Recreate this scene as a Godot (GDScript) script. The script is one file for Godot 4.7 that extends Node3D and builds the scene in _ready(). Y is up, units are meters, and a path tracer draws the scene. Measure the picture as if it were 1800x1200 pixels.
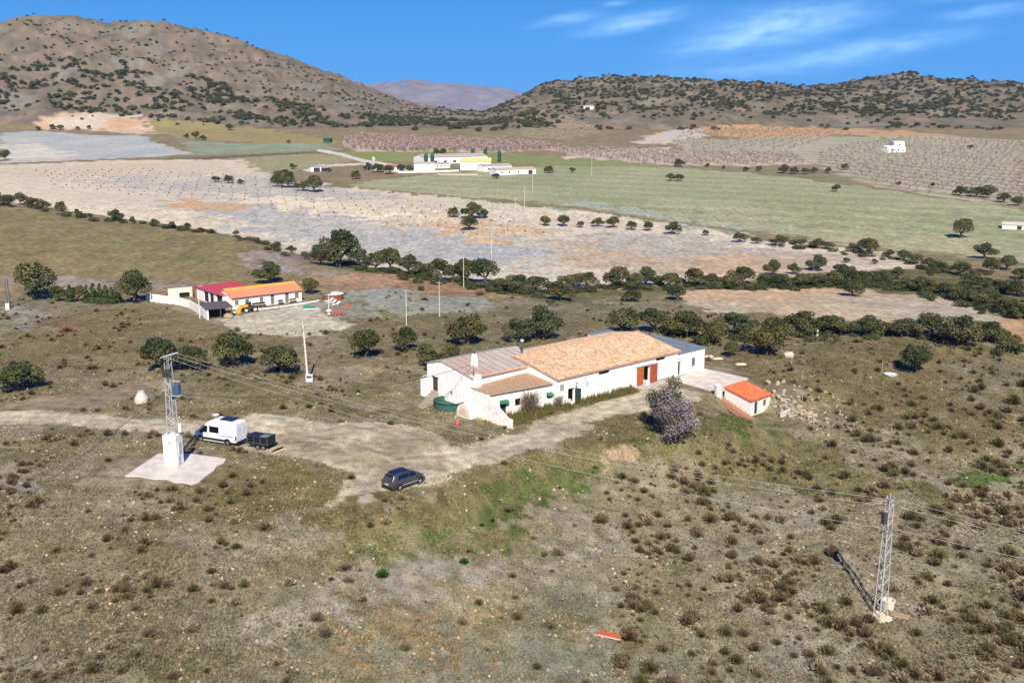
extends Node3D
# A white farmhouse in a dry valley of oaks, almond orchards and tilled fields, seen from the air.
# x is right, y is up, -z is away from the viewer; the house stands on the level y = 0.

# ---------- terrain: heights in metres, d = distance north of the camera (-z) ----------
var n_big := FastNoiseLite.new()
var n_mid := FastNoiseLite.new()
var n_fine := FastNoiseLite.new()
var n_rock := FastNoiseLite.new()
var base_tab := PackedFloat32Array()
var edge_tab := PackedFloat32Array()
var left_tab := PackedFloat32Array()
var right_tab := PackedFloat32Array()
var hump_d := PackedFloat32Array()
var hump_h := PackedFloat32Array()
const CAM_H := 36.0
const PITCH := 12.6

func curve_table(pts: Array, lo: float, hi: float, step: float) -> PackedFloat32Array:
	# smooth (monotone-ish Catmull) table through (x, y) control points
	var out := PackedFloat32Array()
	var n := pts.size() / 2
	var x := lo
	while x <= hi + 0.001:
		var k := 0
		while k < n - 2 and x > float(pts[(k + 1) * 2]):
			k += 1
		var x0: float = pts[k * 2]
		var x1: float = pts[k * 2 + 2]
		var y0: float = pts[k * 2 + 1]
		var y1: float = pts[k * 2 + 3]
		var ya: float = pts[(k - 1) * 2 + 1] if k > 0 else y0
		var xa: float = pts[(k - 1) * 2] if k > 0 else x0 - (x1 - x0)
		var yb: float = pts[(k + 2) * 2 + 1] if k < n - 2 else y1
		var xb: float = pts[(k + 2) * 2] if k < n - 2 else x1 + (x1 - x0)
		var t := clampf((x - x0) / (x1 - x0), 0.0, 1.0)
		var m0 := (y1 - ya) / (x1 - xa) * (x1 - x0)
		var m1 := (yb - y0) / (xb - x0) * (x1 - x0)
		var t2 := t * t
		var t3 := t2 * t
		out.append((2 * t3 - 3 * t2 + 1) * y0 + (t3 - 2 * t2 + t) * m0 + (-2 * t3 + 3 * t2) * y1 + (t3 - t2) * m1)
		x += step
	return out

func look(tab: PackedFloat32Array, x: float, lo: float, step: float) -> float:
	var f := (x - lo) / step
	var i := clampi(int(f), 0, tab.size() - 2)
	var t := clampf(f - i, 0.0, 1.0)
	return tab[i] * (1.0 - t) + tab[i + 1] * t

func terrain_setup() -> void:
	n_big.seed = 11; n_big.frequency = 1.0 / 170.0; n_big.fractal_octaves = 4
	n_mid.seed = 5; n_mid.frequency = 1.0 / 22.0; n_mid.fractal_octaves = 3
	n_fine.seed = 8; n_fine.frequency = 1.0 / 3.2; n_fine.fractal_octaves = 2
	n_rock.seed = 21; n_rock.frequency = 1.0 / 95.0; n_rock.fractal_octaves = 5; n_rock.fractal_type = FastNoiseLite.FRACTAL_RIDGED
	base_tab = curve_table([0, 0, 150, 0, 200, -1.5, 245, -3.6, 300, -3.6, 350, -1.5, 450, 3, 570, 8, 700, 15, 850, 24, 1000, 30, 1300, 33, 1800, 33, 2400, 30], 0, 2400, 4)
	edge_tab = curve_table([-110, 84, -60, 84, -40, 84, -28, 84, -17, 87.5, -8.6, 92.5, 0, 103, 10, 115.5, 18, 121, 24, 123, 30, 125, 38, 132, 50, 146, 70, 158, 110, 165], -110, 110, 2)
	left_tab = curve_table([-1600, 60, -1200, 80, -800, 108, -567, 126, -529, 136, -498, 139.5, -473, 135, -435, 130, -397, 133, -359, 124, -302, 110, -239, 87, -189, 67, -139, 49, -88, 40, -44, 36, 0, 33, 60, 30], -1600, 60, 4)
	right_tab = curve_table([-110, 20, -44, 35, 0, 49, 44, 68, 88, 74, 118, 76.5, 199, 76.5, 258, 74.5, 332, 69, 368, 66.5, 442, 69, 472, 78, 497, 83, 523, 80, 545, 66, 575, 75, 604, 70, 663, 63, 900, 72, 1300, 60, 1700, 50], -110, 1700, 4)
	hump_d = curve_table([-400, 350, -250, 340, -166, 330, -121, 310, -78, 280, -45, 240, 20, 205], -400, 20, 4)
	hump_h = curve_table([-400, 12, -250, 10, -166, 7.3, -121, 4.8, -78, 2.4, -45, -0.3, 20, -5], -400, 20, 4)

# levelled places: x, d, radius, height, rim
var flats := [[9.0, 131.0, 22.0, 0.0, 10.0], [-4.0, 124.0, 12.0, 0.0, 6.0], [25.0, 134.5, 10.0, 0.0, 5.0], [-36.0, 100.0, 9.0, 0.0, 6.0], [-46.0, 193.0, 26.0, -0.6, 14.0], [-62.0, 198.0, 16.0, -0.6, 10.0], [-28.0, 188.0, 14.0, -0.6, 10.0], [32.0, 124.0, 4.0, -2.1, 3.5]]

func ground(x: float, d: float) -> float:
	var h := look(base_tab, d, 0.0, 4.0)
	var rough := 1.0
	if d < 170.0:
		var s := look(edge_tab, x, -110.0, 2.0) - d
		if s > -4.0:
			var k := smoothstep(-28.0, -8.0, x) * (1.0 - 0.8 * smoothstep(33.0, 46.0, x))
			h -= 2.3 * k * smoothstep(-1.0, 8.0, s) + 0.115 * maxf(0.0, s) * (0.55 + 0.45 * smoothstep(-30.0, 5.0, x))
	if d > 190.0 and d < 460.0 and x < 20.0:
		var dc := look(hump_d, x, -400.0, 4.0)
		var hc := look(hump_h, x, -400.0, 4.0)
		var w := 0.0
		if d < dc:
			w = clampf((d - 214.0) / maxf(dc - 214.0, 8.0), 0.0, 1.0)
			w = w * (2.0 - w) * 0.75 + 0.25 * w
		else:
			w = 1.0 - smoothstep(0.0, 45.0, d - dc)
		if hc > h:
			h = lerpf(h, hc, w)
	if d > 700.0 and d < 2300.0:
		var m := h
		var rl := look(left_tab, x, -1600.0, 4.0)
		var t := (d - 830.0) / 320.0
		var p := pow(clampf(t, 0.0, 1.0), 1.25) if t <= 1.0 else 1.0 - 0.5 * smoothstep(1.0, 3.4, t)
		if x < 60.0:
			m = maxf(m, h + (rl - 32.0) * p)
		var rr := look(right_tab, x, -110.0, 4.0)
		var foot := 860.0
		t = (d - foot) / (1350.0 - foot)
		p = pow(clampf(t, 0.0, 1.0), 0.8) if t <= 1.0 else 1.0 - 0.5 * smoothstep(1.0, 2.6, t)
		if x > -110.0:
			m = maxf(m, h + (rr - 33.0) * p)
		var up := clampf((m - h) / 18.0, 0.0, 1.0)
		h = m + up * ((n_rock.get_noise_2d(x, d) - 0.1) * 8.0 + n_big.get_noise_2d(x * 2.0, d * 2.0) * 5.0)
		h += (1.0 - up) * 3.0 * n_big.get_noise_2d(x, d) * smoothstep(700.0, 800.0, d)
		rough = 1.0 + 12.0 * up
	var flat_w := 0.0
	if d < 240.0:
		for f in flats:
			var dx: float = x - f[0]
			var dz: float = d - f[1]
			var rr2: float = f[2] + f[4]
			if absf(dx) < rr2 and absf(dz) < rr2:
				var w2 := 1.0 - smoothstep(0.0, f[4], sqrt(dx * dx + dz * dz) - f[2])
				if w2 > 0.0:
					flat_w = maxf(flat_w, w2)
					h = lerpf(h, f[3], w2 * w2 if d < look(edge_tab, x, -110.0, 2.0) else w2)
	var r := n_mid.get_noise_2d(x, d) * lerpf(0.55, 0.16, smoothstep(195.0, 240.0, d))
	if d < 400.0:
		r += n_fine.get_noise_2d(x, d) * 0.13
	return h + r * rough * (1.0 - 0.85 * flat_w)



# ---------- what the ground is made of, place by place ----------
var f_poly: Array[PackedVector2Array] = []
var f_rect: Array[Rect2] = []
var f_a: Array[Vector3] = []
var f_b: Array[Vector3] = []
var f_par: Array[PackedFloat32Array] = []   # noise scale, jitter, cover, stripe angle, stripe period, stripe depth
var bank_id := 0
var tilled_id := 0
var track_from := 0
var track_to := 0
var f_far := PackedInt32Array()
var f_near := PackedInt32Array()
var n_patch := FastNoiseLite.new()
var n_blot := FastNoiseLite.new()
var n_streak := FastNoiseLite.new()

func lin(r: float, g: float, b: float) -> Vector3:
	var c := Color(r / 255.0, g / 255.0, b / 255.0).srgb_to_linear()
	return Vector3(c.r, c.g, c.b)

func field(pts: Array, a: Vector3, b: Vector3, noise_scale := 30.0, jitter := 1.0, cover := 1.0, angle := 0.0, period := 0.0, depth := 0.0) -> void:
	var p := PackedVector2Array()
	var r := Rect2(pts[0], -pts[1], 0, 0)
	for i in range(0, pts.size(), 2):
		p.append(Vector2(pts[i], -pts[i + 1]))
		r = r.expand(p[-1])
	r = r.grow(jitter * 2.0)
	var id := f_poly.size()
	f_poly.append(p); f_rect.append(r); f_a.append(a); f_b.append(b)
	f_par.append(PackedFloat32Array([1.0 / noise_scale, jitter, cover, cos(deg_to_rad(angle)), sin(deg_to_rad(angle)), period, depth]))
	if r.position.y < 215.0:
		f_near.append(id)
	if r.end.y > 205.0:
		f_far.append(id)

var ruts := PackedVector2Array()

func fields_setup() -> void:
	var rp := [-64.9, -118.6, -53.3, -117.4, -40.4, -115.5, -29.5, -115.0, -19.0, -108.1, -12.1, -102.8, -6.1, -104.0, 0.0, -109.4, 6.8, -116.8, 14.5, -125.3, 20.4, -130.6]
	for i in range(0, rp.size(), 2):
		ruts.append(Vector2(rp[i], -rp[i + 1]))
	n_patch.seed = 31; n_patch.frequency = 1.0 / 11.0; n_patch.fractal_octaves = 4
	n_blot.seed = 77; n_blot.frequency = 1.0; n_blot.fractal_octaves = 4; n_blot.fractal_gain = 0.6
	n_streak.seed = 4; n_streak.frequency = 1.0 / 3.0; n_streak.fractal_octaves = 3
	# far fields, back to front
	field([-391.7, -853.8, -372.5, -887.6, -325.9, -892.0, -301.1, -864.5, -261.8, -777.4, -327.4, -831.2, -385.1, -838.6], lin(190, 156, 120), lin(194, 184, 172), 60, 6)
	field([-305.2, -870.9, -269.4, -865.6, -193.5, -842.1, -119.1, -723.8, -130.5, -699.1, -182.8, -724.7, -238.8, -751.3, -261.8, -777.4], lin(150, 136, 92), lin(140, 134, 96), 60, 4)
	field([-398.9, -809.6, -380.3, -827.4, -280.3, -775.5, -195.3, -639.8, -219.0, -622.0, -289.4, -583.7], lin(160, 166, 170), lin(176, 176, 172), 90, 3, 1.0, 80, 16, 0.03)
	field([-354.0, -716.9, -326.2, -707.6, -265.6, -635.5, -277.7, -600.4, -294.5, -594.1], lin(205, 198, 185), lin(180, 178, 174), 40, 8, 0.8)
	field([-236.4, -737.0, -188.6, -716.3, -133.6, -716.3, -111.0, -673.9, -150.1, -650.2, -191.1, -631.8], lin(140, 150, 130), lin(128, 140, 116), 40, 3)
	field([-168.2, -617.5, -128.7, -650.4, -100.3, -629.0, -88.6, -574.0, -113.7, -542.5, -123.3, -519.2], lin(140, 140, 105), lin(150, 146, 116), 40, 3)
	field([-121.6, -739.5, -109.1, -765.7, -57.4, -747.2, 0.0, -726.9, 40.8, -675.0, -7.2, -650.4, -71.6, -651.0, -101.2, -657.8], lin(184, 166, 150), lin(172, 154, 142), 40, 3, 1.0, 10, 11, 0.15)
	field([-14.3, -650.4, 34.0, -618.0, 85.0, -570.9, 75.3, -524.5, 18.8, -567.6, -12.9, -587.4], lin(122, 134, 84), lin(132, 138, 92), 60, 4)
	field([-72.4, -658.5, -14.3, -650.4, -6.5, -593.3, -85.0, -593.3, -107.4, -651.5], lin(124, 136, 78), lin(134, 138, 90), 50, 4)
	field([-70.6, -491.3, -40.6, -525.0, 15.7, -568.3, 80.9, -564.7, 117.7, -532.9, 140.2, -507.3, 156.7, -471.9, 176.3, -429.5, 195.4, -390.3, 199.3, -372.5, 145.2, -268.5, 139.9, -282.7, 125.0, -301.0, 105.6, -314.0, 84.5, -335.9, 53.5, -369.6, 22.5, -404.3, -23.9, -430.5, -72.4, -466.9], lin(142, 148, 114), lin(156, 157, 128), 140, 4, 1.0, 68, 20, 0.07)
	field([25.5, -417.5, 58.1, -372.7, 84.5, -335.9, 80.6, -327.2, 53.3, -340.6, 13.2, -394.3], lin(158, 166, 158), lin(150, 156, 140), 30, 8, 0.6)
	field([89.0, -331.6, 116.0, -346.0, 135.9, -328.2, 148.8, -301.2, 143.6, -283.8, 118.3, -301.2, 96.6, -313.5], lin(165, 160, 132), lin(152, 152, 120), 30, 8, 0.6)
	field([82.3, -574.7, 125.8, -570.5, 160.7, -560.6, 165.7, -491.1, 156.7, -471.9, 140.2, -507.3, 117.7, -532.9], lin(120, 116, 88), lin(134, 128, 100), 25, 4, 0.9)
	field([29.6, -674.4, 81.5, -674.6, 174.7, -635.5, 164.6, -574.3, 125.1, -567.4, 82.3, -574.7, 37.6, -620.9], lin(168, 152, 142), lin(182, 168, 158), 26, 4, 1.0, 12, 13, 0.18)
	field([83.3, -723.5, 130.0, -849.0, 163.7, -855.1, 143.2, -768.6, 100.9, -707.2], lin(176, 176, 178), lin(196, 178, 150), 30, 5)
	field([155.7, -863.1, 210.9, -877.3, 249.6, -861.2, 263.3, -801.6, 205.6, -750.2, 151.4, -767.9], lin(190, 146, 102), lin(176, 148, 112), 40, 4, 1.0, 70, 18, 0.12)
	field([114.0, -743.0, 209.9, -766.5, 283.6, -784.5, 367.3, -744.4, 269.2, -542.1, 197.6, -542.6, 166.2, -580.2, 167.7, -635.5, 109.8, -666.1], lin(156, 154, 132), lin(166, 160, 142), 80, 4, 1.0, 60, 16, 0.15)
	field([171.5, -587.4, 284.4, -573.4, 197.1, -393.7, 177.7, -432.9, 165.0, -480.9], lin(166, 156, 140), lin(152, 150, 128), 60, 4, 1.0, 25, 14, 0.2)
	field([247.3, -869.9, 296.6, -821.5, 335.2, -764.8, 281.1, -777.5, 240.3, -812.8], lin(186, 146, 106), lin(172, 146, 116), 30, 6, 0.75)
	field([0.0, -939.4, 50.4, -923.7, 74.5, -850.9, 41.1, -750.2, 8.5, -779.5], lin(150, 134, 108), lin(140, 128, 106), 30, 6, 1.0, 60, 14, 0.15)
	# dark scrub ditch and pale farm road across the valley floor
	field([-291.2, -574.3, -234.2, -590.5, -188.2, -621.8, -152.0, -642.9, -121.2, -658.2, -118.9, -647.8, -148.9, -629.5, -184.1, -607.9, -229.1, -577.3, -284.5, -560.9], lin(96, 92, 68), lin(112, 106, 82), 12, 2)
	field([-126.0, -675.0, -108.2, -651.6, -86.8, -606.5, -63.6, -577.2, -41.8, -541.5, -41.8, -533.0, -62.2, -564.1, -86.9, -593.2, -107.7, -635.8, -124.5, -658.3], lin(206, 198, 184), lin(196, 188, 174), 20, 0.5)
	field([-110.8, -542.7, -107.6, -574.2, -84.0, -586.9, -82.7, -577.0, -103.8, -563.6, -105.6, -539.0], lin(206, 198, 184), lin(196, 188, 174), 20, 0.5)
	field([29.1, -621.6, 81.5, -674.6, 106.3, -691.4, 105.0, -677.9, 80.3, -658.6, 31.8, -608.1], lin(190, 182, 168), lin(180, 172, 158), 20, 0.5)
	field([-66.5, -461.8, -23.8, -428.3, 22.3, -400.8, 53.1, -366.5, 84.0, -333.6, 82.9, -329.3, 52.1, -359.4, 21.8, -391.9, -23.3, -419.1, -65.3, -453.6], lin(120, 114, 84), lin(140, 132, 104), 14, 2, 0.85)
	# the wide tilled slope in the middle
	field([-284.8, -574.2, -231.5, -600.7, -160.5, -607.5, -123.3, -519.2, -110.1, -462.5, -71.7, -462.2, -23.6, -424.5, 13.3, -397.4, 50.3, -361.0, 67.6, -336.1, 88.0, -314.0, 110.5, -298.2, 113.1, -279.2, 103.5, -247.6, 88.4, -237.0, 55.6, -246.3, 12.8, -225.2, -5.4, -237.3, -28.7, -254.3, -48.5, -287.8, -61.8, -275.4, -92.2, -329.7, -121.4, -311.1, -175.1, -393.5, -208.8, -417.8, -239.6, -440.9, -293.8, -543.3], lin(202, 191, 170), lin(190, 182, 167), 140, 4, 1.0)
	field([-275.5, -555.0, -242.5, -586.9, -171.8, -600.2, -140.9, -555.3, -165.1, -524.7, -224.4, -507.6, -255.3, -513.6], lin(196, 178, 156), lin(190, 180, 164), 120, 12, 0.9)
	field([-211.8, -491.2, -188.4, -524.9, -137.5, -518.6, -76.7, -461.8, -32.7, -421.1, -78.9, -418.1, -143.0, -452.7, -181.0, -467.1], lin(170, 168, 164), lin(178, 174, 166), 140, 12, 0.8)
	field([-147.4, -421.5, -115.9, -417.6, -55.7, -384.9, 0.0, -322.7, 16.9, -301.1, 0.0, -273.1, -21.2, -268.7, -41.4, -283.4, -58.3, -305.7, -90.7, -345.7, -122.2, -385.0], lin(164, 166, 166), lin(174, 171, 165), 140, 12, 0.9)
	field([-143.9, -418.1, -131.1, -421.7, -104.6, -400.3, -105.8, -388.0, -128.8, -399.6], lin(192, 150, 112), lin(186, 158, 128), 40, 6, 0.8)
	field([-127.0, -440.5, -69.6, -418.0, -20.4, -366.8, 11.1, -332.0, 0.0, -325.4, -35.4, -352.8, -82.7, -391.1], lin(212, 200, 178), lin(200, 188, 168), 110, 10, 0.85)
	field([-39.7, -355.7, -14.3, -366.9, 11.1, -332.0, -7.1, -318.3], lin(194, 164, 132), lin(190, 172, 148), 70, 10, 0.75)
	field([14.4, -322.2, 54.2, -322.4, 84.3, -300.3, 107.4, -289.5, 87.5, -258.5, 56.9, -251.8, 29.1, -257.7, 15.1, -268.8], lin(182, 160, 134), lin(172, 163, 150), 120, 10, 0.9)
	field([18.5, -331.5, 55.6, -331.4, 81.5, -302.5, 48.9, -290.2, 23.6, -300.6], lin(164, 162, 158), lin(172, 166, 154), 60, 8, 0.75)
	# stream banks, brown pasture hill, tilled tongue beside the trees
	bank_id = f_poly.size()
	field([-57.5, -301.2, -29.0, -257.5, 0.0, -237.6, 12.6, -223.0, 47.4, -246.7, 74.6, -254.2, 106.0, -268.9, 119.5, -268.4, 111.1, -217.9, 94.4, -184.1, 90.1, -214.8, 65.3, -231.0, 35.8, -225.8, 11.5, -201.7, -4.9, -215.2, -34.0, -231.2], lin(112, 104, 76), lin(96, 98, 66), 14, 4)
	field([-162.4, -324.4, -141.0, -320.7, -115.7, -305.1, -92.7, -291.0, -71.5, -271.2, -49.2, -242.6, -44.7, -232.8, -61.7, -227.3, -90.1, -227.9, -118.1, -232.4, -131.7, -235.8, -178.2, -323.7], lin(128, 116, 86), lin(122, 116, 84), 60, 3)
	field([-71.4, -265.3, -52.3, -258.2, -43.4, -240.5, -44.3, -230.8, -57.1, -235.4], lin(146, 140, 138), lin(130, 120, 104), 10, 6, 0.75)
	field([-120.8, -238.2, -102.5, -232.8, -73.5, -228.3, -68.1, -218.8, -94.7, -223.1, -116.1, -228.4], lin(144, 138, 132), lin(124, 114, 96), 12, 3, 0.85)
	tilled_id = f_poly.size()
	field([39.0, -229.5, 66.4, -234.8, 78.6, -231.4, 90.1, -214.8, 93.1, -195.0, 94.4, -184.1, 85.2, -161.8, 81.1, -177.7, 67.5, -179.4, 51.1, -187.0, 38.9, -195.4, 34.7, -211.1], lin(190, 164, 134), lin(174, 162, 144), 90, 3)
	field([86.4, -180.5, 97.5, -184.0, 85.8, -159.3, 81.9, -162.7], lin(190, 138, 92), lin(184, 146, 106), 12, 3, 0.9)
	field([-44.7, -232.8, -25.2, -247.7, -5.2, -232.2, 3.6, -209.4, -17.6, -222.1, -36.0, -211.9], lin(158, 126, 100), lin(138, 116, 92), 9, 3, 0.8)
	field([-35.7, -210.0, -25.2, -222.9, -4.8, -211.8, -7.7, -193.0, -21.3, -187.0, -29.8, -194.0], lin(150, 152, 150), lin(140, 138, 124), 14, 3, 0.9)
	field([-47.2, -232.2, -25.5, -251.0, -24.6, -229.4, -31.9, -216.7, -45.1, -221.6], lin(168, 136, 110), lin(150, 130, 108), 8, 2, 0.85)
	# left farm: yard, terrace, road
	field([-54.9, -182.7, -49.5, -189.4, -39.9, -197.8, -32.6, -184.9, -27.9, -178.7, -29.3, -170.9, -34.3, -166.4, -40.4, -168.3, -47.4, -172.8], lin(186, 176, 158), lin(192, 180, 160), 14, 1.0)
	field([-41.8, -199.0, -34.5, -202.7, -25.6, -187.1, -18.2, -176.9, -26.0, -175.5, -33.0, -187.2], lin(154, 146, 132), lin(138, 128, 106), 7, 2, 0.9)
	field([-99.7, -194.9, -94.5, -198.0, -83.0, -184.4, -75.8, -170.2, -80.4, -163.4, -83.4, -161.9], lin(150, 144, 136), lin(138, 128, 112), 9, 3)
	# brown meadow before the farm, grey ground further left
	field([-85.1, -194.3, -70.5, -194.0, -54.8, -181.6, -44.2, -168.3, -31.8, -163.4, -41.8, -151.8, -55.2, -145.4, -66.8, -145.0, -73.4, -141.6, -82.8, -160.7], lin(122, 110, 76), lin(132, 114, 80), 12, 4, 0.9)
	field([-29.2, -182.9, 0.0, -195.4, 17.7, -194.9, 15.2, -166.0, 0.0, -157.8, -11.7, -145.6, -22.8, -152.7], lin(126, 112, 88), lin(116, 108, 78), 12, 4, 0.9)
	# fore meadow right of the house
	field([28.5, -145.8, 45.9, -160.3, 60.9, -161.1, 82.0, -159.0, 65.9, -125.3, 51.4, -118.6, 42.0, -124.3, 36.2, -130.4], lin(112, 104, 68), lin(122, 106, 76), 9, 4, 0.85)
	field([65.5, -149.8, 79.0, -152.5, 69.7, -133.3, 64.9, -136.6], lin(128, 120, 104), lin(120, 112, 90), 9, 4, 0.6)
	# dirt track and yard
	track_from = f_poly.size()
	field([-68.1, -122.0, -58.7, -120.2, -51.7, -120.0, -44.3, -118.9, -38.7, -116.6, -34.6, -116.4, -29.7, -118.8, -22.9, -115.6, -17.7, -116.8, -12.0, -114.4, -7.7, -109.9, -6.2, -105.4, -3.2, -108.3, 0.0, -111.9, 4.1, -117.3, 7.8, -122.5, 11.7, -126.6, 16.6, -130.6, 21.3, -134.1, 25.6, -130.0, 24.2, -126.3, 20.3, -125.2, 16.3, -121.6, 10.9, -116.8, 6.5, -111.1, 1.9, -105.8, -2.4, -102.2, -5.9, -99.7, -8.5, -95.9, -11.0, -92.7, -13.9, -90.3, -16.6, -89.7, -16.5, -93.0, -15.5, -95.4, -16.2, -98.1, -20.3, -101.3, -24.5, -104.3, -28.7, -106.3, -36.1, -111.2, -42.9, -113.1, -52.1, -114.5, -64.8, -115.8], lin(178, 164, 144), lin(186, 170, 148), 9, 1.0)
	field([-27.6, -112.5, -17.3, -114.0, -7.5, -107.5, -6.7, -103.2, -13.9, -98.6, -21.9, -103.8], lin(170, 150, 122), lin(160, 142, 120), 6, 3, 0.7)
	field([-56.3, -129.7, -48.2, -139.3, -45.2, -137.3, -51.5, -123.1, -58.7, -120.2, -63.5, -121.3, -64.9, -124.2], lin(150, 128, 108), lin(140, 122, 100), 8, 2, 0.8)
	field([-42.0, -146.2, -20.5, -126.5, -11.3, -122.0, -17.9, -118.5, -30.2, -123.8, -39.7, -132.1], lin(110, 106, 66), lin(128, 114, 84), 8, 3, 0.8)
	track_to = f_poly.size() - 2
	# slope below the yard
	field([-42.5, -96.0, -41.2, -104.6, -34.6, -94.5, -31.5, -91.4, -32.8, -80.5, -41.0, -81.3, -47.1, -87.9], lin(152, 136, 112), lin(140, 126, 108), 5, 2, 0.85)
	field([-31.8, -94.4, -28.3, -104.7, -20.0, -100.1, -15.8, -95.4, -16.9, -88.6, -23.1, -84.2, -29.8, -88.0], lin(116, 106, 62), lin(128, 112, 76), 5, 3, 0.85)
	field([-51.1, -96.2, -47.4, -95.5, -45.4, -92.4, -48.8, -91.5], lin(142, 140, 136), lin(150, 146, 140), 5, 1)
	field([-14.7, -88.4, -7.9, -95.8, -1.2, -102.1, 6.5, -110.7, 15.4, -120.1, 19.3, -118.5, 12.6, -107.0, 5.9, -100.0, 0.0, -92.7, -8.3, -86.4, -15.1, -83.9], lin(112, 104, 64), lin(124, 112, 74), 6, 3, 0.95)
	field([0.0, -99.3, 4.9, -104.0, 10.0, -106.8, 14.9, -110.6, 15.1, -107.4, 8.5, -102.3, 3.5, -96.6, -2.2, -92.1], lin(80, 98, 44), lin(98, 104, 56), 5, 4, 0.85)
	field([-13.2, -85.1, -7.5, -90.0, -1.1, -96.9, 0.0, -92.7, -7.2, -85.4, -14.6, -80.9, -16.7, -81.5], lin(84, 100, 48), lin(140, 128, 96), 4, 4, 0.8)
	field([10.0, -106.8, 12.8, -109.0, 14.2, -107.2, 13.1, -106.1, 11.2, -106.1], lin(172, 140, 110), lin(165, 138, 112), 3, 1.5, 0.9)
	field([22.8, -118.4, 30.6, -125.3, 33.5, -119.5, 28.9, -115.1, 22.4, -113.0], lin(76, 96, 42), lin(100, 102, 56), 4, 3, 0.85)
	field([49.2, -109.8, 57.2, -115.9, 64.0, -118.5, 60.0, -110.3, 52.2, -107.6, 50.8, -108.9], lin(70, 102, 36), lin(90, 106, 50), 4, 3, 0.95)
	field([19.9, -122.2, 27.4, -117.5, 35.9, -117.7, 42.8, -110.1, 49.6, -104.5, 41.9, -100.5, 31.6, -106.8, 21.9, -105.7, 15.6, -105.6], lin(106, 104, 62), lin(122, 112, 76), 6, 4, 0.85)
	field([-21.1, -74.0, -14.5, -80.1, -7.1, -84.5, 3.2, -90.5, 9.6, -94.8, 12.3, -93.8, 5.3, -88.5, -4.9, -81.4, -11.9, -75.0, -19.3, -70.0, -21.6, -70.7], lin(152, 140, 126), lin(146, 138, 130), 6, 3, 0.9)
	field([-14.5, -69.4, -8.3, -76.1, 0.0, -82.2, 3.0, -81.2, -5.4, -73.7, -12.5, -67.6], lin(150, 124, 86), lin(140, 122, 96), 4, 4, 0.6)
	field([-11.0, -68.8, -4.5, -74.1, 4.7, -76.5, 14.2, -77.0, 17.4, -74.5, 4.3, -69.7, -10.7, -66.2], lin(132, 126, 114), lin(124, 124, 104), 6, 4, 0.8)

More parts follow.
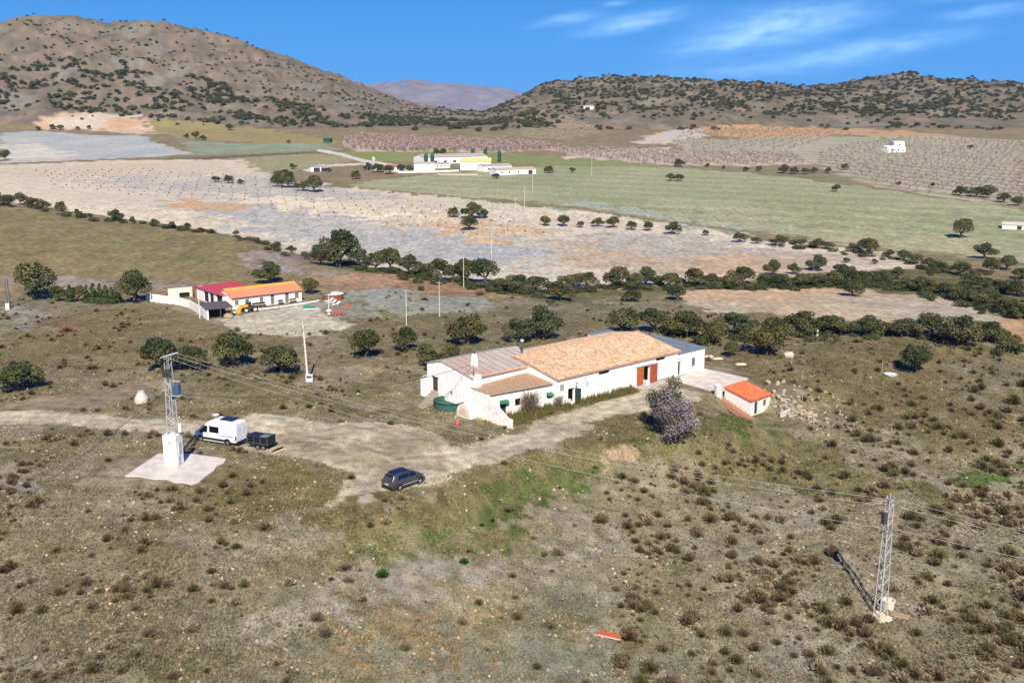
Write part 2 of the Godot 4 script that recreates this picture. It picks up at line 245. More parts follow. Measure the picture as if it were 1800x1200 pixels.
func ground_colour(x: float, d: float, h: float, steep: float) -> Vector3:
	var c: Vector3
	var p1 := n_patch.get_noise_2d(x, d)
	var p2 := n_blot.get_noise_2d(x / 28.0, d / 28.0)
	var p3 := n_fine.get_noise_2d(x * 1.7 + 300.0, d * 1.7)
	if d > 640.0 and (h > 36.0 or d > 850.0) and d < 3000.0:
		# dry scrub hillside: brown and grey soil, pale rock streaks down the slope
		var left := x < 20.0
		c = lin(122, 111, 96) if left else lin(116, 108, 94)
		c = c.lerp(lin(102, 98, 86) if left else lin(102, 97, 82), smoothstep(-0.15, 0.35, p2))
		c = c.lerp(lin(140, 124, 111) if left else lin(146, 124, 102), 0.8 * smoothstep(0.12, 0.5, n_blot.get_noise_2d(x / 60.0 + 9.0, h / 16.0 + d / 260.0)))
		c = c.lerp(lin(126, 126, 120), 0.7 * smoothstep(0.15, 0.45, n_blot.get_noise_2d(x / 90.0 + 40.0, d / 60.0)))
		c *= 1.0 + 0.25 * p1
	elif d > 200.0:
		c = lin(134, 120, 96).lerp(lin(120, 116, 86), smoothstep(-0.2, 0.3, p2)).lerp(lin(150, 132, 110), smoothstep(0.1, 0.5, p1) * 0.6)
	else:
		var below := smoothstep(0.0, 22.0, look(edge_tab, x, -110.0, 2.0) - d)
		var soil := lin(150, 136, 119).lerp(lin(152, 140, 125), below)
		var turf := lin(127, 115, 88).lerp(lin(132, 123, 101), below)
		c = soil.lerp(turf, smoothstep(-0.25, 0.25, p1 + 0.4 * p2 + 0.25))
		c = c.lerp(lin(110, 106, 72), 0.65 * smoothstep(0.08, 0.4, n_blot.get_noise_2d(x / 16.0 + 70.0, d / 16.0)))
		c = c.lerp(lin(156, 138, 115), 0.5 * smoothstep(0.1, 0.45, n_blot.get_noise_2d(x / 13.0 + 20.0, d / 13.0 + 50.0)))
		c = c.lerp(lin(140, 138, 128), 0.4 * below * smoothstep(0.0, 0.4, n_blot.get_noise_2d(x / 20.0 + 120.0, d / 9.0)))
		c = c.lerp(lin(150, 128, 96), 0.4 * below * smoothstep(0.22, 0.5, n_blot.get_noise_2d(x / 9.0 - 20.0, d / 6.0)))
	var jx := n_patch.get_noise_2d(x * 0.7 + 500.0, d * 0.7)
	var jd := n_patch.get_noise_2d(x * 0.7, d * 0.7 + 500.0)
	var js := n_fine.get_noise_2d(x + 90.0, d)
	var jk := 0.35 if d < 210.0 else 0.08
	var list := f_near if d < 210.0 else f_far
	for i in list:
		if not f_rect[i].has_point(Vector2(x, d)):
			continue
		var q := f_par[i]
		var pt := Vector2(x + (jx + js * jk) * q[1] * 2.0, d + (jd - js * jk) * q[1] * 2.0)
		if not Geometry2D.is_point_in_polygon(pt, f_poly[i]):
			continue
		var t := n_blot.get_noise_2d(x * q[0] + i * 7.3, d * q[0])
		var w := 1.0
		if q[2] < 1.0:
			w = smoothstep(q[2] - 0.5 - 0.26, q[2] - 0.5 + 0.26, q[2] * 2.0 - 1.0 - (t + (0.6 if d < 210.0 else 0.12) * p1) * 0.9 + 0.12)
		var fc := f_a[i].lerp(f_b[i], smoothstep(-0.5, 0.5, n_blot.get_noise_2d(x * q[0] * 1.4 - i * 3.1, d * q[0] * 1.4 + 31.0)))
		if q[5] > 0.0:
			var s := sin(TAU * (x * q[3] + d * q[4] + jx * 2.0) / q[5])
			fc *= 1.0 - q[6] * s
		c = c.lerp(fc, w)
	if d < 210.0:
		var grey := (c.x + c.y + c.z) / 3.0
		c = c.lerp(Vector3(grey * 1.0, grey, grey * 0.9), 0.25) * Vector3(0.97, 1.0, 0.9)
	else:
		c *= Vector3(1.0, 0.995, 0.94)
	if d < 150.0 and d > 85.0:
		var pt2 := Vector2(x, d)
		for i in ruts.size() - 1:
			var near := Geometry2D.get_closest_point_to_segment(pt2, ruts[i], ruts[i + 1])
			var far := near.distance_to(pt2) + 0.5 * js
			if far < 1.7:
				c = c.lerp(lin(202, 188, 166), 0.38 * (1.0 - smoothstep(0.1, 0.5, absf(far - 0.85))))
				c = c.lerp(lin(140, 130, 100), 0.35 * (1.0 - smoothstep(0.0, 0.45, far)))
	if d < 400.0:
		c *= 1.0 + 0.28 * p3 + 0.25 * p1
	else:
		c *= 1.0 + 0.07 * p1
	return c

var row_d := PackedFloat32Array()
var col_x := PackedFloat32Array()
var rows_out := []

func ground_row(r: int) -> void:
	var d := row_d[r]
	var n := col_x.size()
	var v := PackedVector3Array(); v.resize(n)
	var c := PackedColorArray(); c.resize(n)
	var reach := 0.75 * maxf(d, 0.0) + 90.0
	for k in n:
		var x := col_x[k]
		if absf(x) > reach * 1.1 + 20.0:
			v[k] = Vector3(x, 0, -d)
			continue
		var h := ground(x, d)
		v[k] = Vector3(x, h, -d)
		var q := ground_colour(x, d, h, 0.0)
		c[k] = Color(q.x * GROUND_GAIN, q.y * GROUND_GAIN, q.z * GROUND_GAIN)
	rows_out[r] = [v, c]

const GROUND_GAIN := 1.42

func build_ground() -> void:
	var d := -60.0
	while d < 9000.0:
		row_d.append(d)
		d += 8.0 if d < 60.0 else maxf(0.4, (d - 60.0) * 0.0035 + 0.38) if d < 140.0 else d * 0.0068
	var x := 0.0
	var half := PackedFloat32Array()
	while x < 6800.0:
		half.append(x)
		x += 0.45 + maxf(0.0, x - 46.0) * 0.0135
	for i in range(half.size() - 1, 0, -1):
		col_x.append(-half[i])
	for i in half.size():
		col_x.append(half[i])
	rows_out.resize(row_d.size())
	var job := WorkerThreadPool.add_group_task(ground_row, row_d.size())
	WorkerThreadPool.wait_for_group_task_completion(job)
	var nc := col_x.size()
	var verts := PackedVector3Array()
	var cols := PackedColorArray()
	for r in row_d.size():
		verts.append_array(rows_out[r][0])
		cols.append_array(rows_out[r][1])
	rows_out.clear()
	var norms := PackedVector3Array(); norms.resize(verts.size()); norms.fill(Vector3.UP)
	var idx := PackedInt32Array()
	for r in row_d.size() - 1:
		var reach := 0.75 * maxf(row_d[r], 0.0) + 90.0
		for k in nc - 1:
			if col_x[k] < -reach or col_x[k + 1] > reach:
				continue
			var a := r * nc + k
			idx.append_array(PackedInt32Array([a, a + nc, a + 1, a + 1, a + nc, a + nc + 1]))
	# only the vertices that are used, with smooth normals from the height differences
	for r in range(1, row_d.size() - 1):
		for k in range(1, nc - 1):
			var a := r * nc + k
			var gx := (verts[a + 1].y - verts[a - 1].y) / (col_x[k + 1] - col_x[k - 1])
			var gd := (verts[a + nc].y - verts[a - nc].y) / (row_d[r + 1] - row_d[r - 1])
			norms[a] = Vector3(-gx, 1.0, gd).normalized()
	var arrays := []
	arrays.resize(Mesh.ARRAY_MAX)
	arrays[Mesh.ARRAY_VERTEX] = verts
	arrays[Mesh.ARRAY_NORMAL] = norms
	arrays[Mesh.ARRAY_COLOR] = cols
	arrays[Mesh.ARRAY_INDEX] = idx
	var me := ArrayMesh.new()
	me.add_surface_from_arrays(Mesh.PRIMITIVE_TRIANGLES, arrays)
	var o := MeshInstance3D.new()
	o.name = "ground"
	o.mesh = me
	o.material_override = ground_material()
	o.set_meta("kind", "structure")
	o.set_meta("label", "dry valley ground of tilled fields, pasture, dirt tracks and hills")
	add_child(o, true)

# ---------- mesh and object helpers ----------
class Shape:
	var v := PackedVector3Array()
	var n := PackedVector3Array()
	var c := PackedColorArray()
	var u := PackedVector2Array()
	var tint := Color.WHITE
	func tri(a: Vector3, b: Vector3, d: Vector3, out := Vector3.ZERO) -> void:
		var g := (b - a).cross(d - a)
		if g.length_squared() < 1e-14:
			return
		if out != Vector3.ZERO and g.dot(out) < 0.0:
			g = -g
			var t := b
			b = d
			d = t
		g = g.normalized()
		# clockwise is the front
		v.append(a); v.append(d); v.append(b)
		for i in 3:
			n.append(g); c.append(tint); u.append(Vector2.ZERO)
	func quad(a: Vector3, b: Vector3, d: Vector3, e: Vector3, out := Vector3.ZERO) -> void:
		tri(a, b, d, out)
		tri(a, d, e, out)
	func box(at: Vector3, size: Vector3, turn := Basis()) -> void:
		var h := size / 2.0
		for ax in 3:
			for s in [-1.0, 1.0]:
				var o := Vector3.ZERO
				o[ax] = s
				var p := Vector3.ZERO
				var q := Vector3.ZERO
				p[(ax + 1) % 3] = 1.0
				q[(ax + 2) % 3] = 1.0
				var m := o * h
				quad(at + turn * (m - p * h - q * h), at + turn * (m + p * h - q * h), at + turn * (m + p * h + q * h), at + turn * (m - p * h + q * h), turn * o)
	func tube(a: Vector3, b: Vector3, ra: float, rb: float, seg := 8, caps := true) -> void:
		var ax := (b - a).normalized()
		var p := ax.cross(Vector3.UP if absf(ax.y) < 0.9 else Vector3.RIGHT).normalized()
		var q := ax.cross(p)
		for i in seg:
			var t0 := TAU * i / seg
			var t1 := TAU * (i + 1) / seg
			var e0 := p * cos(t0) + q * sin(t0)
			var e1 := p * cos(t1) + q * sin(t1)
			var k := v.size()
			quad(a + e0 * ra, a + e1 * ra, b + e1 * rb, b + e0 * rb, e0 + e1)
			for j in range(k, v.size()):
				var w := v[j] - a
				n[j] = (w - ax * w.dot(ax)).normalized() if (w - ax * w.dot(ax)).length() > 1e-6 else n[j]
			if caps:
				tri(a, a + e0 * ra, a + e1 * ra, -ax)
				tri(b, b + e0 * rb, b + e1 * rb, ax)
	func lathe(prof: Array, seg := 16, at := Vector3.ZERO) -> void:
		# prof: Vector2(radius, height) from bottom to top
		for k in prof.size() - 1:
			var a: Vector2 = prof[k]
			var b: Vector2 = prof[k + 1]
			for i in seg:
				var t0 := TAU * i / seg
				var t1 := TAU * (i + 1) / seg
				var e0 := Vector3(cos(t0), 0, sin(t0))
				var e1 := Vector3(cos(t1), 0, sin(t1))
				var out := (e0 + e1) * (b.y - a.y) + Vector3.UP * (a.x - b.x) * 2.0
				quad(at + e0 * a.x + Vector3.UP * a.y, at + e1 * a.x + Vector3.UP * a.y, at + e1 * b.x + Vector3.UP * b.y, at + e0 * b.x + Vector3.UP * b.y, out if out.length() > 1e-6 else Vector3.UP)
	func prism(pts: Array, z0: float, z1: float) -> void:
		# outline in x,y pushed from z0 to z1
		var pg := PackedVector2Array(pts)
		var ids := Geometry2D.triangulate_polygon(pg)
		for i in range(0, ids.size(), 3):
			var a := pg[ids[i]]
			var b := pg[ids[i + 1]]
			var d := pg[ids[i + 2]]
			tri(Vector3(a.x, a.y, z1), Vector3(b.x, b.y, z1), Vector3(d.x, d.y, z1), Vector3(0, 0, z1 - z0))
			tri(Vector3(a.x, a.y, z0), Vector3(b.x, b.y, z0), Vector3(d.x, d.y, z0), Vector3(0, 0, z0 - z1))
		var cw := Geometry2D.is_polygon_clockwise(pg)
		for i in pg.size():
			var a := pg[i]
			var b := pg[(i + 1) % pg.size()]
			var e := b - a
			var o := Vector3(e.y, -e.x, 0) if not cw else Vector3(-e.y, e.x, 0)
			if o.length() > 1e-6:
				quad(Vector3(a.x, a.y, z0), Vector3(b.x, b.y, z0), Vector3(b.x, b.y, z1), Vector3(a.x, a.y, z1), o)
	func ball(at: Vector3, r: Vector3, rings := 6, seg := 8, rnd: RandomNumberGenerator = null, rough := 0.0) -> void:
		var pts := []
		for i in rings + 1:
			var row := []
			var ph := PI * i / rings
			for j in seg:
				var th := TAU * j / seg
				var k := 1.0
				if rnd and i > 0 and i < rings:
					k += rnd.randf_range(-rough, rough)
				row.append(at + Vector3(sin(ph) * cos(th), cos(ph), sin(ph) * sin(th)) * r * k)
			pts.append(row)
		for i in rings:
			for j in seg:
				var j2 := (j + 1) % seg
				var o: Vector3 = (pts[i][j] + pts[i + 1][j2]) / 2.0 - at
				quad(pts[i][j], pts[i][j2], pts[i + 1][j2], pts[i + 1][j], o)
	func mesh() -> ArrayMesh:
		var a := []
		a.resize(Mesh.ARRAY_MAX)
		a[Mesh.ARRAY_VERTEX] = v
		a[Mesh.ARRAY_NORMAL] = n
		a[Mesh.ARRAY_COLOR] = c
		var m := ArrayMesh.new()
		if v.size() > 0:
			m.add_surface_from_arrays(Mesh.PRIMITIVE_TRIANGLES, a)
		return m

var taken := {}
func numbered(called: String) -> String:
	var k: int = taken.get(called, 0)
	taken[called] = k + 1
	return called if k == 0 else "%s_%03d" % [called, k]

func tag(o: Node3D, label: String, category: String, group := "") -> Node3D:
	o.set_meta("label", label)
	o.set_meta("category", category)
	if group != "":
		o.set_meta("group", group)
	return o

func thing(called: String, label: String, category: String, at: Vector3, turn := 0.0, group := "") -> Node3D:
	var o := Node3D.new()
	o.name = numbered(called)
	add_child(o)
	o.position = at
	o.rotation.y = deg_to_rad(turn)
	tag(o, label, category, group)
	return o

func obj(called: String, m: Mesh, mat: Material, parent: Node3D, at := Vector3.ZERO) -> MeshInstance3D:
	var o := MeshInstance3D.new()
	o.name = numbered(called) if parent == self else called
	o.mesh = m
	o.material_override = mat
	o.position = at
	parent.add_child(o, true)
	return o

func structure(called: String, label: String, m: Mesh, mat: Material) -> MeshInstance3D:
	var o := obj(called, m, mat, self)
	o.set_meta("kind", "structure")
	o.set_meta("label", label)
	return o

func box_part(called: String, at: Vector3, size: Vector3, mat: Material, parent: Node3D, turn := Basis()) -> MeshInstance3D:
	var s := Shape.new()
	s.box(at, size, turn)
	return obj(called, s.mesh(), mat, parent)

func paint(r: float, g: float, b: float, rough := 0.8, metal := 0.0) -> StandardMaterial3D:
	var m := StandardMaterial3D.new()
	m.albedo_color = Color(r / 255.0, g / 255.0, b / 255.0)
	m.roughness = rough
	m.metallic = metal
	return m

var grain := {}
var worn_made := {}

func worn(r: float, g: float, b: float, r2: float, g2: float, b2: float, size := 2.0, seed_no := 1, rough := 0.9, bias := 0.5, bump := 0.6, stretch := 1.0) -> StandardMaterial3D:
	# a base colour broken up by patches of a second colour, with fine grain
	var key := "%s" % [[r, g, b, r2, g2, b2, size, rough, bias, bump, stretch]]
	if worn_made.has(key):
		return worn_made[key]
	var which := seed_no % 4
	if not grain.has(which):
		var n := FastNoiseLite.new(); n.seed = which + 60; n.frequency = 0.016; n.fractal_octaves = 6; n.fractal_gain = 0.6
		var made := n.get_seamless_image(256, 256)
		grain[which] = [made, ImageTexture.create_from_image(made)]
	var im: Image = grain[which][0]
	var d := im.get_data()
	var o := PackedByteArray(); o.resize(256 * 256 * 3)
	for i in 256 * 256:
		var t := smoothstep(bias - 0.22, bias + 0.22, d[i] / 255.0)
		o[i * 3] = int(lerpf(r2, r, t)); o[i * 3 + 1] = int(lerpf(g2, g, t)); o[i * 3 + 2] = int(lerpf(b2, b, t))
	var m := StandardMaterial3D.new()
	m.albedo_texture = ImageTexture.create_from_image(Image.create_from_data(256, 256, false, Image.FORMAT_RGB8, o))
	m.uv1_triplanar = true
	m.uv1_scale = Vector3(1.0 / size, stretch / size, 1.0 / size)
	m.roughness = rough
	m.heightmap_enabled = true
	m.heightmap_texture = grain[which][1]
	m.heightmap_scale = bump
	worn_made[key] = m
	return m

func glass() -> StandardMaterial3D:
	return paint(16, 20, 26, 0.08)

func at(x: float, z: float, up := 0.0) -> Vector3:
	return Vector3(x, ground(x, -z) + up, z)

func scatter(called: String, m: Mesh, mat: Material, where: Array, cols: PackedColorArray, label: String) -> void:
	# uncountable small growth and gravel, one object
	var mm := MultiMesh.new()
	mm.transform_format = MultiMesh.TRANSFORM_3D
	mm.use_colors = true
	mm.mesh = m
	mm.instance_count = where.size()
	var buf := PackedFloat32Array()
	buf.resize(where.size() * 16)
	var k := 0
	for i in where.size():
		var t: Transform3D = where[i]
		var b := t.basis
		buf[k] = b.x.x; buf[k + 1] = b.y.x; buf[k + 2] = b.z.x; buf[k + 3] = t.origin.x
		buf[k + 4] = b.x.y; buf[k + 5] = b.y.y; buf[k + 6] = b.z.y; buf[k + 7] = t.origin.y
		buf[k + 8] = b.x.z; buf[k + 9] = b.y.z; buf[k + 10] = b.z.z; buf[k + 11] = t.origin.z
		var c := cols[i]
		buf[k + 12] = c.r; buf[k + 13] = c.g; buf[k + 14] = c.b; buf[k + 15] = 1.0
		k += 16
	mm.buffer = buf
	var o := MultiMeshInstance3D.new()
	o.name = numbered(called)
	o.multimesh = mm
	o.material_override = mat
	o.set_meta("kind", "stuff")
	o.set_meta("label", label)
	add_child(o, true)

func ground_material() -> StandardMaterial3D:
	var n := 1024
	var a := FastNoiseLite.new(); a.seed = 3; a.frequency = 0.012; a.fractal_octaves = 5
	var b := FastNoiseLite.new(); b.seed = 9; b.noise_type = FastNoiseLite.TYPE_CELLULAR; b.frequency = 0.06; b.cellular_return_type = FastNoiseLite.RETURN_DISTANCE; b.fractal_type = FastNoiseLite.FRACTAL_NONE
	var g := FastNoiseLite.new(); g.seed = 14; g.frequency = 0.09; g.fractal_octaves = 3
	var e := FastNoiseLite.new(); e.seed = 41; e.frequency = 0.03; e.fractal_octaves = 4
	var ia := a.get_seamless_image(n, n).get_data()
	var ib := b.get_seamless_image(n, n).get_data()
	var ig := g.get_seamless_image(n, n).get_data()
	var ie := e.get_seamless_image(n, n).get_data()
	var out := PackedByteArray(); out.resize(n * n * 3)
	var hgt := PackedByteArray(); hgt.resize(n * n)
	var broad := PackedByteArray(); broad.resize(n * n)
	for i in n * n:
		var va := ia[i] / 255.0
		var vb := ib[i] / 255.0
		var vg := ig[i] / 255.0
		var ve := ie[i] / 255.0
		var v := 0.88 + (va - 0.5) * 0.26 + (vg - 0.5) * 0.34
		var r := v
		var gr := v
		var bl := v
		if vb < 0.16 and va > 0.45:      # pale stones
			var k := 0.22
			r += k; gr += k * 0.95; bl += k * 0.8
		if vg < 0.36 and ve < 0.5:       # dead stalks and dark clumps
			r *= 0.80; gr *= 0.80; bl *= 0.76
		var tint := (ve - 0.5) * 0.12    # here greener, there redder
		r += tint; gr -= tint * 0.25; bl -= tint * 0.2
		out[i * 3] = clampi(int(r * 255.0), 0, 255)
		out[i * 3 + 1] = clampi(int(gr * 255.0), 0, 255)
		out[i * 3 + 2] = clampi(int(bl * 255.0), 0, 255)
		broad[i] = clampi(int((0.96 + (va - 0.5) * 0.14 + (ve - 0.5) * 0.06) * 255.0), 0, 255)
		hgt[i] = clampi(int((vg * 0.6 + va * 0.3 + (0.25 if vb < 0.16 else 0.0)) * 255.0), 0, 255)
	var tex := ImageTexture.create_from_image(Image.create_from_data(n, n, false, Image.FORMAT_RGB8, out))
	var bump := ImageTexture.create_from_image(Image.create_from_data(n, n, false, Image.FORMAT_L8, hgt))
	var m := StandardMaterial3D.new()
	m.vertex_color_use_as_albedo = true
	m.albedo_texture = tex
	m.uv1_triplanar = true
	m.uv1_world_triplanar = true
	m.uv1_scale = Vector3.ONE / 23.0
	m.detail_enabled = true
	m.detail_albedo = ImageTexture.create_from_image(Image.create_from_data(n, n, false, Image.FORMAT_L8, broad))
	m.detail_blend_mode = BaseMaterial3D.BLEND_MODE_MUL
	m.detail_uv_layer = BaseMaterial3D.DETAIL_UV_2
	m.uv2_triplanar = true
	m.uv2_world_triplanar = true
	m.uv2_scale = Vector3.ONE / 71.0
	m.uv2_offset = Vector3(0.37, 0.11, 0.61)
	m.roughness = 0.95
	m.metallic_specular = 0.2
	m.heightmap_enabled = true
	m.heightmap_texture = bump
	m.heightmap_scale = 7.0
	return m

func sky_setup() -> void:
	var env := Environment.new()
	env.background_mode = Environment.BG_SKY
	var sm := ProceduralSkyMaterial.new()
	sm.sky_top_color = Color8(2, 56, 146)
	sm.sky_horizon_color = Color8(76, 160, 230)
	sm.sky_curve = 0.15
	sm.ground_horizon_color = Color8(130, 140, 150)
	sm.ground_bottom_color = Color8(110, 100, 88)
	sm.sun_angle_max = 8.0
	sm.energy_multiplier = 1.0
	# thin streaks of high cloud
	var w := 4096
	var hgt := 2048
	var im := Image.create(w, hgt, false, Image.FORMAT_RGBA8)
	im.fill(Color(1, 1, 1, 0))
	var n1 := FastNoiseLite.new(); n1.seed = 17; n1.frequency = 1.0; n1.fractal_octaves = 5
	var n2 := FastNoiseLite.new(); n2.seed = 3; n2.frequency = 1.0; n2.fractal_octaves = 4
	# azimuth (0 = north, right positive), height, half length, half width, slope, strength
	var veils := [[2.9, 4.95, 2.0, 0.28, 0.16, 0.5], [6.4, 4.75, 2.9, 0.42, 0.17, 0.75], [5.6, 5.75, 0.8, 0.14, 0.1, 0.5], [14.5, 4.6, 4.6, 0.95, 0.1, 0.7], [11.5, 3.6, 4.0, 0.6, 0.12, 0.42], [18.5, 3.2, 5.2, 0.5, 0.14, 0.6], [13.0, 2.3, 6.0, 0.45, 0.05, 0.3],
		[25.0, 5.95, 4.0, 0.34, 0.06, 0.8], [24.0, 4.9, 2.2, 0.3, 0.1, 0.5], [-30.0, 6.5, 6.0, 0.5, 0.1, 0.4], [45.0, 5.0, 9.0, 0.9, 0.1, 0.6], [70.0, 9.0, 16.0, 1.6, 0.08, 0.5], [-75.0, 8.0, 14.0, 1.2, 0.1, 0.4], [120.0, 10.0, 18.0, 1.5, 0.06, 0.5], [-130.0, 7.0, 20.0, 1.4, 0.08, 0.5], [170.0, 9.0, 14.0, 1.5, 0.05, 0.5], [20.0, 10.0, 12.0, 1.3, 0.1, 0.5]]
	for q in veils:
		var y0 := int((0.5 - (q[1] + q[3] * 2.2 + q[2] * q[4]) / 180.0) * hgt)
		var y1 := int((0.5 - maxf(0.3, q[1] - q[3] * 2.2 - q[2] * q[4]) / 180.0) * hgt)
		for y in range(maxi(y0, 0), y1):
			var el := (0.5 - (y + 0.5) / hgt) * 180.0
			for xx in range(int((q[0] - q[2] * 1.6) / 360.0 * w), int((q[0] + q[2] * 1.6) / 360.0 * w)):
				var az := (xx + 0.5) / w * 360.0
				var da: float = (az - q[0]) / q[2]
				var de: float = (el - q[1] - (az - q[0]) * q[4]) / q[3]
				var k: float = exp(-da * da * 1.6 - de * de * 1.3) * q[5]
				var s := el - az * 0.13
				var v := n1.get_noise_2d(az / 3.2, s / 0.55) * 0.75 + n2.get_noise_2d(az / 0.9, s / 0.3) * 0.3
				k *= clampf(0.68 + v * 0.75, 0.0, 1.2)
				if k < 0.008:
					continue
				var x := posmod(xx, w)
				var old := im.get_pixel(x, y).a
				im.set_pixel(x, y, Color(0.8, 0.86, 0.92, minf(0.8, old + k * 0.68)))
	sm.sky_cover = ImageTexture.create_from_image(im)
	sm.sky_cover_modulate = Color(1, 1, 1)
	var sky := Sky.new()
	sky.sky_material = sm
	env.sky = sky
	env.tonemap_mode = Environment.TONE_MAPPER_LINEAR
	env.tonemap_exposure = 1.4
	env.sdfgi_enabled = true
	env.ssao_enabled = true
	env.ssil_enabled = true
	env.fog_enabled = true
	env.fog_density = 0.00006
	env.fog_light_color = Color8(140, 175, 225)
	var we := WorldEnvironment.new()
	we.name = "world_environment"
	we.environment = env
	add_child(we)

func _ready() -> void:
	var cam := Camera3D.new()
	cam.name = "camera"
	cam.fov = rad_to_deg(2.0 * atan(600.0 / 1790.0))
	cam.position = Vector3(0, CAM_H, 0)
	cam.rotation_degrees = Vector3(-PITCH, 0, 0)
	cam.near = 1.0
	cam.far = 15000.0
	add_child(cam)
	cam.current = true
	sky_setup()
	var sun := DirectionalLight3D.new()
	sun.name = "sun"
	sun.light_energy = 1.6
	sun.light_color = Color(1.0, 0.955, 0.88)
	sun.light_angular_distance = 0.53
	sun.shadow_enabled = true
	sun.rotation_degrees = Vector3(-40, 4, 0)
	add_child(sun)
	terrain_setup()
	fields_setup()
	build_ground()
	build_trees()
	build_scrub()
	build_house()
	build_annexes()
	build_vehicles()
	build_power_line()
	build_left_farm()
	build_far_farms()
	build_small_things()
	count_alike()

# ---------- trees ----------
const ORDINAL := ["first", "second", "third", "fourth", "fifth", "sixth", "seventh", "eighth", "ninth", "tenth", "eleventh", "twelfth", "thirteenth", "fourteenth", "fifteenth", "sixteenth", "seventeenth", "eighteenth", "nineteenth", "twentieth"]
var leaf_mat: StandardMaterial3D
var bark_mat: StandardMaterial3D
var oak_trunks: Array[ArrayMesh] = []
var oak_crowns: Array[ArrayMesh] = []
var far_oak: Array[ArrayMesh] = []
var n_oaks := 0
var leaf_mats: Array[StandardMaterial3D] = []

func rgb(r: float, g: float, b: float) -> Color:
	return Color(r / 255.0, g / 255.0, b / 255.0).srgb_to_linear()

func leafy(s: Shape, blobs: Array, count: int, size: float, tones: Array, rnd: RandomNumberGenerator, inner := 0.62) -> void:
	# leaf-sized faces spread through the lobes of a crown
	var total := 0.0
	for b in blobs:
		total += b[1].x * b[1].z
	for b in blobs:
		var tone: Color = tones[rnd.randi() % tones.size()]
		var k := int(count * b[1].x * b[1].z / total)
		for i in k:
			var dir := Vector3(rnd.randfn(), rnd.randfn(), rnd.randfn()).normalized()
			if dir.y < -0.35 and rnd.randf() < 0.6:
				dir.y = -dir.y
			var p: Vector3 = b[0] + dir * b[1] * rnd.randf_range(inner, 1.04)
			var nrm := (dir + Vector3(rnd.randfn(), rnd.randfn() + 0.4, rnd.randfn()) * 0.55).normalized()
			var a := nrm.cross(Vector3(rnd.randfn(), rnd.randfn(), rnd.randfn())).normalized()
			var q := nrm.cross(a)
			var z := size * rnd.randf_range(0.6, 1.3)
			s.tint = tone * rnd.randf_range(0.72, 1.3)
			s.tri(p - a * z, p + q * z * 0.7, p + a * z, nrm)
			s.tri(p - a * z, p + a * z, p - q * z * 0.6, nrm)

func make_oaks() -> void:
	leaf_mat = StandardMaterial3D.new()
	leaf_mat.vertex_color_use_as_albedo = true
	leaf_mat.roughness = 0.75
	leaf_mat.metallic_specular = 0.3
	leaf_mat.cull_mode = BaseMaterial3D.CULL_DISABLED
	for c in [Color(1, 1, 1), Color(1, 0.96, 0.86), Color(0.93, 0.97, 0.92), Color(1, 1, 0.94)]:
		var m: StandardMaterial3D = leaf_mat.duplicate()
		m.albedo_color = c
		leaf_mats.append(m)
	bark_mat = paint(92, 80, 68, 0.95)
	var tones := [rgb(66, 74, 44), rgb(80, 84, 52), rgb(58, 66, 40), rgb(96, 96, 60), rgb(72, 76, 54), rgb(88, 84, 58)]
	for v in 7:
		var rnd := RandomNumberGenerator.new()
		rnd.seed = 100 + v
		var t := Shape.new()
		var top := Vector3(rnd.randf_range(-0.05, 0.05), 0.18, rnd.randf_range(-0.05, 0.05))
		t.tube(Vector3(0, -0.04, 0), Vector3(top.x * 0.4, 0.09, top.z * 0.4), 0.042, 0.032, 7, false)
		t.tube(Vector3(top.x * 0.4, 0.09, top.z * 0.4), top, 0.032, 0.026, 7, false)
		var blobs := []
		var n := 10 + v % 4
		for i in n:
			var an := TAU * i / n + rnd.randf_range(-0.3, 0.3)
			var rr := rnd.randf_range(0.16, 0.36)
			var c := Vector3(cos(an) * rr, rnd.randf_range(0.2, 0.4) + 0.2 * (1.0 - rr / 0.36), sin(an) * rr)
			var r := rnd.randf_range(0.12, 0.18)
			blobs.append([c, Vector3(r, r * rnd.randf_range(0.72, 0.95), r)])
			if i % 2 == 0:
				t.tube(top - Vector3(0, 0.03, 0), c - Vector3(0, r * 0.4, 0), 0.02, 0.007, 5, false)
		for i in 4:
			var r := rnd.randf_range(0.14, 0.19)
			blobs.append([Vector3(rnd.randf_range(-0.15, 0.15), rnd.randf_range(0.44, 0.56), rnd.randf_range(-0.15, 0.15)), Vector3(r, r * 0.75, r)])
		oak_trunks.append(t.mesh())
		var s := Shape.new()
		leafy(s, blobs, 2700, 0.027, tones, rnd)
		oak_crowns.append(s.mesh())
		if v < 4:
			var f := Shape.new()
			f.tint = rgb(70, 64, 52)
			f.tube(Vector3(0, -0.05, 0), Vector3(0, 0.3, 0), 0.04, 0.03, 5, false)
			leafy(f, blobs, 260, 0.075, tones, rnd, 0.75)
			far_oak.append(f.mesh())

func oak(x: float, z: float, width: float, label: String, group: String, rnd: RandomNumberGenerator, squash := 1.0) -> void:
	var t := thing("oak_tree", label, "tree", at(x, z, -0.05), rnd.randf_range(0, 360), group)
	t.scale = Vector3(width * rnd.randf_range(0.88, 1.14), width * squash * rnd.randf_range(0.82, 1.15), width * rnd.randf_range(0.88, 1.14)) * 1.14
	var v := rnd.randi() % oak_crowns.size()
	obj("trunk", oak_trunks[v], bark_mat, t)
	obj("crown", oak_crowns[v], leaf_mats[rnd.randi() % 4], t)
	n_oaks += 1

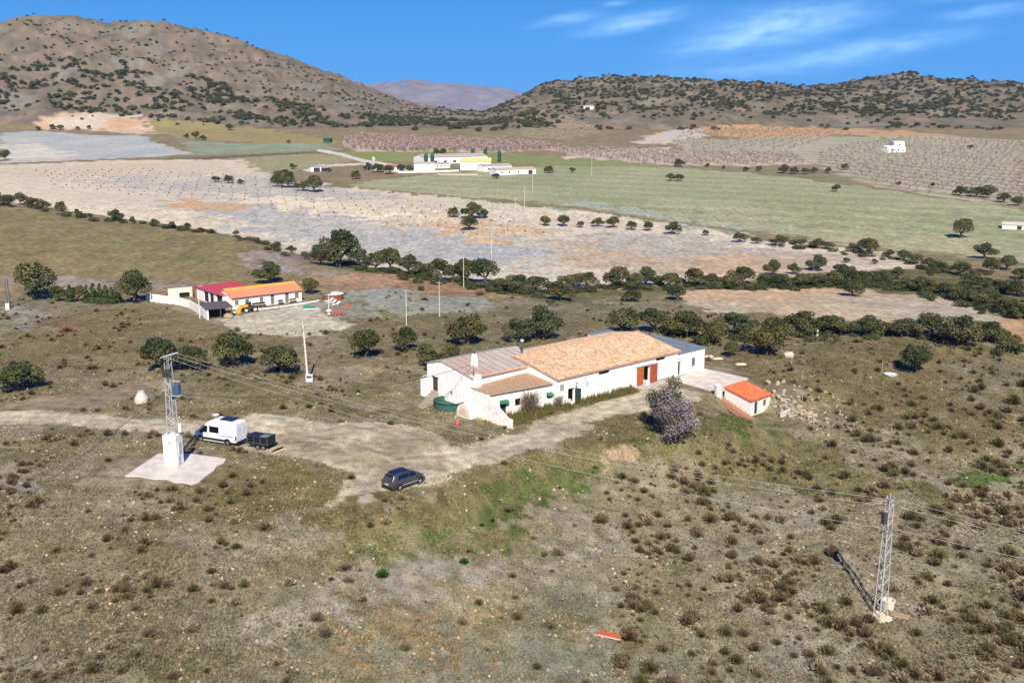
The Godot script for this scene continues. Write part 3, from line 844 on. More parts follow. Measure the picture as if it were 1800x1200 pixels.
func oak_row(kind: String, place: String, list: Array, squash := 1.0) -> void:
	# list: x, z, crown width for each tree; the label counts the row from the left
	var rnd := RandomNumberGenerator.new()
	rnd.seed = list.size() * 31 + int(absf(list[0]))
	var order := []
	for i in range(0, list.size(), 3):
		order.append([list[i] / -list[i + 1], i])
	order.sort_custom(func(p, q): return p[0] < q[0])
	var n := order.size()
	for k in n:
		var i: int = order[k][1]
		var which: String = "" if n == 1 else "leftmost " if k == 0 else "rightmost " if k == n - 1 else (ORDINAL[k] + " from left ") if k < n / 2 + 1 else (ORDINAL[n - 1 - k] + " from right ")
		oak(list[i], list[i + 1], list[i + 2], (kind + ", " + which + place) if n > 1 else kind + " " + place, place, rnd, squash)

func ordinal(n: int) -> String:
	if n < 20:
		return ORDINAL[n]
	var tens: String = ["twenty", "thirty", "forty", "fifty", "sixty", "seventy", "eighty", "ninety"][(n + 1) / 10 - 2]
	var ones := (n + 1) % 10
	return (tens.substr(0, tens.length() - 1) + "ieth") if ones == 0 else tens + "-" + ORDINAL[ones - 1]

var alike := {}
func told_apart(o: Node3D, label: String, where := "") -> void:
	# things that look alike are told apart by their place in the row or patch, counted from the left
	var key := label + "|" + where
	if not alike.has(key):
		alike[key] = []
	alike[key].append([o.position.x / maxf(1.0, -o.position.z), o, label, where])

func count_alike() -> void:
	for key in alike:
		var l: Array = alike[key]
		l.sort_custom(func(p, q): return p[0] < q[0])
		for i in l.size():
			var place: String = l[i][3]
			var which := "" if l.size() == 1 else ", leftmost" if i == 0 else ", rightmost" if i == l.size() - 1 else ", " + ordinal(i) + " from left"
			(l[i][1] as Node3D).set_meta("label", (l[i][2] as String) + which + (" " + place if place != "" else ""))

const MARKS := [["the parked car", -10, -95], ["the concrete slab", -36, -98], ["the lower pylon", 32, -81], ["the red sheet", 7, -77], ["the lilac blossom tree", 17, -115], ["the orange-roofed store", 32, -124], ["the largest green bush", -11, -83], ["the white van", -33, -111], ["the concrete cone", -48, -128], ["the lone pole", -28, -138], ["the bread oven", -4, -118], ["the white trough", 54, -148], ["the left frame edge", -46, -84], ["the right frame edge", 48, -100], ["the bottom left corner", -30, -64], ["the bottom right corner", 38, -72], ["the bottom edge's middle", -6, -70], ["the farm yard", -45, -176], ["the barn trees", 30, -165]]
func nearest_mark(x: float, z: float) -> String:
	var best := 1e9
	var say := ""
	for m in MARKS:
		var d2: float = (x - m[1]) * (x - m[1]) + (z - m[2]) * (z - m[2])
		if d2 < best:
			best = d2
			say = m[0]
	return say

func build_trees() -> void:
	make_oaks()
	oak_row("broad oak", "growing at the left edge above the dirt track", [-65.5, -130.0, 6.2])
	oak_row("spreading oak with pale trunk", "in the row behind the left pylon", [-49.8, -140.4, 6.3, -46.2, -141.9, 4.7, -41.0, -144.8, 7.0])
	oak_row("lone round oak with open trunk", "beside the white concrete pole", [-32.6, -139.5, 6.1])
	oak_row("round oak", "of the trees between yard and house", [-22.0, -148.7, 5.6, -16.7, -153.3, 4.9, -12.0, -144.8, 4.3, -9.1, -145.7, 3.9, -7.1, -159.2, 7.7, 1.3, -163.0, 5.4, 5.2, -164.2, 6.8])
	oak_row("dense oak", "of the belt close behind the white barn", [18.7, -168.4, 6.4, 24.1, -168.7, 6.4, 29.0, -165.5, 6.8, 32.1, -159.3, 5.1, 33.4, -150.9, 3.5, 38.9, -151.9, 7.7, 38.0, -167.7, 7.5, 43.3, -164.0, 6.0], 0.82)
	oak_row("dense oak", "of the belt right of the barn", [49.4, -169.4, 7.4, 54.0, -168.1, 6.7, 59.4, -167.2, 5.4, 57.6, -168.1, 4.6, 64.6, -164.6, 6.2, 70.2, -165.8, 6.6, 71.1, -158.8, 7.6, 76.9, -161.4, 5.7, 79.5, -162.2, 4.1], 0.74)
	oak_row("lone oak casting a dark shadow", "on the meadow right of the house", [59.3, -145.0, 6.4])
	oak_row("big dark oak", "left of the red-roofed farm", [-101.2, -212.5, 10.4, -93.5, -207.0, 5.4, -75.0, -199.0, 8.1, -89.9, -207.3, 4.2])
	oak_row("oak", "behind the orange-roofed building", [-54.1, -224.5, 7.4, -42.3, -209.3, 4.0])
	oak_row("dark oak", "in the stream belt beyond the left farm", [-46.9, -249.2, 6.2, -43.1, -251.9, 11.4, -41.4, -272.6, 6.1, -34.0, -251.0, 6.2, -31.2, -258.4, 7.3, -24.9, -247.9, 7.6, -20.8, -248.6, 5.6, -17.1, -242.3, 6.6, -13.7, -241.9, 5.5, -10.6, -239.9, 6.8, -6.5, -239.4, 7.8])
	oak_row("oak", "in the stream belt behind the house", [-2.9, -229.1, 4.7, 0.8, -221.8, 7.0, 5.5, -221.9, 6.8, 10.1, -208.5, 7.3, 13.7, -230.7, 6.0, 17.1, -233.2, 5.3, 23.9, -229.8, 7.5, 27.7, -230.7, 4.4, 31.1, -234.6, 6.1, 34.2, -237.0, 4.0, 36.7, -233.2, 6.1, 43.5, -235.8, 8.3, 34.6, -210.1, 5.2, 25.0, -208.0, 4.7, 47.1, -236.8, 4.6], 0.85)
	oak_row("oak", "in the tree belt above the tilled red field", [49.8, -229.3, 5.4, 53.9, -237.2, 7.0, 58.8, -232.9, 5.3, 62.1, -232.7, 5.8, 65.9, -231.0, 6.3, 70.8, -233.4, 5.8, 75.7, -236.3, 5.3, 73.5, -216.0, 5.6, 83.0, -240.1, 6.5, 85.5, -237.1, 6.4, 87.4, -235.5, 5.3], 0.8)
	oak_row("oak", "along the gully at right", [89.6, -229.5, 5.5, 91.2, -225.0, 5.3, 93.4, -222.8, 5.8, 93.0, -214.7, 5.4, 93.3, -208.2, 6.1, 93.8, -202.5, 5.1, 94.9, -198.4, 5.9, 94.8, -191.4, 6.1, 94.0, -184.1, 4.8, 105.1, -232.1, 4.7, 107.6, -228.4, 5.2, 108.9, -223.7, 5.6, 109.6, -217.3, 6.2], 0.75)
	oak_row("small round oak", "standing alone on the grey tilled tongue", [65.7, -254.3, 5.2, 71.8, -256.6, 4.3, 79.8, -263.3, 5.9, 80.9, -243.6, 6.3, 84.2, -261.1, 2.7, 91.6, -276.8, 2.5, 98.7, -274.9, 1.9, 94.6, -247.9, 4.8])
	oak_row("dark oak", "on the bank below the green field", [-21.4, -370.2, 5.0, -14.7, -366.4, 8.2, -10.3, -368.0, 4.9, -14.3, -340.7, 6.9, 11.3, -349.6, 4.3, 17.5, -348.3, 5.1, 23.2, -345.9, 3.5, 29.2, -348.1, 5.1, 34.3, -345.3, 5.4, 40.0, -340.5, 4.2, 45.4, -338.2, 4.5, 52.3, -331.3, 5.9, 62.7, -329.5, 2.6, 70.8, -315.9, 4.6])
	oak_row("dark oak", "along the ditch under the green field", [75.5, -313.4, 3.5, 81.5, -309.4, 5.9, 87.9, -308.6, 4.2, 91.5, -304.4, 5.1, 94.7, -303.6, 4.4, 100.8, -299.2, 4.4, 103.6, -294.6, 7.3, 107.1, -287.8, 4.2, 109.3, -281.5, 5.4, 110.3, -275.2, 4.6, 110.7, -267.0, 5.4, 111.4, -259.9, 5.3, 113.3, -254.2, 5.7, 115.4, -250.5, 4.8, 133.2, -284.8, 7.0, 122.8, -258.1, 6.1, 129.7, -263.9, 6.5, 125.6, -248.2, 5.6], 0.8)
	oak_row("lone spreading oak", "in the green field at right", [143.5, -324.1, 8.0])
	oak_row("low dark oak", "along the crest of the brown hill at left", [-166.4, -330.5, 5.5, -161.8, -328.5, 6.2, -193.7, -403.4, 5.8, -152.4, -325.5, 5.1, -147.7, -323.8, 4.0, -141.5, -320.1, 3.9, -133.9, -314.8, 2.8, -128.6, -311.0, 2.1, -118.9, -306.3, 5.5, -113.6, -304.9, 2.0, -104.5, -298.1, 3.3, -98.4, -293.7, 3.0, -93.6, -293.8, 2.6, -88.7, -289.4, 1.9, -88.7, -326.9, 2.6, -74.3, -276.2, 1.9, -69.7, -277.4, 2.5, -64.7, -278.7, 2.8, -59.5, -272.9, 2.8, -52.7, -257.3, 2.9])
	oak_row("big dark oak", "in the clump before the far white farm", [-106.7, -466.6, 7.7, -101.0, -461.6, 8.7, -108.8, -486.9, 9.2, -91.6, -449.3, 7.0, -85.6, -445.0, 8.9])
	oak_row("small oak", "of three on the cream tilled field", [-140.2, -486.4, 4.8, -132.4, -480.5, 5.3, -125.6, -475.9, 3.2])
	oak_row("oak", "around the far white farm", [-117.2, -551.7, 4.9, -95.6, -536.2, 3.6, -75.9, -499.4, 5.0, -75.4, -542.0, 6.0, -69.5, -533.3, 7.1, -62.5, -524.5, 7.0, -57.4, -536.1, 5.9, -53.0, -533.5, 5.3, -7.8, -502.0, 4.4, 18.8, -531.0, 5.9, 31.2, -533.3, 3.5, -46.2, -636.5, 5.6, -42.7, -636.5, 5.6])
	oak_row("oak", "in the middle of the big green field", [76.1, -491.8, 5.4, 79.9, -491.6, 5.4])
	oak_row("dark oak", "in the hedge beyond the green field", [91.7, -563.9, 6.2, 106.3, -560.7, 3.1, 113.2, -551.6, 2.4, 121.9, -536.1, 3.6, 129.0, -538.6, 4.2, 139.3, -528.0, 5.8, 143.7, -524.8, 5.8, 149.4, -524.5, 5.2, 155.8, -530.4, 4.1, 162.9, -530.6, 4.1, 176.0, -545.3, 4.8, 141.2, -447.0, 5.0, 177.4, -471.3, 3.1, 298.6, -674.4, 4.4, 189.1, -461.5, 3.1, 189.6, -432.7, 5.8, 194.3, -429.2, 6.7, 197.4, -425.4, 7.1, 197.0, -410.5, 5.9, 198.2, -400.6, 5.3])
	oak_row("dark oak", "between the tilled fields below the left hill", [-296.7, -604.3, 8.0, -378.9, -830.4, 5.5, -369.1, -835.1, 6.4, -361.7, -832.8, 6.4, -348.6, -834.2, 4.6, -340.0, -835.4, 4.6, -237.4, -755.9, 5.0, -227.9, -747.8, 6.6, -220.6, -739.9, 5.7, -226.0, -831.3, 7.3, -154.4, -716.2, 3.9])
	hill_trees()
	orchards()
	thickets()
	# dark narrow conifers by the left farm
	var rnd := RandomNumberGenerator.new()
	rnd.seed = 3
	var s := Shape.new()
	s.tint = rgb(60, 58, 46)
	s.tube(Vector3(0, -0.05, 0), Vector3(0, 0.3, 0), 0.03, 0.02, 5, false)
	var blobs := []
	for i in 7:
		blobs.append([Vector3(rnd.randf_range(-0.05, 0.05), 0.12 + i * 0.13, rnd.randf_range(-0.05, 0.05)), Vector3(0.24 - i * 0.026, 0.12, 0.24 - i * 0.026)])
	leafy(s, blobs, 900, 0.05, [rgb(52, 68, 36), rgb(64, 78, 42), rgb(46, 60, 34)], rnd)
	var cm := s.mesh()
	var spots := [-87.0, -204.8, -84.9, -203.1, -82.3, -200.3, -80.6, -199.2, -78.9, -197.9, -78.2, -199.0, -90.8, -205.8]
	for i in range(0, spots.size(), 2):
		var k := i / 2
		var t := thing("cypress_tree", "%s narrow conifer of the hedge left of the farm" % ("rightmost" if k == 6 else ORDINAL[k] + " from the left"), "tree", at(spots[i], spots[i + 1], -0.1), k * 50.0, "conifer hedge left of the red-roofed farm")
		t.scale = Vector3.ONE * rnd.randf_range(3.4, 4.6)
		obj("crown", cm, leaf_mat, t)

func hill_trees() -> void:
	var rnd := RandomNumberGenerator.new()
	rnd.seed = 77
	var found := []
	var tries := 0
	while found.size() < 9000 and tries < 40000:
		tries += 1
		var d := rnd.randf_range(790.0, 1420.0)
		var x := rnd.randf_range(-0.56, 0.56) * d
		var n := n_patch.get_noise_2d(x / 5.0, d / 5.0)
		var p := 0.0
		var w := rnd.randf_range(3.4, 7.0)
		if x < 40.0 and d < 1180.0:
			var spur := 905.0 + 50.0 * exp(-pow((x + 400.0) / 170.0, 2.0)) - 25.0 * smoothstep(-200.0, 20.0, x)
			var belt := 1.0 - smoothstep(20.0, 95.0, absf(d - spur))
			p = 1.5 * belt * smoothstep(-0.25, 0.3, n) + 0.62 * smoothstep(870.0, 960.0, d) * (0.55 + 1.4 * n)
			if d < 858.0:
				p *= 0.15
			if belt < 0.2:
				w *= 0.72
			else:
				w *= 1.2
			p *= 0.75 + 0.35 * smoothstep(-300.0, -100.0, x)
		elif x > -60.0 and d > 880.0:
			p = smoothstep(880.0, 960.0, d) * (0.55 + 1.1 * smoothstep(-0.2, 0.35, n)) * (0.72 + 0.45 * smoothstep(100.0, 500.0, x))
			w *= rnd.randf_range(0.7, 1.2)
		elif x > -100.0 and d > 830.0:
			p = 0.3 * smoothstep(0.0, 0.3, n)
		if rnd.randf() > p:
			continue
		found.append([w / d, x, d, w])
	found.sort_custom(func(a, b): return a[0] > b[0])
	var keep := clampi(296 - n_oaks, 0, found.size())
	var where := []
	var cols := PackedColorArray()
	for i in found.size():
		var f: Array = found[i]
		var x: float = f[1]
		var d: float = f[2]
		var w: float = f[3]
		if i < keep:
			var side := "left" if x < 20.0 else "right"
			var t := thing("oak_tree", "small dark oak scattered on the slope of the %s hill" % side, "tree", at(x, -d, -0.13 * w), rnd.randf_range(0, 360), "oaks scattered on the %s hill" % side)
			t.scale = Vector3(w, w * 0.85, w)
			obj("crown", far_oak[i % 4], leaf_mat, t)
			told_apart(t, "small dark oak on the %s hill" % side, "near the " + ("frame's left edge" if x / d < -0.4 else "hill's left part" if x / d < -0.22 else "valley gap's left side" if x / d < 0.0 else "valley gap's right side" if x / d < 0.16 else "hill's middle" if x / d < 0.34 else "frame's right edge"))
		else:
			var b := Basis(Vector3.UP, rnd.randf() * TAU).scaled(Vector3(w, w * rnd.randf_range(0.7, 0.9), w))
			where.append([i % 4, Transform3D(b, at(x, -d, -0.13 * w)), Color.WHITE * rnd.randf_range(0.8, 1.15)])
	for v in 4:
		var wv := []
		cols = PackedColorArray()
		for e in where:
			if e[0] == v:
				wv.append(e[1])
				cols.append(e[2])
		scatter("distant_oak_woodland", far_oak[v], leaf_mat, wv, cols, "dark oaks dotted over the far dry hillsides")

func thickets() -> void:
	# evergreen undergrowth that closes the gaps along the stream
	var rnd := RandomNumberGenerator.new()
	rnd.seed = 21
	var s := Shape.new()
	leafy(s, [[Vector3(0, 0.22, 0), Vector3(0.4, 0.3, 0.4)], [Vector3(0.3, 0.2, 0.1), Vector3(0.28, 0.24, 0.28)], [Vector3(-0.25, 0.2, -0.15), Vector3(0.3, 0.26, 0.3)], [Vector3(0, 0.18, 0.3), Vector3(0.26, 0.22, 0.26)]], 420, 0.06, [rgb(62, 70, 42), rgb(74, 80, 48), rgb(54, 62, 38), rgb(88, 84, 58)], rnd, 0.5)
	var m := s.mesh()
	var where := []
	var cols := PackedColorArray()
	var lines := [[-55.5, -290.8, -36.8, -251.1, -25.2, -247.7, -13.5, -239.5, -2.6, -229.2], [-2.5, -223.8, 7.3, -215.7, 18.2, -230.4, 30.4, -233.3, 44.0, -235.6], [47.1, -231.3, 59.0, -231.6, 71.3, -233.5, 84.5, -237.3, 89.0, -231.4], [88.2, -229.2, 92.1, -219.8, 93.1, -205.0, 94.5, -193.3, 94.3, -181.8], [109.4, -262.4, 113.2, -250.6, 113.9, -237.1, 112.4, -217.9], [86.2, -307.5, 97.2, -298.7, 106.0, -285.8, 110.5, -264.9], [17.1, -165.9, 24.7, -166.3, 32.8, -163.9, 40.8, -161.8], [48.0, -167.9, 57.2, -166.7, 66.1, -165.1, 74.3, -162.4, 79.5, -161.4], [-168.7, -329.9, -152.0, -325.4, -130.0, -311.0, -113.2, -302.7, -92.7, -291.0], [-92.7, -291.0, -76.9, -286.1, -66.0, -280.1, -51.5, -254.5], [92.2, -214.1, 103.8, -223.6, 112.7, -221.1]]
	var dens := [16, 14, 18, 13, 9, 8, 6, 6, 9, 7, 6]
	for li in lines.size():
		var l: Array = lines[li]
		for i in range(0, l.size() - 2, 2):
			var a := Vector2(l[i], l[i + 1])
			var b := Vector2(l[i + 2], l[i + 3])
			for k in dens[li]:
				var p := a.lerp(b, rnd.randf()) + Vector2(rnd.randfn(), rnd.randfn()) * 2.6
				var w := rnd.randf_range(1.4, 4.0)
				where.append(Transform3D(Basis(Vector3.UP, rnd.randf() * TAU).scaled(Vector3(w, w * rnd.randf_range(0.55, 0.95), w)), at(p.x, p.y, -0.1)))
				cols.append(Color.WHITE * rnd.randf_range(0.8, 1.2))
	for k in 260:
		var p := Vector2(rnd.randf_range(-120, 260), rnd.randf_range(200, 330))
		if inside(p, f_poly[bank_id]):
			var w := rnd.randf_range(1.2, 3.4)
			where.append(Transform3D(Basis(Vector3.UP, rnd.randf() * TAU).scaled(Vector3.ONE * w), at(p.x, -p.y, -0.1)))
			cols.append(Color.WHITE * rnd.randf_range(0.8, 1.2))
	scatter("undergrowth", m, leaf_mat, where, cols, "evergreen thicket along the stream banks and under the oaks")

func inside(p: Vector2, poly: PackedVector2Array) -> bool:
	return Geometry2D.is_point_in_polygon(p, poly)

func orchards() -> void:
	var rnd := RandomNumberGenerator.new()
	rnd.seed = 12
	# bare almond trees in bud: thin grey limbs and a sparse pinkish crown
	var meshes: Array[ArrayMesh] = []
	var sets := [[rgb(170, 146, 140), rgb(186, 162, 156), rgb(152, 132, 124)], [rgb(164, 154, 140), rgb(180, 168, 156), rgb(148, 142, 126)]]
	for k in 2:
		var s := Shape.new()
		s.tint = rgb(126, 112, 104)
		s.tube(Vector3(0, -0.05, 0), Vector3(0, 0.28, 0), 0.045, 0.035, 5, false)
		var blobs := []
		for i in 7:
			var an := TAU * i / 7.0
			var c := Vector3(cos(an) * 0.27, rnd.randf_range(0.5, 0.72), sin(an) * 0.27)
			s.tint = rgb(126, 112, 104)
			s.tube(Vector3(0, 0.25, 0), c, 0.025, 0.008, 4, false)
			blobs.append([c, Vector3(0.2, 0.18, 0.2)])
		leafy(s, blobs, 170, 0.05, sets[k], rnd, 0.3)
		meshes.append(s.mesh())
	var areas := [
		[0, PackedFloat32Array([-120.0, -739.8, -108.5, -761.5, -57.0, -743.2, 0.0, -722.8, 38.5, -674.6, -7.2, -654.0, -72.0, -655.0, -101.9, -666.9]), 10.0, 5.6, 4.6, "pink budding almond tree in the orchard under the left hill", "pink almond tree under the left hill"],
		[1, PackedFloat32Array([30.9, -670.2, 81.0, -670.2, 174.7, -635.5, 166.2, -580.2, 126.5, -573.9, 82.8, -577.7, 37.8, -624.7]), 12.0, 7.0, 3.8, "grey budding almond tree in the orchard beyond the green field", "grey almond tree beyond the green field"],
		[1, PackedFloat32Array([155.2, -860.0, 210.6, -875.8, 248.7, -857.9, 261.1, -794.8, 185.5, -675.5, 111.3, -675.3, 113.5, -739.4]), 60.0, 9.0, 2.8, "bare almond tree on the terraced orange slope below the right hill", "bare almond tree on the orange slope"],
		[1, PackedFloat32Array([193.3, -651.3, 277.7, -767.9, 358.4, -726.1, 200.3, -400.3, 179.1, -436.5, 169.4, -486.1, 173.6, -583.7]), 25.0, 8.5, 3.0, "bare almond tree in the orchard around the lone white house", "bare almond tree around the lone house"],
		[1, PackedFloat32Array([2.5, -928.2, 50.0, -915.2, 73.5, -850.5, 41.7, -760.4, 10.8, -787.2]), 60.0, 10.0, 2.6, "small bare tree planted on the slope in the valley gap", "small bare tree in the valley gap"],
	]
	var all := []
	for a in areas:
		var poly := PackedVector2Array()
		var lo := Vector2(1e9, 1e9)
		var hi := -lo
		for i in range(0, a[1].size(), 2):
			var p := Vector2(a[1][i], -a[1][i + 1])
			poly.append(p)
			lo = lo.min(p)
			hi = hi.max(p)
		var mid := (lo + hi) / 2.0
		var half := (hi - lo).length() / 2.0
		var e := Vector2.from_angle(deg_to_rad(a[2]))
		var f := e.orthogonal()
		var n := int(half / a[3])
		for i in range(-n, n + 1):
			for j in range(-int(half / (a[3] * 0.7)), int(half / (a[3] * 0.7)) + 1):
				var p: Vector2 = mid + f * i * a[3] + e * j * a[3] * 0.7 + Vector2(rnd.randfn(), rnd.randfn()) * 0.5
				if inside(p, poly) and rnd.randf() < 0.88:
					all.append([p.x, p.y, a[4] * rnd.randf_range(0.75, 1.2), a[0], a[5], i, a[6]])
	all.sort_custom(func(a, b): return a[2] / a[1] > b[2] / b[1])
	var rest := [[], []]
	var rows_seen := {}
	for i in all.size():
		var q: Array = all[i]
		var w: float = q[2]
		if i < 290:
			var t := thing("almond_tree", q[4], "tree", at(q[0], -q[1], -0.1), rnd.randf_range(0, 360), q[4])
			t.scale = Vector3.ONE * w
			obj("crown", meshes[q[3]], leaf_mat, t)
			if not rows_seen.has(q[6]):
				rows_seen[q[6]] = {}
			if not rows_seen[q[6]].has(q[5]):
				rows_seen[q[6]][q[5]] = []
			rows_seen[q[6]][q[5]].append(t)
		else:
			rest[q[3]].append(Transform3D(Basis(Vector3.UP, rnd.randf() * TAU).scaled(Vector3.ONE * w), at(q[0], -q[1], -0.1)))
	for kind in rows_seen:
		var keys: Array = rows_seen[kind].keys()
		keys.sort()
		if (rows_seen[kind][keys[0]][0] as Node3D).position.z < (rows_seen[kind][keys[-1]][0] as Node3D).position.z:
			keys.reverse()
		for n in keys.size():
			for t in rows_seen[kind][keys[n]]:
				told_apart(t, kind, "in %s row from front" % ordinal(n))
	for k in 2:
		var cols := PackedColorArray()
		for i in rest[k].size():
			cols.append(Color.WHITE * rnd.randf_range(0.85, 1.15))
		scatter("distant_orchard", meshes[k], leaf_mat, rest[k], cols, "rows of budding almond trees across the far orchards")
	# young plants in rows over the cream tilled slope
	var sap := Shape.new()
	sap.tint = rgb(92, 84, 66)
	leafy(sap, [[Vector3(0, 0.35, 0), Vector3(0.4, 0.35, 0.4)]], 60, 0.14, [rgb(124, 114, 90), rgb(108, 104, 80)], rnd, 0.2)
	sap.tint = rgb(92, 84, 66)
	sap.tube(Vector3(0, -0.1, 0), Vector3(0, 0.4, 0), 0.04, 0.03, 5, false)
	var sm := sap.mesh()
	var pol := PackedVector2Array()
	var pts := [-251.4, -542.4, -202.0, -555.1, -137.5, -518.6, -75.3, -453.1, -31.9, -410.7, 0.0, -366.9, 11.2, -333.9, -3.6, -318.5, -30.9, -346.3, -69.4, -366.4, -114.2, -411.1, -158.6, -433.1, -207.5, -462.5]
	for i in range(0, pts.size(), 2):
		pol.append(Vector2(pts[i], -pts[i + 1]))
	var got := []
	for i in range(-60, 60):
		for j in range(-60, 60):
			var p := Vector2(-60, 440) + Vector2(0.94, -0.34) * i * 6.4 + Vector2(0.34, 0.94) * j * 9.5 + Vector2(rnd.randfn(), rnd.randfn()) * 0.35
			if inside(p, pol):
				got.append([p.x, p.y, j])
	var first_row := 999
	for g in got:
		first_row = mini(first_row, g[2])
	got.sort_custom(func(a, b): return a[1] < b[1])
	var more := []
	var mc := PackedColorArray()
	for i in got.size():
		var w := rnd.randf_range(0.6, 1.1)
		if i < 280:
			var t := tag(obj("sapling", sm, leaf_mat, self, at(got[i][0], -got[i][1])), "young dark sapling planted in rows on the cream tilled slope", "sapling", "saplings in rows on the tilled slope")
			t.scale = Vector3.ONE * w
			told_apart(t, "young dark sapling on the cream slope", "in %s planting row" % ordinal(got[i][2] - first_row))
		else:
			more.append(Transform3D(Basis(Vector3.UP, rnd.randf() * TAU).scaled(Vector3.ONE * w), at(got[i][0], -got[i][1])))
			mc.append(Color.WHITE)
	scatter("young_plantation", sm, leaf_mat, more, mc, "far rows of saplings on the cream tilled slope")

# ---------- scrub, grass, stones ----------
func clear_spot(x: float, d: float, margin := 0.0) -> bool:
	# true where nothing wild grows: tracks, slab, floors of buildings
	for i in range(track_from, track_to + 1):
		if inside(Vector2(x, d), f_poly[i]):
			return true
	var p := Vector3(x, 0, -d) - Vector3(5.6, 0, -122.5)
	var al := p.x * 0.7513 - p.z * 0.66
	var pe := -(p.x * 0.66 + p.z * 0.7513)
	if al > -9.5 - margin and al < 30.2 + margin and pe > -0.4 - margin and pe < 14.5:
		return true
	if al > 16.0 and al < 33.0 and pe > -9.0 and pe < 3.0:
		return true
	if absf(x + 36.0) < 6.5 and absf(d - 100.0) < 4.6:
		return true
	if x > -62.0 and x < -26.0 and d > 172.0 and d < 206.0:
		return true
	if d > 160.0 and inside(Vector2(x, d), f_poly[tilled_id]):
		return true
	return Vector2(x - 31.5, d - 128.0).length() < 4.6

func shrub_mesh(seed_no: int, tones: Array, upright: float, n: int) -> ArrayMesh:
	# a cushion of stiff twigs and small leaves
	var rnd := RandomNumberGenerator.new()
	rnd.seed = seed_no
	var s := Shape.new()
	for i in n:
		var an := rnd.randf() * TAU
		var tilt := rnd.randf_range(0.05, 1.25) / upright
		var dir := Vector3(cos(an) * sin(tilt), cos(tilt), sin(an) * sin(tilt))
		var r := rnd.randf_range(0.25, 0.52)
		var p := dir * r * rnd.randf_range(0.55, 1.0)
		p.y = p.y * 1.1 + 0.02
		var a := dir.cross(Vector3(rnd.randfn(), rnd.randfn(), rnd.randfn())).normalized()
		var tone: Color = tones[rnd.randi() % tones.size()]
		s.tint = tone * rnd.randf_range(0.9, 1.6)
		var w := rnd.randf_range(0.02, 0.05)
		s.tri(p - a * w, p + a * w, p + dir * 0.13 + a * rnd.randf_range(-0.05, 0.05), a.cross(dir))
		if i % 3 == 0:
			s.tint = tone * 0.8
			s.tri(Vector3(a.x * 0.02, 0, a.z * 0.02), Vector3(-a.x * 0.02, 0, -a.z * 0.02), p + dir * 0.06, a.cross(dir))
	return s.mesh()

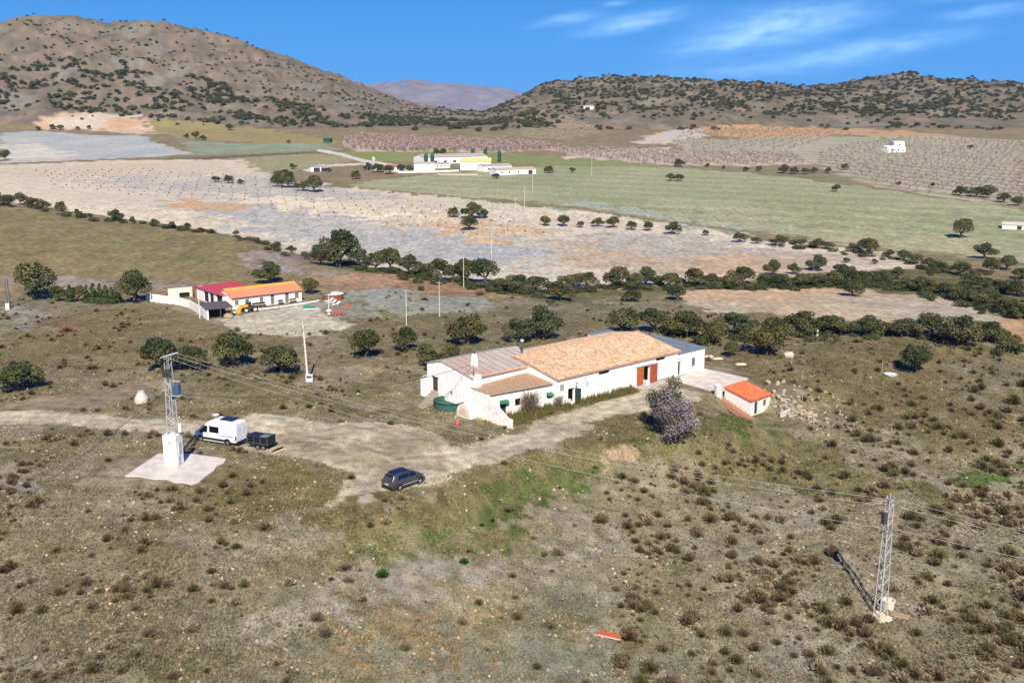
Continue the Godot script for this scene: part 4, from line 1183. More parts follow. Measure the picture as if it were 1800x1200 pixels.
func build_scrub() -> void:
	var rnd := RandomNumberGenerator.new()
	rnd.seed = 5
	var kinds: Array[ArrayMesh] = [
		shrub_mesh(1, [rgb(104, 90, 72), rgb(90, 79, 62), rgb(118, 105, 84)], 1.0, 420), shrub_mesh(2, [rgb(86, 82, 55), rgb(98, 92, 64), rgb(78, 76, 50)], 1.0, 420),
		shrub_mesh(3, [rgb(132, 118, 98), rgb(108, 98, 82), rgb(150, 136, 108)], 1.1, 360), shrub_mesh(4, [rgb(104, 84, 66), rgb(90, 74, 58), rgb(84, 78, 54)], 1.25, 420),
		shrub_mesh(5, [rgb(82, 82, 52), rgb(96, 92, 60), rgb(104, 92, 66)], 0.95, 420)]
	var words := ["dry brown cushion shrub", "dark olive cushion shrub", "grey twiggy shrub", "rusty brown upright shrub", "low olive green shrub"]
	var found := []
	var tries := 0
	while found.size() < 6000 and tries < 160000:
		tries += 1
		var d := 55.0 + 157.0 * pow(rnd.randf(), 1.3)
		var x := rnd.randf_range(-0.56, 0.56) * d
		if clear_spot(x, d, 0.4) or (absf(x - 7.3) < 1.4 and absf(d - 78.0) < 3.5):
			continue
		var n := n_patch.get_noise_2d(x * 0.9 + 40.0, d * 0.9)
		var below := smoothstep(6.0, 20.0, look(edge_tab, x, -110.0, 2.0) - d)
		var p := 0.16 + 0.9 * smoothstep(0.02, 0.4, n)
		p *= 0.35 + 0.65 * maxf(below, smoothstep(-14.0, -30.0, x)) + 0.25 * smoothstep(30.0, 50.0, x)
		p *= 0.65 + 0.55 * smoothstep(4.0, 18.0, x)
		if x < 8.0 and x > -22.0 and below > 0.3:
			p *= 0.3
		if rnd.randf() > p:
			continue
		var w := 0.24 + 1.25 * pow(rnd.randf(), 3.2)
		if below > 0.4 and x > 3.0:
			w *= 1.38
		found.append([w / sqrt(d * d + 1400.0), x, d, w, (rnd.randi() % 5) if x > -5.0 else [0, 2, 3, 0, 1][rnd.randi() % 5]])
	found.sort_custom(func(a, b): return a[0] > b[0])
	var rest := [[], [], [], [], []]
	var cols := [PackedColorArray(), PackedColorArray(), PackedColorArray(), PackedColorArray(), PackedColorArray()]
	for i in found.size():
		var f: Array = found[i]
		var k: int = f[4]
		var b := Basis(Vector3.UP, rnd.randf() * TAU).scaled(Vector3(f[3], f[3] * rnd.randf_range(0.7, 1.05), f[3] * rnd.randf_range(0.8, 1.2)))
		var p := at(f[1], -f[2], -0.03)
		if i < 285:
			var side := "at lower right" if f[1] > 8.0 else "at lower left" if f[1] < -16.0 else "in the middle foreground"
			var o := tag(obj("shrub", kinds[k], leaf_mat, self), words[k] + " on the stony slope " + side, "shrub", words[k] + "s " + side)
			o.transform = Transform3D(b, p)
			told_apart(o, words[k], "of those nearest " + nearest_mark(f[1], -f[2]))
		else:
			rest[k].append(Transform3D(b, p))
			cols[k].append(Color.WHITE * rnd.randf_range(0.8, 1.2))
	for k in 5:
		scatter("low_scrub", kinds[k], leaf_mat, rest[k], cols[k], "small dry shrubs dotted over the stony slopes")
	# single green bushes
	var green := shrub_mesh(9, [rgb(44, 84, 26), rgb(54, 98, 32), rgb(38, 70, 24)], 1.0, 700)
	var spots := [-11.1, -80.7, 1.3, -4.3, -84.9, 1.0, -1.9, -93.5, 0.6, -2.9, -92.3, 0.6, 69.2, -135.2, 2.5]
	var say := ["bright green round bush, largest, at the edge of the pale strip", "bright green bush right of the largest one on the pale strip", "small green bush high on the bank below the track", "smaller green bush beside another below the track", "dark green bush at the right edge of the meadow"]
	for i in 5:
		var o := tag(obj("bush", green as ArrayMesh, leaf_mat, self, at(spots[i * 3], spots[i * 3 + 1], -0.05)), say[i], "bush")
		if i == 4:
			o.mesh = kinds[1]
		o.scale = Vector3.ONE * spots[i * 3 + 2] * 1.05
	var rust := tag(obj("bush", kinds[3], leaf_mat, self, at(31.0, -91.7, -0.05)), "tall rusty brown bush left of the lower pylon at its shadow's end", "bush")
	rust.scale = Vector3(1.7, 2.2, 1.7)
	# grass
	var blade := Shape.new()
	for i in 9:
		var an := rnd.randf() * TAU
		var o := Vector3(cos(an), 0, sin(an)) * rnd.randf_range(0.0, 0.35)
		var w := Vector3(-sin(an), 0, cos(an)) * 0.09
		blade.tint = Color.WHITE * rnd.randf_range(0.75, 1.2)
		blade.tri(o - w, o + w, o * 1.7 + Vector3(0, rnd.randf_range(0.5, 1.0), 0), Vector3(cos(an), 0.3, sin(an)))
	var bm := blade.mesh()
	var where := []
	var gc := PackedColorArray()
	for i in 260000:
		var d := 54.0 + 138.0 * pow(rnd.randf(), 1.7)
		var x := rnd.randf_range(-0.55, 0.55) * d
		if n_patch.get_noise_2d(x + 900.0, d) < -0.12 and rnd.randf() < 0.7:
			continue
		if clear_spot(x, d):
			continue
		var c := ground_colour(x, d, 0.0, 0.0) * 1.0
		var k := rnd.randf_range(0.62, 1.15)
		if rnd.randf() < 0.12:
			c = c.lerp(lin(190, 172, 128), 0.6)
		var y := rnd.randf_range(0.08, 0.28)
		var gw := rnd.randf_range(0.25, 0.5)
		where.append(Transform3D(Basis(Vector3.UP, rnd.randf() * TAU).scaled(Vector3(gw, y, gw)), at(x, -d, -0.01)))
		gc.append(Color(c.x * k, c.y * k, c.z * k))
	scatter("grass", bm, leaf_mat, where, gc, "short dry grass and winter weeds on the slopes")
	# tall weeds along the facade
	where = []
	gc = PackedColorArray()
	for i in 1500:
		var al := rnd.randf_range(-8.6, 13.6)
		if al > 1.6 and al < 3.4 and rnd.randf() < 0.8:
			continue
		var far := rnd.randf()
		var pe := 0.25 + far * (3.0 if al < 0.0 else 1.3) - (2.4 if al < 0.2 else 0.0) + (al * -0.15 if al < 0.0 else 0.0)
		if al < 0.2:
			pe = -2.2 - al * 0.16 + far * 3.2
		var q := Vector3(5.6, 0, -122.5) + Vector3(0.7513, 0, -0.66) * al + Vector3(0.66, 0, 0.7513) * pe
		var y := rnd.randf_range(0.5, 1.35) * (1.0 - 0.5 * far)
		where.append(Transform3D(Basis(Vector3.UP, rnd.randf() * TAU).scaled(Vector3(0.55, y, 0.55)), at(q.x, q.z, -0.02)))
		var c := [rgb(96, 98, 52), rgb(112, 104, 60), rgb(122, 104, 72), rgb(82, 92, 46)][rnd.randi() % 4] as Color
		gc.append(c * rnd.randf_range(0.7, 1.15))
	scatter("weeds", bm, leaf_mat, where, gc, "tall green and brown weeds along the white facade")
	# stones
	var stones: Array[ArrayMesh] = []
	for v in 4:
		var s := Shape.new()
		s.ball(Vector3(0, 0.12, 0), Vector3(0.5, 0.3, 0.4), 4, 6, rnd, 0.22)
		stones.append(s.mesh())
	var sm: Array = [worn(180, 166, 145, 156, 140, 118, 1.5, 2), worn(170, 162, 152, 142, 134, 124, 1.5, 3)]
	var st := []
	tries = 0
	while st.size() < 4200 and tries < 60000:
		tries += 1
		var d := 62.0 + 80.0 * pow(rnd.randf(), 1.4)
		var x := rnd.randf_range(-0.55, 0.55) * d
		var n := n_blot.get_noise_2d(x / 9.0 - 20.0, d / 6.0)
		if rnd.randf() > 0.1 + smoothstep(0.05, 0.4, n) or clear_spot(x, d):
			continue
		st.append([x, d, 0.06 + 0.2 * pow(rnd.randf(), 3.5)])
	for i in 60:
		st.append([rnd.randf_range(36.0, 44.0), rnd.randf_range(118.0, 134.0), rnd.randf_range(0.15, 0.3)])
	st.sort_custom(func(a, b): return a[2] / a[1] > b[2] / b[1])
	var grit := []
	var gcol := PackedColorArray()
	for i in st.size():
		var w: float = st[i][2] * 1.5
		var t := Transform3D(Basis.from_euler(Vector3(rnd.randfn() * 0.3, rnd.randf() * TAU, rnd.randfn() * 0.3)).scaled(Vector3.ONE * w), at(st[i][0], -st[i][1], -0.02))
		if i < 150:
			var side := "right" if st[i][0] > 8.0 else "left" if st[i][0] < -14.0 else "middle"
			var o := tag(obj("stone", stones[i % 4], sm[i % 2], self), "pale loose stone lying on the slope in the %s foreground" % side, "stone", "pale stones on the %s foreground slope" % side)
			o.transform = t
			told_apart(o, "pale loose stone", "of those nearest " + nearest_mark(st[i][0], -st[i][1]))
		else:
			grit.append(t)
			gcol.append([rgb(196, 178, 148), rgb(180, 170, 158), rgb(176, 146, 112)][rnd.randi() % 3])
	scatter("gravel", stones[0], leaf_mat, grit, gcol, "small pale stones strewn over the slope")
	# pile of pale rubble right of the orange-roofed store
	var heap := PackedFloat32Array([36.0, -134.2, 35.6, -130.3, 36.1, -128.8, 36.5, -127.9, 37.1, -127.0, 37.6, -126.2, 37.8, -124.8, 35.5, -128.5, 35.1, -130.0, 36.3, -126.4])
	for i in 70:
		var k := (rnd.randi() % (heap.size() / 2)) * 2
		var o := tag(obj("rubble_block", stones[i % 4], sm[i % 2], self), "pale broken block in the rubble bank beside the orange-roofed store", "rubble", "rubble bank beside the orange-roofed store")
		o.transform = Transform3D(Basis.from_euler(Vector3(rnd.randfn() * 0.5, rnd.randf() * TAU, rnd.randfn() * 0.5)).scaled(Vector3.ONE * rnd.randf_range(0.35, 0.95)), at(heap[k] + rnd.randfn() * 0.9, heap[k + 1] + rnd.randfn() * 0.9, rnd.randf_range(-0.1, 0.25)))
		told_apart(o, "pale broken rubble block", "in the store's bank, %s part" % ("upper" if o.position.z < -128.0 else "middle" if o.position.z < -124.0 else "lower"))

# ---------- the white farmhouse, the tiled barn and what is joined to them ----------
func wall_panel(s: Shape, x0: float, x1: float, y0: float, y1: float, z: float, thick: float, holes: Array) -> void:
	# a wall in the plane z with rectangular openings [xa, ya, xb, yb], cut into strips
	var xs := [x0, x1]
	for h in holes:
		xs.append(h[0])
		xs.append(h[2])
	xs.sort()
	for i in xs.size() - 1:
		if xs[i + 1] - xs[i] < 0.001:
			continue
		var m: float = (xs[i] + xs[i + 1]) / 2.0
		var y := y0
		var here := []
		for h in holes:
			if h[0] < m and h[2] > m:
				here.append(h)
		here.sort_custom(func(a, b): return a[1] < b[1])
		for h in here:
			if h[1] > y + 0.001:
				s.box(Vector3(m, (y + h[1]) / 2.0, z - thick / 2.0), Vector3(xs[i + 1] - xs[i], h[1] - y, thick))
			y = h[3]
		if y1 > y + 0.001:
			s.box(Vector3(m, (y + y1) / 2.0, z - thick / 2.0), Vector3(xs[i + 1] - xs[i], y1 - y, thick))

func side_wall(s: Shape, pts: Array, x0: float, x1: float) -> void:
	# outline given as (distance back from the front, height), pushed along x
	var k := s.v.size()
	s.prism(pts, x0, x1)
	for i in range(k, s.v.size()):
		var p := s.v[i]
		s.v[i] = Vector3(p.z, p.y, -p.x)
		var q := s.n[i]
		s.n[i] = Vector3(q.z, q.y, -q.x)

func roof_sheet(s: Shape, a: Vector3, b: Vector3, c: Vector3, d: Vector3, thick: float) -> void:
	# slab under the four top corners
	var dn := Vector3(0, -thick, 0)
	s.quad(a, b, c, d, Vector3.UP)
	s.quad(a + dn, b + dn, c + dn, d + dn, Vector3.DOWN)
	var m := (a + b + c + d) / 4.0
	for e in [[a, b], [b, c], [c, d], [d, a]]:
		s.quad(e[0], e[1], e[1] + dn, e[0] + dn, (e[0] + e[1]) / 2.0 - m)

func tile_slope(parent: Node3D, a: Vector3, b: Vector3, d: Vector3, rnd: RandomNumberGenerator, tones: Array, pitch_x: float, pitch_y: float, mat: Material) -> void:
	# curved clay tiles laid from eave corner a along a-b, up towards d
	var t := Shape.new()
	for i in 5:
		var a0 := PI * i / 5.0
		var a1 := PI * (i + 1) / 5.0
		var r0 := pitch_x * 0.5
		var p0 := Vector3(-cos(a0) * r0, sin(a0) * r0 * 0.75, 0)
		var p1 := Vector3(-cos(a1) * r0, sin(a1) * r0 * 0.75, 0)
		var back := Vector3(0, 0, -pitch_y * 1.2)
		t.quad(p0 * 1.05 + Vector3(0, 0.02, 0), p1 * 1.05 + Vector3(0, 0.02, 0), p1 * 0.85 + back, p0 * 0.85 + back, p0 + p1 + Vector3.UP * 0.01)
		t.tri(p0 * 1.05 + Vector3(0, 0.02, 0), p1 * 1.05 + Vector3(0, 0.02, 0), Vector3(0, 0.02, 0), Vector3(0, 0, 1))
	var ex := (b - a).normalized()
	var ey := (d - a).normalized()
	var up := ex.cross(-ey).normalized()
	if up.y < 0:
		up = -up
	var bs := Basis(ex, up, -ey)
	var nx := int((b - a).length() / pitch_x)
	var ny := int((d - a).length() / pitch_y)
	var where := []
	var mm := MultiMesh.new()
	mm.transform_format = MultiMesh.TRANSFORM_3D
	mm.use_colors = true
	mm.mesh = t.mesh()
	mm.instance_count = nx * ny
	var buf := PackedFloat32Array()
	for i in nx:
		var slip := rnd.randfn() * 0.02
		for j in ny:
			var p := a + ex * (i + 0.5) * pitch_x + ey * (j * pitch_y + slip) + up * (0.02 + rnd.randf() * 0.02)
			var c: Color = tones[rnd.randi() % tones.size()] * rnd.randf_range(0.82, 1.15)
			buf.append_array(PackedFloat32Array([bs.x.x, bs.y.x, bs.z.x, p.x, bs.x.y, bs.y.y, bs.z.y, p.y, bs.x.z, bs.y.z, bs.z.z, p.z, c.r, c.g, c.b, 1.0]))
	mm.buffer = buf
	var o := MultiMeshInstance3D.new()
	o.name = "roof_tiles"
	o.multimesh = mm
	o.material_override = mat
	o.set_meta("kind", "stuff")
	parent.add_child(o, true)

var white_wall: StandardMaterial3D
var grey_wood: StandardMaterial3D

func door(called: String, parent: Node3D, at_: Vector3, w: float, h: float, mat: Material, planks := 4, turn := 0.0, label := "") -> Node3D:
	# a ledged door of planks; at_ is the foot of its hinge edge, x runs along the leaf
	var o := box_part(called, Vector3(w / 2.0, h / 2.0, 0), Vector3(w, h, 0.04), mat, parent)
	o.position = at_
	o.rotation.y = turn
	for i in planks:
		var pw := w / planks
		box_part("plank", Vector3(pw * (i + 0.5), h / 2.0, 0.035), Vector3(pw - 0.02, h - 0.04, 0.03), mat, o)
	for y in [0.18, 0.5, 0.82]:
		box_part("ledge", Vector3(w / 2.0, h * y, 0.065), Vector3(w - 0.06, 0.1, 0.03), mat, o)
	if label != "":
		o.set_meta("label", label)
	return o

func window(parent: Node3D, x0: float, y0: float, x1: float, y1: float, z: float, frame: Material, pane: Material, bars := 1) -> void:
	var c := Vector3((x0 + x1) / 2.0, (y0 + y1) / 2.0, z)
	var w := x1 - x0
	var h := y1 - y0
	var s := Shape.new()
	for k in [-1.0, 1.0]:
		s.box(Vector3(k * (w / 2.0 - 0.03), 0, 0), Vector3(0.06, h, 0.07))
		s.box(Vector3(0, k * (h / 2.0 - 0.03), 0), Vector3(w - 0.12, 0.06, 0.07))
	for i in bars:
		s.box(Vector3(-w / 2.0 + w * (i + 1) / (bars + 1), 0, 0), Vector3(0.04, h - 0.12, 0.05))
	var o := obj("window", s.mesh(), frame, parent, c)
	box_part("pane", Vector3(0, 0, -0.02), Vector3(w - 0.1, h - 0.1, 0.012), pane, o)

func build_house() -> void:
	var rnd := RandomNumberGenerator.new()
	rnd.seed = 9
	white_wall = worn(246, 245, 241, 232, 228, 220, 3.0, 5, 0.9, 0.36, 0.6, 0.5)
	var stained := worn(242, 240, 234, 212, 205, 194, 2.2, 6, 0.9, 0.36, 1.0, 0.45)
	var clay := paint(204, 156, 120, 0.9)
	var tile_mat := StandardMaterial3D.new()
	tile_mat.vertex_color_use_as_albedo = true
	tile_mat.roughness = 0.9
	tile_mat.cull_mode = BaseMaterial3D.CULL_DISABLED
	grey_wood = worn(120, 112, 102, 96, 88, 80, 0.8, 8)
	var red_wood := worn(176, 78, 44, 150, 62, 36, 0.9, 12, 0.75, 0.5, 0.4, 0.2)
	var orange_wood := worn(182, 96, 42, 156, 76, 34, 0.9, 13, 0.75, 0.5, 0.4, 0.2)
	var green_paint := worn(36, 74, 58, 30, 58, 48, 0.9, 14, 0.6)
	var frame_grey := paint(150, 150, 148, 0.6)
	var dark := glass()
	var concrete := worn(186, 180, 170, 164, 158, 148, 2.5, 15)
	var A := Vector3(5.6, 0.0, -122.5)
	# --- barn ---
	var b := thing("barn", "long white barn with pale orange tiled roof and red double doors", "barn", A, 41.3)
	var s := Shape.new()
	var holes := [[7.5, 3.0, 9.55, 3.5], [18.7, 3.05, 20.7, 3.5], [1.95, 0.12, 3.2, 2.2], [16.1, 0.3, 17.6, 2.75]]
	wall_panel(s, 0, 23.4, -0.8, 3.72, 0, 0.45, holes)
	side_wall(s, [Vector2(0.45, -0.8), Vector2(13, -0.8), Vector2(13, 4.2), Vector2(7.4, 5.2), Vector2(0.45, 3.8)], 0.0, 0.45)
	side_wall(s, [Vector2(0.45, -0.8), Vector2(13, -0.8), Vector2(13, 4.2), Vector2(7.4, 5.2), Vector2(0.45, 3.8)], 22.95, 23.4)
	s.box(Vector3(11.7, 1.6, -12.8), Vector3(22.5, 5.0, 0.4))
	s.box(Vector3(11.7, 0.02, -6.6), Vector3(22.4, 0.1, 12.2))
	obj("wall", s.mesh(), white_wall, b)
	s = Shape.new()
	roof_sheet(s, Vector3(-0.15, 3.78, 0.3), Vector3(23.55, 3.78, 0.3), Vector3(23.55, 5.28, -7.4), Vector3(-0.15, 5.28, -7.4), 0.12)
	roof_sheet(s, Vector3(-0.15, 5.28, -7.402), Vector3(23.55, 5.28, -7.402), Vector3(23.55, 4.25, -13.2), Vector3(-0.15, 4.25, -13.2), 0.12)
	var roof := obj("roof", s.mesh(), clay, b)
	var tones := [rgb(202, 172, 138), rgb(194, 160, 126), rgb(210, 184, 152), rgb(184, 148, 114), rgb(204, 179, 148)]
	tile_slope(roof, Vector3(-0.15, 3.8, 0.36), Vector3(23.6, 3.8, 0.36), Vector3(-0.15, 5.3, -7.35), rnd, tones, 0.235, 0.42, tile_mat)
	tile_slope(roof, Vector3(23.6, 4.27, -13.2), Vector3(-0.15, 4.27, -13.2), Vector3(23.6, 5.3, -7.42), rnd, tones, 0.235, 0.42, tile_mat)
	for i in 56:
		var rs := Shape.new()
		rs.tube(Vector3(0, 0, 0), Vector3(0.46, 0.02, 0), 0.13, 0.11, 8)
		rs.tint = Color.WHITE
		var rt := obj("ridge_tile", rs.mesh(), clay if i % 3 else paint(226, 184, 146, 0.9), roof, Vector3(-0.2 + i * 0.424, 5.3, -7.4))
	box_part("eave_line", Vector3(11.7, 3.69, 0.12), Vector3(23.6, 0.06, 0.22), grey_wood, b)
	var d1 := door("door", b, Vector3(14.82, 0.32, 0.07), 1.32, 2.42, orange_wood, 5, 0.0, "left sliding door leaf, orange brown planks")
	door("door", b, Vector3(17.56, 0.28, 0.07), 1.4, 2.42, red_wood, 5, 0.0, "right sliding door leaf, red planks")
	box_part("door_frame", Vector3(17.56, 1.5, 0.03), Vector3(0.1, 2.5, 0.1), frame_grey, b)
	box_part("door_rail", Vector3(16.9, 2.84, 0.08), Vector3(4.6, 0.09, 0.1), frame_grey, b)
	box_part("lintel_board", Vector3(16.2, 3.12, 0.03), Vector3(3.5, 0.34, 0.06), paint(222, 220, 214, 0.8), b)
	box_part("door_sill", Vector3(17.2, 0.06, 0.7), Vector3(5.4, 0.36, 1.2), concrete, b)
	box_part("plinth", Vector3(20.9, 0.2, 0.03), Vector3(3.8, 0.5, 0.07), worn(176, 172, 166, 150, 146, 140, 1.2, 4), b)
	door("door", b, Vector3(3.2, 0.12, 0.02), 0.85, 2.05, green_paint, 4, deg_to_rad(-72), "green plank door standing open")
	for w in [[7.5, 3.0, 9.55, 3.5], [18.7, 3.05, 20.7, 3.5]]:
		window(b, w[0] + 0.02, w[1] + 0.02, w[2] - 0.02, w[3] - 0.02, -0.2, paint(60, 58, 54), dark, 2)
	window(b, 0.5, 2.2, 1.2, 3.0, 0.02, frame_grey, paint(150, 158, 160, 0.2), 1)
	var lp := Shape.new()
	lp.tube(Vector3(3.05, 2.9, 0), Vector3(3.05, 2.95, 0.5), 0.03, 0.03, 6)
	lp.lathe([Vector2(0.02, 0.2), Vector2(0.16, 0.0), Vector2(0.14, -0.02)], 10, Vector3(3.05, 2.8, 0.5))
	obj("wall_lamp", lp.mesh(), paint(70, 72, 74, 0.5), b)
	box_part("meter_box", Vector3(4.9, 3.2, 0.07), Vector3(0.3, 0.4, 0.16), paint(205, 203, 198), b)
	var ps := box_part("wall_poster", Vector3(5.36, 2.3, 0.02), Vector3(0.72, 0.95, 0.03), paint(214, 228, 234), b)
	box_part("poster_print", Vector3(5.36, 2.3, 0.04), Vector3(0.5, 0.6, 0.008), paint(160, 196, 212), ps)
	var tank := Shape.new()
	tank.lathe([Vector2(0.0, 0.0), Vector2(0.3, 0.0), Vector2(0.32, 0.5), Vector2(0.26, 0.62), Vector2(0.0, 0.66)], 12)
	tag(obj("white_drum", tank.mesh(), paint(226, 224, 218, 0.6), self, A + Basis(Vector3.UP, deg_to_rad(41.3)) * Vector3(16.6, 0.24, 0.4)), "small white drum standing in the open barn doorway", "drum")
	# --- annex with the blue-grey roof ---
	var x := thing("annex", "low white annex with blue-grey sheet roof right of the barn", "outbuilding", A, 41.3)
	s = Shape.new()
	wall_panel(s, 23.42, 29.9, -0.8, 3.18, -0.5, 0.3, [[24.0, 0.1, 24.75, 2.1], [27.0, 0.9, 27.85, 2.15]])
	side_wall(s, [Vector2(0.8, -0.8), Vector2(9.8, -0.8), Vector2(9.8, 3.55), Vector2(0.8, 3.2)], 29.6, 29.9)
	s.box(Vector3(26.6, 1.3, -9.95), Vector3(6.4, 4.4, 0.3))
	s.box(Vector3(26.6, 0.0, -5.3), Vector3(6.1, 0.1, 8.9))
	obj("wall", s.mesh(), white_wall, x)
	var ar := Node3D.new()
	var sheet_mat := [worn(118, 134, 142, 104, 118, 126, 1.5, 16, 0.6), worn(122, 138, 146, 108, 122, 130, 1.5, 17, 0.6)]
	for i in 6:
		s = Shape.new()
		var x0 := 23.5 + i * 1.1
		roof_sheet(s, Vector3(x0, 3.26, -0.35), Vector3(x0 + 1.09, 3.26, -0.35), Vector3(x0 + 1.09, 3.66, -10.2), Vector3(x0, 3.66, -10.2), 0.06)
		for r in 4:
			s.box(Vector3(x0 + 0.14 + r * 0.27, 3.475, -5.27), Vector3(0.05, 0.05, 9.8), Basis(Vector3.RIGHT, atan2(0.4, 9.85)))
		obj("roof_sheet", s.mesh(), sheet_mat[i % 2], x)
	box_part("fascia", Vector3(26.7, 3.18, -0.42), Vector3(6.7, 0.1, 0.12), paint(112, 124, 132), x)
	door("door", x, Vector3(24.0, 0.1, -0.62), 0.42, 1.98, paint(60, 58, 56), 2, 0.0, "dark half-open door")
	box_part("door_jamb", Vector3(24.82, 1.1, -0.49), Vector3(0.14, 2.1, 0.1), paint(225, 222, 214), x)
	window(x, 27.02, 0.92, 27.83, 2.13, -0.6, frame_grey, paint(120, 128, 130, 0.2), 2)
	for i in 5:
		box_part("window_bar", Vector3(27.1 + i * 0.165, 1.52, -0.48), Vector3(0.025, 1.2, 0.025), paint(110, 110, 108, 0.6), x)
	box_part("window_sill", Vector3(27.42, 0.86, -0.46), Vector3(1.0, 0.06, 0.14), paint(226, 222, 214), x)
	# --- store behind the barn ---
	var rb := thing("rear_store", "low white store with grey sheet roof showing behind the barn ridge", "outbuilding", A, 41.3)
	s = Shape.new()
	s.box(Vector3(24.9, 1.2, -15.0), Vector3(4.6, 4.6, 3.6))
	obj("wall", s.mesh(), white_wall, rb)
	s = Shape.new()
	roof_sheet(s, Vector3(22.6, 3.55, -13.2), Vector3(27.2, 3.55, -13.2), Vector3(27.2, 3.72, -16.9), Vector3(22.6, 3.72, -16.9), 0.08)
	obj("roof", s.mesh(), sheet_mat[0], rb)
	# --- old house ---
	var h := thing("old_farmhouse", "old white two-level farmhouse with grey sheet roof at the left end", "house", A, 41.3)
	s = Shape.new()
	wall_panel(s, -8.8, 3.2, 2.6, 4.42, -5.7, 0.4, [[-7.62, 3.85, -7.3, 4.15], [0.5, 3.8, 0.92, 4.2]])
	side_wall(s, [Vector2(5.7, -0.8), Vector2(14.6, -0.8), Vector2(14.6, 4.7), Vector2(11.4, 5.5), Vector2(5.7, 4.5)], -9.2, -8.8)
	side_wall(s, [Vector2(6.1, 2.0), Vector2(14.6, 2.0), Vector2(14.6, 4.6), Vector2(11.4, 5.4), Vector2(6.1, 4.4)], 2.8, 3.2)
	s.box(Vector3(-2.8, 1.9, -14.4), Vector3(12.0, 5.2, 0.4))
	obj("wall", s.mesh(), white_wall, h)
	var pl := Shape.new()
	pl.box(Vector3(-8.5, 2.2, -5.55), Vector3(1.1, 5.0, 0.9))
	obj("corner_pier", pl.mesh(), stained, h)
	var rm: Array = [worn(182, 176, 164, 160, 150, 138, 1.4, 18, 0.85, 0.5, 0.5), worn(184, 166, 150, 158, 138, 122, 1.4, 19, 0.85, 0.5, 0.5), worn(188, 184, 174, 168, 160, 148, 1.4, 20, 0.85, 0.5, 0.5)]
	var seam := paint(138, 102, 88, 0.9)
	for i in 11:
		var x0 := -9.35 + i * 1.165
		for j in 2:
			s = Shape.new()
			var z0 := -5.35 - j * 3.1
			var z1 := z0 - 3.12
			var y0 := 4.5 + j * 0.52
			roof_sheet(s, Vector3(x0 + 0.02, y0, z0), Vector3(x0 + 1.14, y0, z0), Vector3(x0 + 1.14, y0 + 0.545, z1), Vector3(x0 + 0.02, y0 + 0.545, z1), 0.05)
			obj("roof_sheet", s.mesh(), rm[1] if i < 4 and (i + j) % 2 == 0 or i < 3 else rm[(i + j) % 3 if (i + j) % 3 != 1 else 0], h)
		if i > 0:
			s = Shape.new()
			s.box(Vector3(x0, 5.03, -8.45), Vector3(0.07, 0.05, 6.3), Basis(Vector3.RIGHT, atan2(1.05, 6.2)))
			obj("seam_strip", s.mesh(), seam, h)
	s = Shape.new()
	roof_sheet(s, Vector3(-9.35, 5.55, -11.56), Vector3(3.4, 5.55, -11.56), Vector3(3.4, 4.75, -14.9), Vector3(-9.35, 4.75, -14.9), 0.06)
	obj("rear_roof", s.mesh(), rm[0], h)
	s = Shape.new()
	for i in 30:
		s.tube(Vector3(-9.3 + i * 0.42, 4.47, -5.36), Vector3(-8.9 + i * 0.42, 4.47, -5.36), 0.1, 0.09, 7)
	var ev := obj("eave_tiles", s.mesh(), paint(222, 160, 116, 0.9), h)
	ev.set_meta("kind", "stuff")
	window(h, -7.62, 3.85, -7.3, 4.15, -5.85, paint(90, 86, 80), dark, 0)
	window(h, 0.5, 3.8, 0.92, 4.2, -5.85, paint(90, 86, 80), dark, 0)
	# chimneys
	s = Shape.new()
	s.lathe([Vector2(0.62, -0.3), Vector2(0.6, 0.1), Vector2(0.56, 0.8), Vector2(0.42, 1.35), Vector2(0.34, 1.5), Vector2(0.0, 1.52)], 4, Vector3.ZERO)
	var ch := obj("chimney", s.mesh(), stained, h, Vector3(-6.2, 5.0, -8.6))
	s = Shape.new()
	s.tube(Vector3(0, 1.5, 0), Vector3(0, 1.62, 0), 0.14, 0.14, 8)
	obj("chimney_pot", s.mesh(), paint(60, 56, 52), ch)
	s = Shape.new()
	s.tube(Vector3(0, -0.2, 0), Vector3(0, 1.7, 0), 0.14, 0.14, 10)
	var fl := obj("flue_pipe", s.mesh(), paint(108, 110, 112, 0.4, 0.6), h, Vector3(2.4, 5.1, -9.2))
	s = Shape.new()
	s.lathe([Vector2(0.26, 1.62), Vector2(0.26, 1.86), Vector2(0.0, 1.98)], 10)
	obj("flue_cap", s.mesh(), paint(205, 205, 202, 0.4, 0.3), fl)
	box_part("flue_base", Vector3(0, -0.05, 0), Vector3(0.8, 0.16, 0.8), stained, fl)
	s = Shape.new()
	s.tube(Vector3(-8.95, 3.4, -5.4), Vector3(-8.95, 6.3, -5.4), 0.035, 0.03, 6)
	s.box(Vector3(-8.95, 4.9, -5.4), Vector3(0.16, 1.1, 0.12))
	obj("cable_mast", s.mesh(), paint(104, 104, 104, 0.6), h)
	# lean-to with rusty brown roof, its front turned a little
	var lt := Basis(Vector3.UP, deg_to_rad(-8.6))
	s = Shape.new()
	var lh := [[1.35, 0.0, 2.35, 1.98], [3.55, 0.95, 4.45, 1.9], [8.25, 1.25, 9.0, 1.95]]
	wall_panel(s, 0.05, 9.2, -0.8, 2.92, 0, 0.35, lh)
	var lw := obj("wall", s.mesh(), stained, h)
	lw.position = Vector3(-8.9, 0, -2.3)
	lw.rotation.y = deg_to_rad(-8.6)
	s = Shape.new()
	side_wall(s, [Vector2(2.35, -0.8), Vector2(5.7, -0.8), Vector2(5.7, 3.15), Vector2(2.35, 2.94)], -9.15, -8.85)
	obj("wall", s.mesh(), stained, h)
	s = Shape.new()
